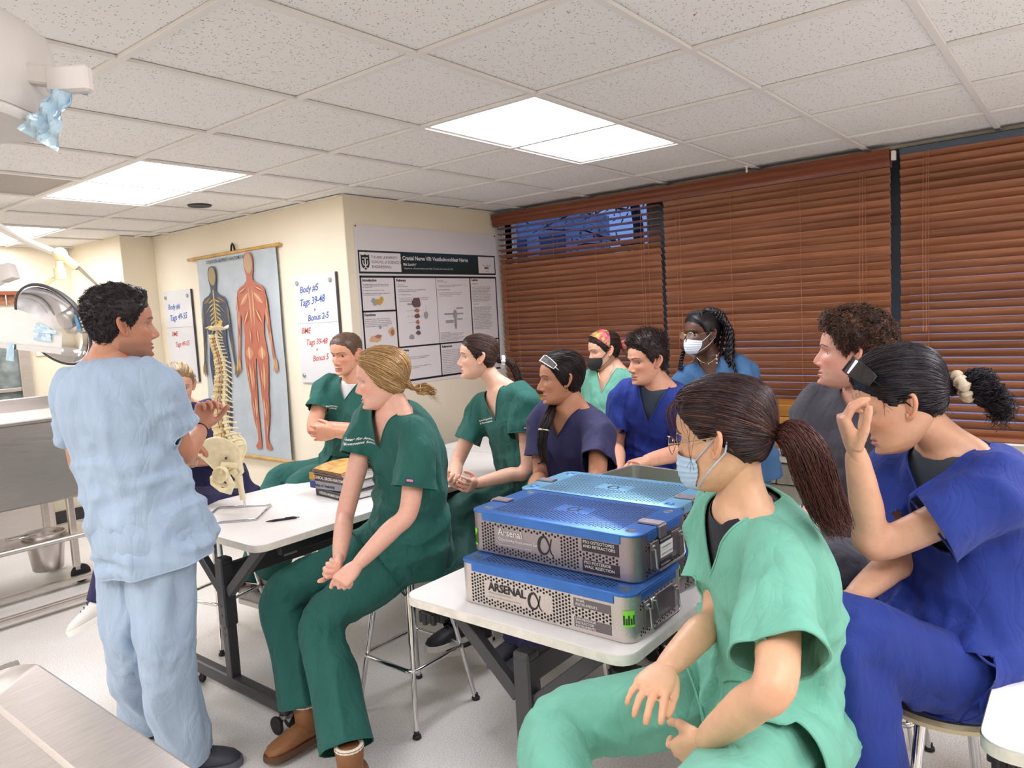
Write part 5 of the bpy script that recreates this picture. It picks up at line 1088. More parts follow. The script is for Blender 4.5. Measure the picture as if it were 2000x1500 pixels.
def shorthair(S, sc, n, length, comb, r=.0013, line=HLZ, curl=0, cr=.006, up=.6, jit=.35, k=7, turns=2.0):
    p = on_hair(S.r, n, line); d0 = nrm_(p-CT); q = sc_all(sc, d0); L = np.array([length(x) for x in p])*S.r.uniform(.7, 1.25, n); cb = np.array([comb(x) for x in p], float); dr = nrm_(d0*up+cb*(1-up)+S.r.normal(0, jit, (n, 3))*.5)
    x = nrm_(np.cross(dr, np.array([.3, .5, .81]))); y = np.cross(dr, x); ph = S.r.uniform(0, 6.28, (n, 1)); t_ = np.linspace(0, 1, k)[None]; t3 = t_[..., None]; L3 = L[:, None, None]
    P = q[:, None]+dr[:, None]*L3*t3-d0[:, None]*L3*.35*t3*t3+cb[:, None]*L3*.3*t3*t3
    if curl: P = P+(cr*np.minimum(1, t3*3))*(np.cos(ph+turns*6.28*t_)[..., None]*x[:, None]+np.sin(ph+turns*6.28*t_)[..., None]*y[:, None])
    S.batch(P, r*np.linspace(1.2, .4, k)*S.r.uniform(.7, 1.3, (n, 1)))
# ------------------------------------------------------------------ hands
def hand_mesh(W, d, n, s, curl=(.5, .6, .4), spread=.10, L=.185, thumb=(.75, .55, .45), tcurl=.35, bends=None):
    """W wrist, d towards fingers, n out of the palm, s towards the thumb side"""
    W, d = np.asarray(W, float), unit(d); n = unit(np.asarray(n, float)-d*np.dot(n, d)); s = unit(np.asarray(s)-d*np.dot(s, d)-n*np.dot(s, n)); k = L/.185; m_ = MB()
    R_ = []
    for t_, wd, th in ((-.055, .012, .010), (-.03, .0215, .0165), (0, .0265, .0185), (.025, .035, .019), (.055, .041, .0165), (.082, .042, .0145), (.096, .037, .011)): R_.append(ringpts(W+d*t_*k, s, n, wd*k, th*k, 20, 2.6))
    m_.loft(R_)
    m_.ell(W+d*.035*k+s*.026*k+n*.008*k, np.array([.017, .016, .030])*k, np.stack([s, n, d], 1), 12, 8)
    for i, (o, Lf, r0) in enumerate(((.030, .074, .0092), (.010, .082, .0094), (-.0105, .076, .0089), (-.0295, .060, .0079))):
        b = W+d*(.088-.004*abs(i-1.2))*k+s*o*k; dr = unit(d+s*spread*(1.3-i)); cu = bends[i] if bends else tuple(c_*(1+.08*i) for c_ in curl); pts = [b-dr*.022*k, b]; a = 0; p = b
        for seg, c_ in zip((.46, .30, .24), cu):
            a += c_; dd_ = unit(dr*math.cos(a)+n*math.sin(a)); pts.append(p+dd_*seg*Lf*k*.5); p = p+dd_*seg*Lf*k; pts.append(p)
        pts = np.array(pts); m_.tube(pts, np.array([r0, r0*1.04, r0*.96, r0*1.0, r0*.90, r0*.90, r0*.84, r0*.62])*k, 10, up=n)
    b = W+d*.022*k+s*.028*k+n*.006*k; t1 = unit(d*thumb[0]+s*thumb[1]+n*thumb[2]); p1 = b+t1*.044*k; ax_ = unit(d*.9+n*tcurl-s*.15); t2 = unit(t1*(1-tcurl)+ax_*(tcurl+.3)); p2 = p1+t2*.034*k; t3 = unit(t2+(-s*.3+n*.15)*tcurl); p3 = p2+t3*.027*k
    m_.tube([b-t1*.01*k, b+t1*.02*k, p1, (p1+p2)/2, p2, (p2+p3)/2, p3], np.array([.014, .0135, .0112, .0098, .0104, .0098, .0068])*k, 10, up=n)
    V, F = remesh(m_, .0032, 2); return V, F, (W+d*.09*k)
# ------------------------------------------------------------------ a person from joints
def reach(A, px, py, L, sgn=-1, tag_=''):
    D = _ray(px, py); q = CAM-A; a = D @ D; b = 2*D @ q; c = q @ q-L*L; ds = b*b-4*a*c
    return CAM+D*(-b+sgn*math.sqrt(max(ds, 0)))/(2*a)
def joint(A, spec, L, tag_=''):
    if len(spec) == 3 and abs(spec[2]) == 1 and abs(spec[0]) > 20: return reach(A, *spec[:2], L, spec[2], tag_)
    return np.asarray(spec, float)
SHIRT_U = [-.13, 0, .2, .42, .62, .78, .88, .94, .985, 1.01]
BLD = {'m': dict(a=[.218, .208, .190, .188, .198, .200, .188, .155, .108, .088], b=[.172, .160, .138, .132, .135, .122, .104, .092, .082, .074], b2=[.15, .15, .125, .125, .132, .128, .115, .10, .084, .074], sh=.185, ua=.295, fa=.265, th=.43, sn=.43, arm=1.0, neck=.055),
       'f': dict(a=[.214, .206, .180, .170, .174, .172, .160, .132, .096, .080], b=[.170, .160, .134, .135, .142, .118, .096, .084, .076, .068], b2=[.15, .15, .12, .118, .12, .115, .104, .092, .078, .068], sh=.160, ua=.272, fa=.24, th=.41, sn=.41, arm=.86, neck=.047)}
def person(c):
    B = BLD[c['sex']]; S0 = c.get('size', 1.0); N = at(*c['N'])+vec(0, 0, c.get('nup', .03)); Pv = np.asarray(c['pelvis'], float); up = unit(N-Pv); f = hdir(c['phi']); f = unit(f-up*(f @ up)); r = np.cross(f, up)
    fh = hdir(c.get('phih', c['phi'])); rh = np.cross(fh, [0, 0, 1.]); bend = c.get('bend', .03)
    root = thing('person', c['label'], 'person', (Pv[0], Pv[1], 0), 0, None); off = np.array(root.location)
    SL = np.linalg.norm(N-Pv); spn = spline([Pv, (Pv*.45+N*.55)-f*bend, N], 30)
    def cen(u):
        if u < 0: return Pv+(spn[1]-spn[0])*u*29
        return np.array([np.interp(min(u, 1), np.linspace(0, 1, 30), spn[:, q]) for q in range(3)]) + (up*(u-1)*SL if u > 1 else 0)
    wide = c.get('wide', 1.0)*S0
    def torso(k, us=SHIRT_U, hem=None, n=32):
        R_ = []
        for u in np.linspace(us[0] if hem is None else hem, us[-1], 22):
            a = np.interp(u, SHIRT_U, B['a'])*wide*k; b = np.interp(u, SHIRT_U, B['b'])*wide*k*c.get('deep', 1); b2 = np.interp(u, SHIRT_U, B['b2'])*wide*k; q = np.clip(u, 0, 1); rr_ = unit(rh*(1-q)+r*q); t_ = unit(cen(u+.03)-cen(u-.03)); rr_ = unit(rr_-t_*(rr_ @ t_)); ff_ = np.cross(t_, rr_)
            R_.append(ringpts(cen(u), rr_, ff_, a, b, n, 2.25, b2))
        return MB().loft(R_)
    # ---- joints
    sk = np.array(lin(c['skin'])[:3]); J = {}
    shw = c.get('sh', B['sh'])*S0
    for s, k in ((1, 'R'), (-1, 'L')):
        dz, df = c.get('shoff'+k, (0, 0)); J['S'+k] = N-up*(.062-dz)*S0+r*s*shw+f*df
        J['E'+k] = joint(J['S'+k], c['elbow'+k], B['ua']*S0, c['id']+' elbow'+k); J['W'+k] = joint(J['E'+k], c['wrist'+k], B['fa']*S0, c['id']+' wrist'+k)
        J['H'+k] = Pv+rh*s*.088*S0-up*.02
        J['K'+k] = joint(J['H'+k], c['knee'+k], B['th']*S0, c['id']+' knee'+k); J['A'+k] = joint(J['K'+k], c['ankle'+k], B['sn']*S0, c['id']+' ankle'+k)
    px, py, d, hp, pit, rol = c['head']; Hc = at(px, py, d); hf = hdir(hp); hr = np.cross(hf, [0, 0, 1.]); p_ = math.radians(pit); hf2 = hf*math.cos(p_)+vec(0, 0, math.sin(p_)); hu = np.cross(hr, hf2); q_ = math.radians(rol); hr2 = hr*math.cos(q_)+hu*math.sin(q_); hu2 = np.cross(hr2, hf2)
    Rh = np.stack([hr2, hf2, hu2], 1); hs = c.get('hs', 1.0)*(1.0 if c['sex'] == 'm' else .955); X = lambda v: Hc+(np.asarray(v)*hs) @ Rh.T
    # ---- body: trunk, arms, legs in one skin, then hands and head of the same mesh
    m_ = torso(.82, hem=-.1, n=24); am = B['arm']*S0*c.get('armk', 1)
    nb = X((0, -.022, -.045)); nk = B['neck']*c.get('neckk', 1)*S0; ndir = unit(nb-N)
    m_.tube(spline([N-up*.06, N-up*.005, (N+nb)/2-hf*.004, nb, nb+hu2*.04], 12), np.interp(np.linspace(0, 1, 12), [0, .25, .5, .8, 1], [nk*1.15, nk*1.1, nk*.97, nk, nk*.9]), 20)
    for q in (1, -1): m_.tube([N+ndir*.055+r*q*.012-f*.012, N+r*q*.055-f*.012-up*.004, N+r*q*.10-up*.03-f*.005], np.array([.034, .036, .03])*S0, 12)
    for k in 'RL':
        S_, E_, W_ = J['S'+k], J['E'+k], J['W'+k]; sgn = 1 if k == 'R' else -1
        ar = spline([S_-r*sgn*.05-up*.03, S_-up*.014, (S_*.6+E_*.4), E_, (E_*.68+W_*.32), (E_*.25+W_*.75), W_, W_+unit(W_-E_)*.012], 26); tt = np.linspace(0, 1, 26)
        m_.tube(ar, np.interp(tt, [0, .14, .3, .43, .5, .6, .75, .88, 1], [.04, .046, .050, .043, .041, .044, .035, .0275, .0255])*am, 14)
        lg_ = spline([Pv+rh*sgn*.05, J['H'+k], (J['H'+k]+J['K'+k])/2, J['K'+k], (J['K'+k]*.65+J['A'+k]*.35), J['A'+k]], 20); m_.tube(lg_, np.interp(np.linspace(0, 1, 20), [0, .2, .5, .62, .75, 1], [.06, .07, .05, .045, .048, .034])*S0, 12)
    V, F = remesh(m_, .0085, 4); C = np.tile(sk, (len(V), 1))
    for k in 'RL':
        el = np.linalg.norm(V-J['E'+k], axis=1); C *= (1+(np.array([1.02, .86, .82])-1)*np.exp(-(el/.05)**2)[:, None]*.6)
    Vs, Fs, Cs = [V], [tris(F)], [C]; n0 = len(V)
    for k in 'RL':
        h = dict(c.get('hand'+k) or dict(n=vec(0, 0, -1.))); dv = h.pop('d', None); W_ = J['W'+k]; fd = unit(W_-J['E'+k]); dv = fd if dv is None else unit(at(dv[0], dv[1], dv[2])-W_) if len(dv) == 3 and abs(dv[0]) > 20 else unit(at(dv[0], dv[1], (W_-CAM) @ CF)-W_) if len(dv) == 2 else unit(dv)
        nn = h.pop('n'); ss = h.pop('s', None); ss = np.cross(dv, nn)*(-1 if k == 'L' else 1) if ss is None else np.asarray(ss)
        hv, hf_, tip = hand_mesh(W_, dv, np.asarray(nn, float), ss, L=(.19 if c['sex'] == 'm' else .172)*S0, **h); hc_ = np.tile(sk, (len(hv), 1)); dd = (hv-W_) @ dv; hc_ = hc_*(1+(np.array([1.03, .84, .80])-1)*np.clip((dd-.06)/.08, 0, 1)[:, None]*.8)
        Vs.append(hv); Fs.append(tris(hf_)+n0); Cs.append(hc_); n0 += len(hv)
    hv, hfc, hcol = build_head(c); hv = Hc+(hv*hs) @ Rh.T; T = np.concatenate([hfc[:, [0, 1, 2]], hfc[hfc[:, 2] != hfc[:, 3]][:, [0, 2, 3]]]); Vs.append(hv); Fs.append(T+n0); Cs.append(hcol)
    rawmesh('body', np.concatenate(Vs), np.concatenate(Fs), SKIN, root, off, np.concatenate(Cs))
    # ---- shirt
    hem = c.get('hem', -.10); k0 = c.get('loose', 1.0); sm = torso(k0, hem=hem-.03); slv = {}
    for k in 'RL':
        S_, E_ = J['S'+k], J['E'+k]; sgn = 1 if k == 'R' else -1; ax_ = unit(E_-S_); Ls = c.get('sleeve'+k, c.get('sleeve', .21))*S0*(1 if c['sex'] == 'm' else .95); slv[k] = (S_, ax_, Ls); rs = (.074 if c['sex'] == 'm' else .067)*S0*c.get('slk', 1)
        sm.tube([S_-r*sgn*.09+up*.008-f*0, S_-r*sgn*.035+up*.008, S_+ax_*.045+r*sgn*.004, S_+ax_*Ls*.55, S_+ax_*Ls*.85, S_+ax_*(Ls+.015)], np.array([.055, .068, .074, .073, .078, .082])*rs/.074, 18)
    tun = c.get('tunic', 0)
    if tun:
        for k in 'RL':
            H_, K_ = J['H'+k], J['K'+k]; sm.tube([Pv+rh*(.05 if k == 'R' else -.05)+up*.03, H_+up*.012, H_+(K_-H_)*tun*.5+up*.006, H_+(K_-H_)*(tun+.05)+up*.004], np.array([.11, .122, .119, .116])*S0, 18)
    V, F = remesh(sm, .0098, 6)
    Nn = normals(V, F); loc = np.stack([(V-N) @ r, (V-N) @ f, (V-N) @ up], 1); sd = c.get('seed', 1); wa = c.get('fold', 1.35)
    def folds(P, sc, seed): w1 = vnoise(P*sc*.6, seed+5)[:, None]*1.5; q = vnoise(P*sc+w1, seed); return (1-np.abs(2*q-1))**1.6
    low = np.clip(-loc[:, 2]/.45, 0, 1)
    dsp = (.016*(folds(loc, np.array([10, 10, 4.5]), sd)-.5)+.010*(folds(loc, np.array([19, 19, 9]), sd+1)-.5))*(.5+.5*low) + .018*low**2*(folds(loc, np.array([4, 4, 16]), sd+2)-.5)*c.get('belly', 1)
    arm_w = np.zeros(len(V))
    for k in 'RL': S_, ax_, Ls = slv[k]; t_ = (V-S_) @ ax_; rad = np.linalg.norm((V-S_)-t_[:, None]*ax_, axis=1); q_ = ((t_ > .02) & (rad < .11))*1.0; arm_w = np.maximum(arm_w, q_); x_, y_, _ = frame(ax_); th_ = np.arctan2((V-S_) @ y_, (V-S_) @ x_); dsp = dsp+q_*np.clip(t_/Ls, 0, 1)**2*(.010*np.sin(2*th_+sd)+.006*np.sin(3*th_+sd*2.1)+.003*np.sin(7*th_+sd))/wa
    dsp = dsp*(1+.15*arm_w); V = lap(V+Nn*(dsp*wa)[:, None], F, 1)
    cuts = []
    vd, vw = c.get('vneck', (.13, .078)); x, y, z = ((V-N) @ r, (V-N) @ f, (V-N) @ up); wv = np.where(z > -vd, (z+vd)/(vd+.03)*vw, -1); g = np.where(y > -.012, np.maximum(np.abs(x)-wv, -(z+vd)), np.maximum(.004+c.get('backneck', 0)-z, np.hypot(x, y)-vw*1.02)); g = np.where(np.abs(x) > .16, 1, g)
    V, F, s1 = clip(V, F, g); cuts.append(V[[i for l in loops_of(s1)[:1] for i in l]] if s1 else None)
    for k in 'RL':
        S_, ax_, Ls = slv[k]; t_ = (V-S_) @ ax_; rad = np.linalg.norm((V-S_)-t_[:, None]*ax_, axis=1); q = V-N; zz = 1+(q @ up)/SL
        a_ = np.interp(zz, SHIRT_U, B['a'])*wide*k0; b_ = np.interp(zz, SHIRT_U, B['b'])*wide*k0; P0 = np.stack([np.interp(np.clip(zz, 0, 1), np.linspace(0, 1, 30), spn[:, w_]) for w_ in range(3)], 1); e_ = np.abs(((V-P0) @ r)/a_)**2.25+np.abs(((V-P0) @ f)/b_)**2.25
        win = (rad < .118) & (t_ > Ls-.05) & (t_ < Ls+.06) & ((e_ > 1.25) | (zz > .97)); g = np.where(win, Ls-.006-t_, 1); V, F, s1 = clip(V, F, g)
        lp_ = loops_of(s1); cuts.append(V[max(lp_, key=len)] if lp_ else None)
    for k in ('RL' if tun else ''):
        H_, K_ = J['H'+k], J['K'+k]; e = unit(K_-H_); t_ = (V-H_) @ e; rad = np.linalg.norm(V-H_-t_[:, None]*e, axis=1); tl = tun*np.linalg.norm(K_-H_); V, F, s1 = clip(V, F, np.where((rad < .165) & (t_ > tl-.05) & ((V-H_) @ vec(0, 0, 1.) < .13), tl-t_, 1)); lp_ = loops_of(s1); cuts += [V[l] for l in lp_ if len(l) > 14]
    hz = (V-cen(hem)) @ unit(cen(.05)-cen(-.05)); near = np.linalg.norm((V-cen(hem)), axis=1) < .3; V, F, s1 = clip(V, F, np.where(near, hz, 1)); lp_ = loops_of(s1); cuts.append(V[max(lp_, key=len)] if lp_ else None)
    top = rawmesh('scrub_top', V, F, c['shirt'], root, off)
    for q in cuts:
        if q is None or len(q) < 9: continue
        q = q[::2] if len(q) > 40 else q; q = (np.roll(q, 1, 0)+q+np.roll(q, -1, 0))/3
        MB().tube(q, .0030, 6, closed=np.linalg.norm(q[0]-q[-1]) < .06).build('hem', c['shirt'], top, True, off=off)
    bv = BVHTree.FromPolygons([tuple(v) for v in V], [list(map(int, t_)) for t_ in F])
    def decal(name, Vt, Ft, o2, m2, lift=.0022, ax=None, dirn=None, upv=None, org=None):   # flat shape (x, y) laid on the shirt front
        ax = -r if ax is None else ax; dn = f if dirn is None else dirn; uv = up if upv is None else upv; o3 = N if org is None else org; out = []
        for vx, vy, *_ in Vt:
            p = o3+ax*(o2[0]+vx)+uv*(o2[1]+vy)+dn*.35; h = bv.ray_cast(Vector(p), Vector(-dn), .7)
            out.append(np.array(h[0])+dn*lift if h[0] is not None else p-dn*.22)
        return MB().add(out, Ft).build(name, m2, top, off=off)
    if c.get('logo'):
        lx, lz, sz = c['logo']
        for i, tx in enumerate(('Center for Anatomical', '& Movement Sciences')):
            Vt, Ft = text_mesh(tx, sz, 'LEFT', .0003, 2); decal('lettering', np.c_[Vt[:, 0], Vt[:, 1]], Ft, (lx, lz-i*sz*1.15), M['label'])
    for (lx, lz, w_, h_, mm) in c.get('patches', ()):
        nx_ = 4; gv = [(w_*i/nx_, h_*j/2) for i in range(nx_+1) for j in range(3)]; gf = [[i*3+j, (i+1)*3+j, (i+1)*3+j+1, i*3+j+1] for i in range(nx_) for j in range(2)]; decal('pocket' if h_ > .05 else 'patch', gv, gf, (lx, lz), mm, .003)
    if c.get('stag'):                                # small woven tag on a sleeve hem
        k, ang = c['stag']; S_, ax_, Ls = slv[k]; dn = unit(-CF+ax_*(CF @ ax_)); sx2 = np.cross(ax_, dn); gv = [(.028*(i/3-.5), .016*j) for i in range(4) for j in range(2)]; gf = [[i*2, i*2+2, i*2+3, i*2+1] for i in range(3)]
        decal('sleeve_tag', gv, gf, (ang, 0), mat('tag_navy', '#2c2f5e', .6), .0035, sx2, dn, -ax_, S_+ax_*(Ls-.016)); decal('tag_print', [(v0*.8, .004+v1*.5) for v0, v1 in gv], gf, (ang, 0), mat('tag_pink', '#d98ba0', .6), .0045, sx2, dn, -ax_, S_+ax_*(Ls-.016))
    if c.get('under'):
        um = torso(.88, hem=.3); V, F = remesh(um, .012, 4); x, y, z = ((V-N) @ r, (V-N) @ f, (V-N) @ up); V, F, s1 = clip(V, F, np.maximum(c.get('crew', .0)-.25*np.clip(y, 0, 1)-z, np.hypot(x, y)-.066)); rawmesh('undershirt', V, F, c['under'], root, off)
    # ---- trousers
    pm_ = MB(); pk = c.get('pk', 1.0)*S0*(1 if c['sex'] == 'm' else .97)
    pm_.loft([ringpts(Pv+up*q, rh, np.cross(up, rh), a*pk, b*pk, 24, 2.3) for q, a, b in ((-.10, .12, .105), (-.07, .165, .135), (0, .182, .142), (.08, .172, .13), (.13, .15, .115))])
    for k in 'RL':
        sgn = 1 if k == 'R' else -1; H_, K_, A_ = J['H'+k], J['K'+k], J['A'+k]; ce = c.get('cuffext', .0); end = A_+unit(A_-K_)*(.02+ce)
        p = spline([Pv+rh*sgn*.06, H_, (H_+K_)/2, K_+(unit(K_-H_)+unit(K_-A_))*.012, (K_+A_)/2, end], 28); tt = np.linspace(0, 1, 28); cw = c.get('cuff', .085)
        pm_.tube(p, np.interp(tt, [0, .2, .4, .6, .8, 1], [.085, .105, .097, .084, .5*(.08+cw), cw])*pk, 18)
    V, F = remesh(pm_, .0108, 5); Nn = normals(V, F)
    lw = c.get('lfold', 1.35); dsp = np.zeros(len(V))
    for k in 'RL':
        for a_, b_ in ((J['H'+k], J['K'+k]), (J['K'+k], J['A'+k])):
            e = unit(b_-a_); x0_, y0_, _ = frame(e); t_ = (V-a_) @ e; Lb = np.linalg.norm(b_-a_); rad = np.linalg.norm(V-a_-t_[:, None]*e, axis=1); wgt = np.clip(1-np.abs(t_/Lb-.5)*1.4, 0, 1)*(rad < .15); P = np.stack([(V-a_) @ x0_*13, (V-a_) @ y0_*13, t_*3.2], 1)
            dsp += wgt*.017*(folds(P, np.array([1, 1, 1.]), sd+7)-.5)
        for j_ in ('K', 'H'): q = np.exp(-(np.linalg.norm(V-J[j_+k], axis=1)/.11)**2); dsp += q*.014*(folds(V, np.array([20, 20, 20.]), sd+9)-.5)
    V = lap(V+Nn*(dsp*lw)[:, None], F, 1); hm = []
    for k in 'RL':
        K_, A_ = J['K'+k], J['A'+k]; e = unit(A_-K_); t_ = (V-A_) @ e - c.get('cuffext', 0); rad = np.linalg.norm(V-A_-(t_+c.get('cuffext', 0))[:, None]*e, axis=1); V, F, s1 = clip(V, F, np.where((rad < .13) & (np.abs(t_) < .05), .006-t_, 1)); lp_ = loops_of(s1)
        if lp_: q = V[max(lp_, key=len)]; q = (np.roll(q, 1, 0)+q+np.roll(q, -1, 0))/3; hm.append(q[::2])
    tr_ = rawmesh('scrub_trousers', V, F, c['pants'], root, off)
    for q in hm: MB().tube(q, .003, 6, closed=True).build('trouser_hem', c['pants'], tr_, True, off=off)
    # ---- shoes
    for k in 'RL':
        A_ = J['A'+k]; fd = c.get('foot'+k, c.get('foot', None)); fd = unit(fh*vec(1, 1, 0)) if fd is None else unit(fd); shoe(root, off, A_, fd, c.get('shoe', 'dark'), S0*(1 if c['sex'] == 'm' else .92))
    return dict(root=root, off=off, X=X, J=J, N=N, r=r, f=f, up=up, Rh=Rh, Hc=Hc, hs=hs, c=c, top=top, bv=bv)
SHOEC = {'dark': ('#3a3c46', '#5a5c66'), 'white': ('#e9e4dc', '#efece6'), 'grey': ('#9a938c', '#c9c4bd'), 'boot': ('#8a5a34', '#5d3d26'), 'black': ('#222226', '#d8d4cc')}
def shoe(root, off, A, d, kind, s):
    d = unit(d); side = unit(np.cross(d, [0, 0, 1.])); n_ = unit(np.cross(side, d)); o = A-n_*.085*s; up_, so = SHOEC[kind]
    um, sm_ = mat('shoe_upper_'+kind, up_, .6, bump=.2, bscale=60), mat('shoe_sole_'+kind, so, .6); R_ = []
    boot = kind == 'boot'
    for t_, w_, h_ in ((-.075, .026, .06), (-.06, .034, .082), (-.02, .038, .098), (.03, .040, .088), (.08, .046, .068), (.13, .048, .052), (.165, .040, .040), (.188, .02, .026)):
        q = np.arange(16)*2*math.pi/16; R_.append(np.array([o+d*t_*s+side*w_*s*math.cos(a)*(1 if math.sin(a) > -.2 else 1.05)+n_*(h_*.5+h_*.5*np.sign(math.sin(a))*abs(math.sin(a))**.8+.012)*s for a in q]))
    mb = MB().loft(R_)
    if boot: mb.tube([A-n_*.03, A+n_*.03, A+n_*.085], np.array([.046, .050, .056])*s, 18)
    else: mb.tube([A-n_*.03-d*.005, A+n_*.012-d*.008], np.array([.043, .042])*s, 16)
    sh2 = mb.build('shoe', um, root, 'all', off=off); so_ = np.array([(-.082, .0), (-.07, .034), (-.02, .04), (.05, .046), (.12, .052), (.165, .046), (.195, .018), (.198, 0)]); ol = np.r_[so_, (so_*[1, -1])[-2:0:-1]]*s
    ol = spline(ol, 36, True); P0 = np.array([o+d*x+side*y for x, y in ol]); MB().loft([P0, P0+n_*.012*s, (P0-o)*[.99, .99, 1]+o+n_*.026*s]).build('sole', sm_, sh2, True, off=off)
    if boot: MB().tube([A+n_*.080+.047*s*(math.cos(a)*d+math.sin(a)*side) for a in np.arange(20)*math.pi/10], .009, 8, closed=True).build('fleece_cuff', mat('fleece', '#e9e0cf', .9, bump=.6, bscale=120), sh2, True, off=off)
    else:
        lm = MB()
        for k in range(4): lm.tube([o+d*(.045+.022*k)*s+n_*(.092-.011*k)*s-side*.02*s, o+d*(.05+.022*k)*s+n_*(.102-.012*k)*s, o+d*(.055+.022*k)*s+n_*(.092-.011*k)*s+side*.02*s], .0026, 6)
        lm.tube([o+d*.045*s+n_*.10*s, o+d*.03*s+n_*.112*s+side*.02, o+d*.06*s+n_*.085*s+side*.045], .0024, 6); lm.build('laces', mat('laces', '#e6e1d8' if kind != 'dark' else '#4a4c55', .8), sh2, True, off=off)
# ------------------------------------------------------------------ hair and things worn on the head
def hair_obj(p, S, name='hair'):
    V, F, C = S.get(); T = np.concatenate([F[:, [0, 1, 2]], F[F[:, 2] != F[:, 3]][:, [0, 2, 3]]]); return rawmesh(name, p['X'](V), T, HAIR, p['root'], p['off'], C)
def lpart(p, mb, name, m_, smooth=True, parent=None): mb.v = [p['X'](np.concatenate(mb.v))]; return mb.build(name, m_, parent or p['root'], smooth, off=p['off'])
def face_shell(fn, a1, z0, z1, nu=26, nv=20):
    m_ = MB(); V = []
    for i in range(nv+1):
        for j in range(nu+1):
            v_ = i/nv; u_ = j/nu*2-1; V.append(fn(u_, v_))
    m_.add(V, [[i*(nu+1)+j, i*(nu+1)+j+1, (i+1)*(nu+1)+j+1, (i+1)*(nu+1)+j] for i in range(nv) for j in range(nu)]); return m_
def mask(p, hexc, kind='surgical'):
    z0, z1 = (-.122, -.022)
    def fn(u, v):
        a = u*(1.02+.08*math.sin(math.pi*v)); z = z0+(z1-z0)*v - .010*abs(u)**2*(v-.5)*2*-1*0 - .012*abs(u)*(v > .5)*(v-.5)*2 + .014*abs(u)*(v < .5)*(.5-v)*2
        b = head_base(np.array(a), np.array(np.clip(z, -.112, .1))); n = unit(np.array([b[0], b[1]*.9, 0])); tent = (.020 if kind == 'surgical' else .030)*math.exp(-(u/.55)**2)*math.exp(-((v-.62)/.42)**2)
        edge = .004*(1-min(1, (1-abs(u))*6)) ; pl_ = .0012*math.sin(v*44) if kind == 'surgical' else .006*math.exp(-(u/.06)**2)
        q = b+n*(.0055+tent+pl_-edge*.6); q[2] = z+ (.0 if z > -.11 else 0); 
        if v < .12: q[1] -= (.12-v)*.16
        return q
    mm = cloth_mat('mask_'+hexc, hexc, .25, .75); m_ = face_shell(fn, 1, z0, z1); o = lpart(p, m_, 'face_mask', mm)
    st = MB(); 
    for s in (-1, 1):
        for v, ez in ((.93, .022), (.10, -.024)):
            a = np.array(fn(s*.99, v)); b = np.array([s*.078, -.024, ez]); mid = (a+b)/2; mid[0] = s*(max(abs(mid[0]), .070)+.004); st.tube(spline([a, mid, b], 10), .0022, 6, flat=.6)
        st.tube(spline([(s*.078, -.024, .022), (s*.083, -.034, .004), (s*.078, -.024, -.024)], 8), .0022, 6)
    lpart(p, st, 'mask_straps', mm, True, o)
def spectacles(p, m_, y=.105, z=-.004, rim=.0012, rx=.026, rz=.020, lens=True, arms=True):
    f_ = MB()
    for s in (-1, 1): f_.tube([(s*.033+rx*math.cos(a), y-.004*abs(math.cos(a))-.006*(s*math.cos(a) > 0), z+rz*math.sin(a)) for a in np.arange(24)*math.pi/12], rim, 6, closed=True)
    f_.tube([(-.008, y, z+.004), (0, y+.003, z+.007), (.008, y, z+.004)], rim, 6)
    if arms:
        for s in (-1, 1): f_.tube([(s*.059, y-.010, z+.006), (s*.076, y-.03, z+.008), (s*.0805, -.01, z+.014), (s*.078, -.03, z-.004), (s*.074, -.04, z-.02)], rim, 6)
    o = lpart(p, f_, 'spectacles', m_)
    if lens:
        for s in (-1, 1): lpart(p, MB().add([(s*.033+rx*math.cos(a), y-.004*abs(math.cos(a))-.006*(s*math.cos(a) > 0), z+rz*math.sin(a)) for a in np.arange(24)*math.pi/12], [list(range(24))]), 'lens', mat('clear_lens', '#ffffff', .05, alpha=.12, coat=.5), False, o)
# ------------------------------------------------------------------ the people
GREEN = cloth_mat('dark_green_scrubs', '#1c5f55', .8); MINT = cloth_mat('mint_scrubs', '#70b49d', .7); ROYAL = cloth_mat('royal_blue_scrubs', '#183186', .7); NAVY = cloth_mat('navy_scrubs', '#23224f', .35)
SKYB = cloth_mat('pale_blue_scrubs', '#a4b8cd', .9); SLATE = cloth_mat('slate_blue_scrubs', '#375f88', .6); GREYS = cloth_mat('charcoal_scrubs', '#46444d', .7); BLACKT = cloth_mat('black_tee', '#1a1a26', .3); WHITET = cloth_mat('white_tee', '#e9e9e8', .3); DGREY = cloth_mat('dark_grey_tee', '#36404c', .3); TEAL2 = cloth_mat('teal_scrubs', '#1a6b62', .5)
ZD = vec(0, 0, -1.); ZU = vec(0, 0, 1.)
PEOPLE = []
def add(**k): PEOPLE.append(k); return k
LAP = dict(curl=(.5, .6, .4))
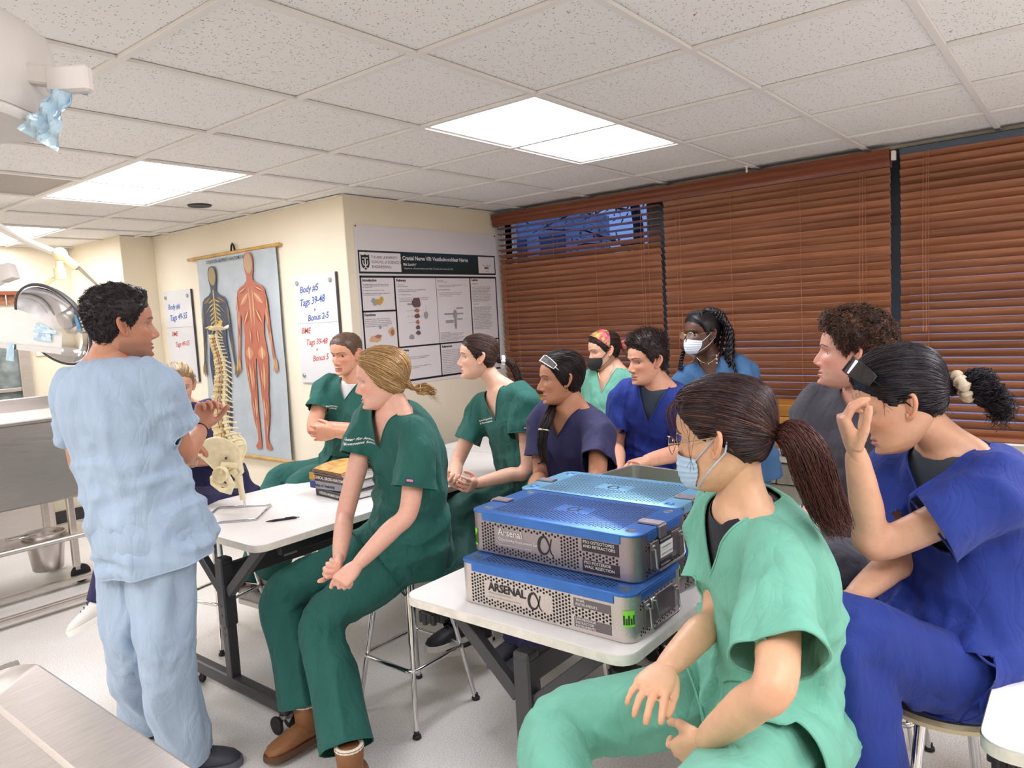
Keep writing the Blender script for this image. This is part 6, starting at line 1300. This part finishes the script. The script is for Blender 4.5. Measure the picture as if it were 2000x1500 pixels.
add(id='p1', sex='m', label='man standing in pale blue scrubs beside the spine model', skin='#c78d70', hair='#2a2226', browc='#241c1c', N=(208, 722, 2.52), pelvis=tuple(at(287, 1030, 2.56)), phi=70, phih=62, head=(238, 636, 2.50, 36, -2, 0), shirt=SKYB, pants=SKYB, sh=.185, wide=1.0, hem=-.19, sleeve=.205, slk=1.12, vneck=(.05, .075), bend=.02, fold=1.5, nose=1.2, stubble=.9, gaze=(0, -.1), lid=.45,
    elbowR=(357, 885, 1), wristR=(392, 838, 1), handR=dict(n=-hdir(150), d=tuple(unit(vec(0, 0, 1)+hdir(60)*.35)), curl=(.9, 1.0, .6)), elbowL=tuple(at(165, 920, 2.85)), wristL=tuple(at(330, 880, 2.95)), handL=None,
    kneeR=tuple(at(325, 1270, 2.54)), ankleR=tuple(on_z(362, 1465, .09)), kneeL=tuple(at(258, 1255, 2.66)), ankleL=tuple(on_z(285, 1395, .09)), footR=hdir(12), footL=hdir(60), shoe='dark', cuff=.088, pk=1.1, lfold=2.0, seed=11, shoffR=(-.03, 0))
add(id='p2', sex='f', label='woman in navy with blonde pulled-back hair behind the standing man', skin='#e0ac90', hair='#8d6f4a', N=(350, 808, 3.78), pelvis=(.32, 2.60, .745), phi=292, phih=262, head=(347, 752, 3.72, 300, -14, 0), shirt=NAVY, pants=NAVY, elbowL=(424, 892, -1), wristL=(368, 903, -1), elbowR=tuple(at(318, 900, 3.7)), wristR=tuple(at(400, 880, 3.55)), handL=dict(n=hdir(100)), handR=None,
    kneeL=tuple(at(330, 1000, 3.35)), ankleL=tuple(at(330, 1160, 3.3)), kneeR=tuple(at(250, 1010, 3.42)), ankleR=tuple(at(192, 1172, 3.33)), footR=unit(hdir(195)+vec(0, 0, -.45)), shoe='white', sleeve=.2, vneck=(.06, .07), cuff=.05, seed=21)
add(id='p3', sex='m', label='young man with buzz cut in dark green scrubs, arms crossed', skin='#e3a788', hair='#5b4638', N=(693, 752, 4.28), pelvis=(1.10, 2.50, .77), phi=250, phih=205, head=(676, 690, 4.22, 243, -9, 3), shirt=GREEN, pants=GREEN, under=WHITET, logo=(-.15, -.155, .012), elbowR=(613, 838, -1), wristR=(690, 836, -1), elbowL=(738, 846, -1), wristL=(655, 845, -1), handR=dict(n=hdir(70), d=tuple(hdir(10)), curl=(.4, .5, .3)), handL=dict(n=hdir(70), d=tuple(hdir(175)), curl=(.3, .4, .3)),
    kneeR=(545, 944, 1), ankleR=tuple(at(490, 1148, 4.05)), kneeL=(590, 955, -1), ankleL=tuple(at(530, 1120, 4.0)), footR=hdir(330), footL=hdir(330), shoe='grey', sleeve=.18, vneck=(.11, .075), seed=31, gaze=(0, -.15), lid=.42, nose=.95, browc='#7a5c44', wide=1.0, neckk=1.12, crew=.03, tunic=.22)
add(id='p4', sex='f', label='blonde woman in dark green scrubs with hands between her knees, nearest the spine table', skin='#efb9a2', hair='#b58d5c', N=(768, 812, 2.82), pelvis=(.385, 1.205, .745), phi=222, phih=208, head=(746, 740, 2.80, 186, -6, 0), shirt=GREEN, pants=GREEN, logo=(-.125, -.12, .0118), stag=('L', -.0), elbowL=(798, 1000, -1), wristL=(697, 1104, -1), elbowR=(676, 998, 1), wristR=(662, 1092, -1), handL=dict(n=hdir(60), d=(652, 1148, 2.52), curl=(1.25, 1.35, .9), tcurl=.6), handR=dict(n=hdir(250), d=(652, 1138, 2.5), curl=(1.2, 1.3, .9), tcurl=.6),
    kneeL=(636, 1215, -1), ankleL=tuple(on_z(685, 1500, .105)), kneeR=(560, 1165, 1), ankleR=tuple(on_z(600, 1410, .105)), cuffext=-.075, footL=hdir(245), footR=hdir(225), shoe='boot', cuff=.098, sleeve=.205, slk=1.12, vneck=(.15, .075), bend=.05, hem=-.14, seed=41, nose=1.0, flush=1.6, browd=.5, pk=1.02, tunic=.36, noear=True)
add(id='p5', sex='f', label='dark-haired woman in dark green scrubs with white scrunchie, hands clasped', skin='#efbfa4', hair='#32241f', N=(975, 770, 3.72), pelvis=(1.24, 1.20, .745), phi=226, phih=215, head=(934, 697, 3.70, 187, 2, 0), shirt=GREEN, pants=cloth_mat('deep_green_trousers', '#17463d', .5), logo=(-.13, -.13, .0125), stag=('L', .0), patches=((.02, -.26, .10, .10, GREEN),), elbowL=(1030, 918, -1), wristL=(928, 945, -1), elbowR=(893, 903, 1), wristR=(884, 940, -1), handL=dict(n=unit(hdir(120)+ZU*.3), d=(893, 958, 3.32), curl=(.5, .7, .5)), handR=dict(n=unit(hdir(300)+ZU*.5), d=(892, 965, 3.3), curl=(.6, .7, .5)),
    kneeL=(905, 1030, -1), ankleL=tuple(at(900, 1215, 3.25)), kneeR=(893, 1012, -1), ankleR=tuple(at(930, 1225, 3.4)), shoe='black', sleeve=.21, slk=1.1, vneck=(.15, .075), seed=51, lid=.28, tunic=.25)
add(id='p6', sex='f', label='woman in navy scrubs with safety glasses pushed up in her dark hair', skin='#c88d6c', hair='#231a1a', N=(1112, 806, 3.22), pelvis=(1.07, .84, .745), phi=228, phih=220, head=(1096, 739, 3.20, 190, -3, 0), shirt=NAVY, pants=NAVY, elbowL=(1165, 935, -1), wristL=tuple(at(1090, 975, 2.85)), elbowR=(1056, 925, 1), wristR=tuple(at(1035, 975, 2.95)), handL=None, handR=None, kneeL=tuple(at(1040, 1040, 2.85)), ankleL=tuple(at(1050, 1260, 2.9)), kneeR=tuple(at(1010, 1020, 3.0)), ankleR=tuple(at(1020, 1240, 3.0)), shoe='dark', sleeve=.21, slk=1.1, vneck=(.12, .085), seed=61, nose=1.25, fold=.6, wide=1.05)
add(id='p7', sex='f', label='woman in mint scrubs wearing a black mask and patterned head scarf', skin='#e9b698', hair='#2a1d1a', N=(1192, 728, 4.42), pelvis=(2.12, 1.27, .745), phi=232, phih=225, head=(1180, 684, 4.40, 194, -10, 0), shirt=MINT, pants=MINT, elbowR=(1150, 800, 1), wristR=tuple(at(1150, 860, 4.1)), elbowL=tuple(at(1240, 810, 4.3)), wristL=tuple(at(1200, 860, 4.1)), handL=None, handR=None, kneeL=tuple(at(1170, 880, 4.05)), ankleL=tuple(at(1170, 1020, 4.05)), kneeR=tuple(at(1150, 880, 4.15)), ankleR=tuple(at(1150, 1020, 4.15)), sleeve=.2, vneck=(.15, .08), seed=71, lid=.05)
add(id='p8', sex='m', label='dark-haired man in royal blue scrubs over a dark grey tee', skin='#dda486', hair='#2b201d', N=(1283, 762, 3.64), pelvis=(1.74, .78, .75), phi=238, phih=225, head=(1264, 704, 3.62, 203, -4, 0), shirt=ROYAL, pants=ROYAL, under=DGREY, elbowR=(1204, 868, 1), wristR=tuple(at(1207, 925, 3.45)), elbowL=tuple(at(1345, 880, 3.6)), wristL=tuple(at(1262, 900, 3.35)), handL=None, handR=None, kneeL=tuple(at(1240, 980, 3.3)), ankleL=tuple(at(1240, 1160, 3.3)), kneeR=tuple(at(1200, 970, 3.4)), ankleR=tuple(at(1200, 1150, 3.4)), sleeve=.19, vneck=(.17, .085), crew=-.0, seed=81, nose=1.1, brow=1.3, gaze=(-.1, 0))
add(id='p9', sex='f', label='woman in slate blue scrubs with long black braids and a white mask', skin='#5a3a2c', hair='#1a1517', N=(1388, 712, 3.92), pelvis=(2.08, .48, .745), phi=246, phih=235, head=(1370, 652, 3.88, 205, 0, 0), shirt=SLATE, pants=SLATE, elbowR=tuple(at(1310, 830, 3.95)), wristR=tuple(at(1330, 900, 3.75)), elbowL=tuple(at(1470, 830, 3.8)), wristL=tuple(at(1420, 900, 3.65)), handL=None, handR=None, kneeL=tuple(at(1400, 930, 3.5)), ankleL=tuple(at(1400, 1090, 3.5)), kneeR=tuple(at(1350, 930, 3.55)), ankleR=tuple(at(1350, 1090, 3.55)), sleeve=.2, vneck=(.13, .08), seed=91, wide=1.05)
add(id='p10', sex='f', label='woman in mint scrubs with brown ponytail, glasses and blue mask in the foreground', skin='#e0b08c', hair='#3a2224', N=(1446, 1008, 1.55), pelvis=(-.085, -.46, .74), phi=186, phih=190, head=(1412, 852, 1.52, 147, -8, 0), shirt=MINT, pants=MINT, under=BLACKT, elbowL=(1515, 1335, -1), wristL=(1378, 1446, 1), elbowR=tuple(at(1402, 1200, 1.65)), wristR=(1298, 1308, -1), handL=dict(n=unit(hdir(90)+ZD*.6), curl=(.4, .5, .3)), handR=dict(n=unit(ZD+hdir(180)*.15), d=(1236, 1392, 1.33), curl=(.35, .45, .3), spread=.16, thumb=(.9, .35, .2)),
    kneeR=(1098, 1430, -1), ankleR=tuple(at(1120, 1800, 1.3)), kneeL=tuple(at(1310, 1700, 1.12)), ankleL=tuple(at(1260, 2050, 1.2)), shoe='dark', sleeve=.235, slk=1.04, vneck=(.17, .09), crew=-.01, bend=.045, hem=-.14, wide=.98, seed=101, cuff=.08, size=.98, tunic=.34, sleeveR=.19)
add(id='p11', sex='m', label='curly brown-haired man in charcoal scrubs looking left', skin='#e6ab94', hair='#4a2f22', N=(1690, 780, 2.44), pelvis=(1.0, -.40, .75), phi=218, phih=205, head=(1662, 690, 2.40, 157, 5, 0), shirt=GREYS, pants=GREYS, elbowR=(1600, 975, 1), wristR=tuple(at(1560, 1080, 2.3)), elbowL=tuple(at(1790, 1000, 2.35)), wristL=tuple(at(1690, 1080, 2.15)), handL=None, handR=None, kneeR=tuple(at(1560, 1110, 2.2)), ankleR=tuple(at(1580, 1380, 2.2)), kneeL=tuple(at(1620, 1130, 2.05)), ankleL=tuple(at(1640, 1400, 2.05)), sleeve=.22, slk=1.12, vneck=(.06, .085), seed=111, stubble=.5, flush=1.5, patches=((.03, -.27, .1, .11, GREYS),), wide=1.05)
add(id='p12', sex='f', label='dark-haired woman in royal blue scrubs pinching the bridge of her nose', skin='#dba98a', hair='#1b1719', N=(1852, 900, 1.74), pelvis=(.33, -.76, .745), phi=202, phih=195, head=(1757, 784, 1.72, 160, -20, 0), shirt=ROYAL, pants=ROYAL, under=DGREY, elbowL=(1708, 1068, 1), wristL=(1672, 884, -1), elbowR=tuple(at(1760, 1090, 1.82)), wristR=tuple(at(1668, 1165, 1.68)), handL=dict(n=unit(hdir(-20)+hdir(90)*.1), d=(1640, 800), bends=((.72, .6, .2), (.8, .65, .3), (.9, .7, .4), (1.0, .8, .5)), thumb=(.85, .45, .62), tcurl=.12, spread=.06), handR=dict(n=ZD, d=(1640, 1200, 1.6)),
    kneeL=(1648, 1245, -1), ankleL=tuple(at(1700, 1500, 1.62)), kneeR=tuple(at(1640, 1240, 1.75)), ankleR=tuple(at(1650, 1480, 1.8)), shoe='white', sleeve=.20, slk=1.2, vneck=(.15, .085), bend=.08, hem=-.12, wide=1.08, seed=121, gaze=(-.2, .1), crew=-.0, lid=.3, tunic=.32)
PP = {c['id']: person(c) for c in PEOPLE}
# ------------------------------------------------------------------ hair, masks, glasses
def start(pid, col, thick, line=HLZ, rough=0, var=.35, mul=.75, col2=None, mixp=.4, seed=1):
    p = PP[pid]; S = Strands(col, var, seed); V, F = hair_shell(p['c'], thick, line, rough=rough, seed=seed); S.shell(V, F, mul)
    if col2: S.col2 = np.array(lin(col2)[:3]); S.mixp = mixp
    return p, S, scalp_fn(V, F)
def scrunchie(p, o, ax, R_, r_, m_, name='scrunchie'):
    x, y, z = frame(ax); n = 30; lpart(p, MB().tube([np.asarray(o)+R_*(math.cos(a)*x+math.sin(a)*y)*(1+.10*math.sin(5*a)) for a in np.arange(n)*2*math.pi/n], [r_*(1+.28*math.sin(9*a)) for a in np.arange(n)*2*math.pi/n], 10, closed=True), name, m_)
def shades(p, tilt, lensm, armm, label=None, R_=.098, z0=-.016, z1=.018, arms=True, c0=(0, 0, .015), ymul=.95, amax=1.0):
    Q = rotx(math.radians(tilt)); g = lambda a, z: np.asarray(c0)+Q @ vec(R_*.86*math.sin(a), R_*ymul*math.cos(a)*1.05, z)
    fr_ = MB()
    for s in (-1, 1):
        m_ = MB(); n = 12; V = []
        for i in range(n+1):
            a = s*(.06+(amax-.06)*i/n); k = 1-.35*(i/n)**3
            V += [g(a, z0*k), g(a, z1*k)]
        m_.add(V, [[2*i, 2*i+2, 2*i+3, 2*i+1] for i in range(n)]); lpart(p, m_, 'eyewear_lens', lensm, True)
        fr_.tube([V[2*i+1] for i in range(n+1)]+[V[2*i] for i in range(n, -1, -1)], .002, 6, closed=True)
        if arms: fr_.tube(spline([g(s*amax, .0), Q @ vec(s*.080, .01, .0)+np.asarray(c0), Q @ vec(s*.084, -.03, -.002)+np.asarray(c0)], 12), np.linspace(.0048, .0028, 12), 8, flat=.5)
    fr_.tube([g(-.07, .006), g(0, .009), g(.07, .006)], .0028, 6); lpart(p, fr_, 'eyewear_frame', armm)
back = lambda p: (0, -1, .1)
# p1 short dark wavy hair
p, S, sc = start('p1', '#2b2125', lambda P, az: .008+.017*np.clip((P[..., 2]-.02)/.08, 0, 1), rough=.3, col2='#6b6260', mixp=.05)
shorthair(S, sc, 1900, lambda q: .010+.008*max(0, q[2]-.02)/.09, lambda q: (0, -.5, -.6) if q[2] < .04 else (.0, -.7, -.1), r=.0011, curl=1, cr=.0028, up=.32, turns=1.0); hair_obj(p, S)
J = p['J']; W_ = J['WR']; e = unit(W_-J['ER']); x, y, _ = frame(e)
MB().tube([W_-e*.03+(x*math.cos(a)+y*math.sin(a))*.0315 for a in np.arange(20)*math.pi/10], .0042, 8, closed=True).build('wristband', M['black'], p['root'], True, off=p['off'])
# p2 streaked blonde, pulled back
p, S, sc = start('p2', '#9c8058', lambda P, az: .007+0*az, col2='#dcc69a', mixp=.45); tie = np.array([0, -.115, .01]); combed(S, sc, tie, 700, .0012); tail(S, [tie, tie+[0, -.03, .01], tie+[0, -.04, -.03], tie+[0, -.01, -.04]], .03, 120, .0014); hair_obj(p, S)
W_ = p['J']['WL']; e = unit(W_-p['J']['EL']); x, y, _ = frame(e); MB().tube([W_-e*.03+(x*math.cos(a)+y*math.sin(a))*.027 for a in np.arange(20)*math.pi/10], .003, 8, closed=True).build('bracelet', M['label'], p['root'], True, off=p['off'])
# p3 buzz cut
p, S, sc = start('p3', '#6a5344', lambda P, az: .0025+.002*np.clip((P[..., 2]-.03)/.06, 0, 1), rough=.2, mul=.85); shorthair(S, sc, 1600, lambda q: .005, lambda q: (0, .2, -.2), r=.0009, up=.85, k=3); hair_obj(p, S)
# p4 blonde, low bun
L4 = ([0, .35, .7, .95, 1.15, 1.35, 1.6, 1.9, 2.4, 3.2], [.078, .074, .060, .034, .002, -.022, -.034, -.050, -.066, -.078])
p, S, sc = start('p4', '#a57c4c', lambda P, az: .011+.006*np.clip((P[..., 2]+.02)/.06, 0, 1), L4, col2='#d9b888', mixp=.38, var=.3, mul=.8); tie = np.array([0, -.122, -.062]); combed(S, sc, tie, 1500, .00115, L4, .003, wob=.02, droop=.10)
tail(S, [tie, tie+[0, -.025, .0], tie+[.0, -.048, -.006], tie+[0, -.06, -.018], tie+[0, -.075, -.024]], .020, 260, .0012, .005); tail(S, [tie+[0, -.01, .012], tie+[.02, -.04, .008], tie+[.0, -.055, -.02], tie+[-.018, -.03, -.022], tie+[0, -.005, -.016]], .008, 90, .0012, .003); tail(S, [tie, tie+[.01, -.06, -.03], tie+[.02, -.085, -.07]], .012, 20, .0006, .012); hair_obj(p, S)
scrunchie(p, tie+[0, -.022, 0], (0, -1, -.2), .017, .003, mat('hair_tie_tan', '#c9a273', .6), 'hair_tie')
# p5 dark brown ponytail with scrunchie
p, S, sc = start('p5', '#33231d', lambda P, az: .007+0*az, col2='#5a4033', mixp=.25); tie = np.array([0, -.118, -.03]); combed(S, sc, tie, 1200, .0011); tail(S, [tie, tie+[-.01, -.045, .0], tie+[-.03, -.08, -.05], tie+[-.04, -.10, -.13], tie+[-.04, -.115, -.19]], .022, 320, .0012, .007); hair_obj(p, S)
scrunchie(p, tie+[0, -.012, 0], (0, -1, -.1), .022, .011, mat('scrunchie_white', '#d9dbe0', .6, var=.3, vscale=60)); lpart(p, MB().box((-.070, -.008, .045), (.006, .026, .006), .002, rotx(.5)).box((-.072, -.014, .045), (.006, .006, .022), .002, rotx(.5)), 'hair_clip', M['alu'])
# p6 black hair, side plait, clear safety glasses on top
p, S, sc = start('p6', '#1f1717', lambda P, az: .010+.006*np.clip((P[..., 2]-.02)/.08, 0, 1), L4, col2='#3d2c28', mixp=.25); tie = np.array([.035, -.09, -.075]); combed(S, sc, tie, 1200, .0012, L4, .003, droop=.06); 
wl = lambda a: (np.linalg.inv(p['Rh']) @ (a-p['Hc']))/p['hs']
pt = [wl(at(*q)) for q in ((1085, 790, 3.26), (1072, 815, 3.12), (1062, 840, 3.08), (1058, 870, 3.07), (1064, 905, 3.06))]; tail(S, [tie]+pt, .022, 300, .0013, .008, .5, curl=.4); hair_obj(p, S)
scrunchie(p, pt[2], pt[3]-pt[2], .022, .003, mat('clip_pearl', '#e9e2c9', .3), 'hair_clip')
shades(p, 48, mat('clear_lens', '#ffffff', .05, alpha=.12, coat=.5), M['label'], R_=.118); er = MB()
for s in (-1, 1): er.tube([(s*.078+.0*math.cos(a), .002+.009*math.cos(a), -.045+.011*math.sin(a)) for a in np.arange(18)*math.pi/9], .0017, 6, closed=True)
lpart(p, er, 'hoop_earrings', mat('gold', '#d2b26a', .25, 1))
# p7 brown hair, patterned scarf, black mask
p, S, sc = start('p7', '#2c1f1b', lambda P, az: .008+0*az, col2='#4a352c', mixp=.3); tie = np.array([0, -.12, .0]); combed(S, sc, tie, 700, .0012); hair_obj(p, S)
t = NT('patterned_scarf'); v = t.coord(); vo = t.new('ShaderNodeTexVoronoi'); vo.inputs['Scale'].default_value = 55; t.link(v, vo.inputs['Vector']); r_ = t.ramp(vo.outputs['Color'], [(.2, lin('#b5474c')), (.4, lin('#d0777c')), (.55, lin('#5c7a4a')), (.7, lin('#d7b25a')), (.85, lin('#a83a45'))]); t.link(r_, t.b.inputs['Base Color']); t.set(Roughness=.8); SCARF = t.m
def sfn(u, v): a = -1.72+3.44*(u+1)/2; th = .35+.95*v; d = vec(math.sin(a), math.cos(a)*math.cos(th+.75), math.cos(a)*math.sin(th+.75)); d = unit(vec(math.sin(a)*.95, math.cos(a)*math.cos(th+.55), max(-.3, math.cos(a)*math.sin(th+.55)))); q = sc(d); return q+unit(q-CT)*(.005+.004*math.sin(v*math.pi))
lpart(p, face_shell(sfn, 1, 0, 1, 28, 12), 'head_scarf', SCARF); lpart(p, MB().ell(tie+[0, -.025, -.005], (.04, .035, .04), None, 16, 10).tube(spline([tie+[0, -.01, -.02], tie+[.01, -.03, -.06], tie+[.02, -.03, -.09]], 8), [.015, .018, .01, .012, .01, .012, .014, .006][:8], 8), 'scarf_knot', SCARF)
mask(p, '#2a2728', 'kn'); N_, r_, u_, f_ = p['N'], p['r'], p['up'], p['f']
def necklace(p, m_, drop, bead, w=.06):
    N_, r_, u_, f_ = p['N'], p['r'], p['up'], p['f']; pts = []
    for a in np.linspace(-1, 1, 16): pts.append(N_+r_*w*a+u_*(.025-drop*(1-a*a))+f_*(.05+.035*(1-a*a)))
    o = MB().tube(pts, .0012, 5).build('necklace', m_, p['root'], True, off=p['off']); MB().ell(N_+u_*(.02-drop)+f_*.088, (bead,)*3, None, 10, 8).build('pendant', m_, o, True, off=p['off'])
# p8 dark quiff
p, S, sc = start('p8', '#2a1e1b', lambda P, az: .009+.022*np.clip((P[..., 2]-.045)/.05, 0, 1), rough=.15, col2='#463229', mixp=.2); shorthair(S, sc, 1500, lambda q: .014+.024*max(0, q[2]-.04)/.07, lambda q: (0, .25, -.7) if q[2] < .045 else (.1, .35, .2), r=.0012, up=.36, jit=.22); hair_obj(p, S)
# p9 long box braids, mask, glasses
p, S, sc = start('p9', '#191416', lambda P, az: .012+0*az, var=.5); hair_obj(p, S); kn = np.array([0, -.055, .125])
def braid(pts, r0, name='braid'):
    path = spline(pts, 60); S = Strands('#1d1719', .3, 5); tg = np.gradient(path, axis=0); x, y, _ = frame(tg[0]); H_ = [[], []]
    for i in range(60):
        t_ = unit(tg[i]); x = unit(x-t_*(x @ t_)); y = np.cross(t_, x); a = i*.85
        for k in (0, 1): H_[k].append(path[i]+(math.cos(a+k*math.pi)*x+math.sin(a+k*math.pi)*y)*r0*.62)
    for k in (0, 1): S.strand(H_[k], r0*.75*np.interp(np.linspace(0, 1, 60), [0, .9, 1], [1, .8, .4]), 6, .8+.5*k)
    return hair_obj(p, S, name)
bn = np.random.default_rng(4)
for k in range(34):
    a = -2.5+5.0*k/33; side = math.sin(a); fz = math.cos(a); rr = .112+.016*(k % 3)
    s0 = kn+vec(.02*math.sin(a), -.004, .006+.006*(k % 2)); s1 = vec(.085*side*1.1, -.07-.03*max(0, -fz)+.02*max(0, fz), .105-.012*(k % 3)); s2 = vec(rr*side, -.075-.06*max(0, -fz)-.03*max(0, fz), .02); s3 = vec(rr*side*1.05+bn.normal(0, .01), -.08-.055*max(0, -fz), -.09); s4 = vec(rr*side*1.08+bn.normal(0, .016), -.07-.05*max(0, -fz), -.17-bn.uniform(0, .07))
    braid([s0, s1, s2, s3, s4], .0085)
for k in range(6): a = -1.1+2.2*k/5; braid([vec(.06*math.sin(a), .075*math.cos(a), .085), vec(.05*math.sin(a), .03, .118), kn], .007)
for k in range(2): braid([vec(.075, .02, .05), vec(.085, .035, -.03), vec(.09, .06+.01*k, -.12), vec(.075+.02*k, .09, -.20)], .0075)
lpart(p, MB().ell(kn, (.035, .03, .022), None, 14, 8), 'top_knot', HAIR if False else mat('braid_black', '#1a1517', .5)); bd_ = MB()
for k in range(14): bd_.cyl(vec(.09*bn.uniform(-1, 1), -.06+.1*bn.uniform(-.4, 1), -.13-.05*bn.random()), vec(.09*bn.uniform(-1, 1), 0, 0)*0+vec(0, 0, 0), .0, .0, 3) if False else bd_.lathe([(.006, -.005), (.007, 0), (.006, .005)], 8, vec(.10*math.sin(-2.2+4.4*k/13), -.095+.08*abs(math.sin(-2.2+4.4*k/13)), -.12-.02*(k % 3)))
tag(lpart(p, bd_, 'hair_cuffs', M['alu']), kind='stuff')
mask(p, '#dfe8ef'); spectacles(p, mat('gold', '#d2b26a', .25, 1), y=.112, rim=.0009); necklace(p, mat('gold', '#d2b26a', .25, 1), .04, .004)
# p10 brown ponytail, fringe, glasses, blue mask
L10 = ([0, .35, .7, .95, 1.15, 1.35, 1.6, 1.9, 2.4, 3.2], [.070, .068, .058, .036, .012, .004, .022, -.020, -.050, -.066])
p, S, sc = start('p10', '#2c1a1c', lambda P, az: .012+.007*np.clip((P[..., 2]-.0)/.08, 0, 1), L10, col2='#5b3a2e', mixp=.22, var=.35, mul=.8); tie = np.array([0, -.130, -.018]); combed(S, sc, tie, 3200, .00085, L10, .003, wob=.012)
S.col = np.array(lin('#4a2622')[:3]); tail(S, [tie, tie+[0, -.018, .004], tie+[.0, -.036, -.03], tie+[.0, -.046, -.085], tie+[.005, -.058, -.15], tie+[.01, -.07, -.19]], .040, 1700, .0009, .010, .6)
for k in range(80):                                 # fringe and side wisps
    a = S.r.uniform(-1.15, 1.15); q0 = sc(head_base(np.array(a), np.array(.078))-CT+vec(0, 0, .01)); L_ = S.r.uniform(.05, .095); out = unit(vec(math.sin(a), math.cos(a), 0)); S.strand([q0, q0+out*.018+vec(0, 0, -.012), q0+out*.026+vec(0, 0, -.4*L_), q0+out*.024+vec(S.r.normal(0, .004), 0, -.75*L_), q0+out*.016+vec(S.r.normal(0, .006), 0, -L_)], .00055*np.array([1, 1, 1, .8, .3]))
for k in range(3):
    s = -1; q0 = vec(s*.072, .035, .03); S.strand([q0+S.r.normal(0, .008, 3), q0+vec(s*.006, .012, -.03)+S.r.normal(0, .004, 3), q0+vec(s*.002, .018, -.06)+S.r.normal(0, .007, 3), q0+vec(s*-.002, .024, -.09)+S.r.normal(0, .009, 3)], .0005)
hair_obj(p, S); scrunchie(p, tie+[0, -.006, 0], (0, -1, .1), .020, .006, mat('tie_dark', '#241718', .7), 'hair_tie'); mask(p, '#b9d6ee'); spectacles(p, mat('brass_wire', '#b99a7a', .3, 1), y=.112)
# p11 curly brown hair
p, S, sc = start('p11', '#3f281d', lambda P, az: .008+.022*np.clip((P[..., 2]-.01)/.07, 0, 1), rough=.4, col2='#7a5236', mixp=.3); shorthair(S, sc, 2000, lambda q: .010+.022*np.clip((q[2]-.0)/.08, 0, 1), lambda q: (0, .3, -.3), r=.0013, curl=1, cr=.0062, up=.7, jit=.5, k=10, turns=1.5); hair_obj(p, S)
# p12 black hair tied back with satin scrunchie, dark glasses on top
p, S, sc = start('p12', '#17131a', lambda P, az: .012+.010*np.clip((P[..., 2]-.02)/.08, 0, 1), L10, rough=.1, col2='#33262b', mixp=.25); tie = np.array([0, -.116, -.018]); combed(S, sc, tie, 2400, .0010, L10, .004, wob=.03)
for k in range(9): a = k*.7; tail(S, [tie+[0, -.02, 0], tie+vec(.04*math.sin(a), -.05, .035*math.cos(a)-.01), tie+vec(.05*math.sin(a+.8), -.078, .045*math.cos(a+.8)-.035), tie+vec(.03*math.sin(a+2), -.07, .03*math.cos(a+2)-.06)], .014, 90, .0011, .010, .8, curl=.8)
tail(S, [tie+[0, -.03, -.01], tie+[0, -.08, -.05], tie+[0, -.07, -.10]], .03, 120, .0010, .014, .8, 1.0)
for k in range(24): a = S.r.uniform(-1.2, 1.2); q0 = sc(head_base(np.array(a), np.array(.062 if abs(a) < .8 else .02))-CT); out = unit(vec(math.sin(a), math.cos(a), 0)); S.strand([q0, q0+out*.008+S.r.normal(0, .004, 3)+vec(0, 0, -.008), q0+out*.006+S.r.normal(0, .008, 3)+vec(0, 0, -.022)], .0005)
hair_obj(p, S); scrunchie(p, tie+[0, -.022, .004], (0, -1, .1), .026, .013, mat('satin', '#d9c7ac', .3, var=.2, vscale=50)); shades(p, 57, mat('smoke_lens', '#241d20', .06, coat=.6), mat('dark_frame_gloss', '#1a1719', .3), R_=.13, z0=-.021, z1=.020, amax=.95, ymul=1.0)
necklace(PP['p7'], mat('gold', '#d2b26a', .25, 1), .10, .004)
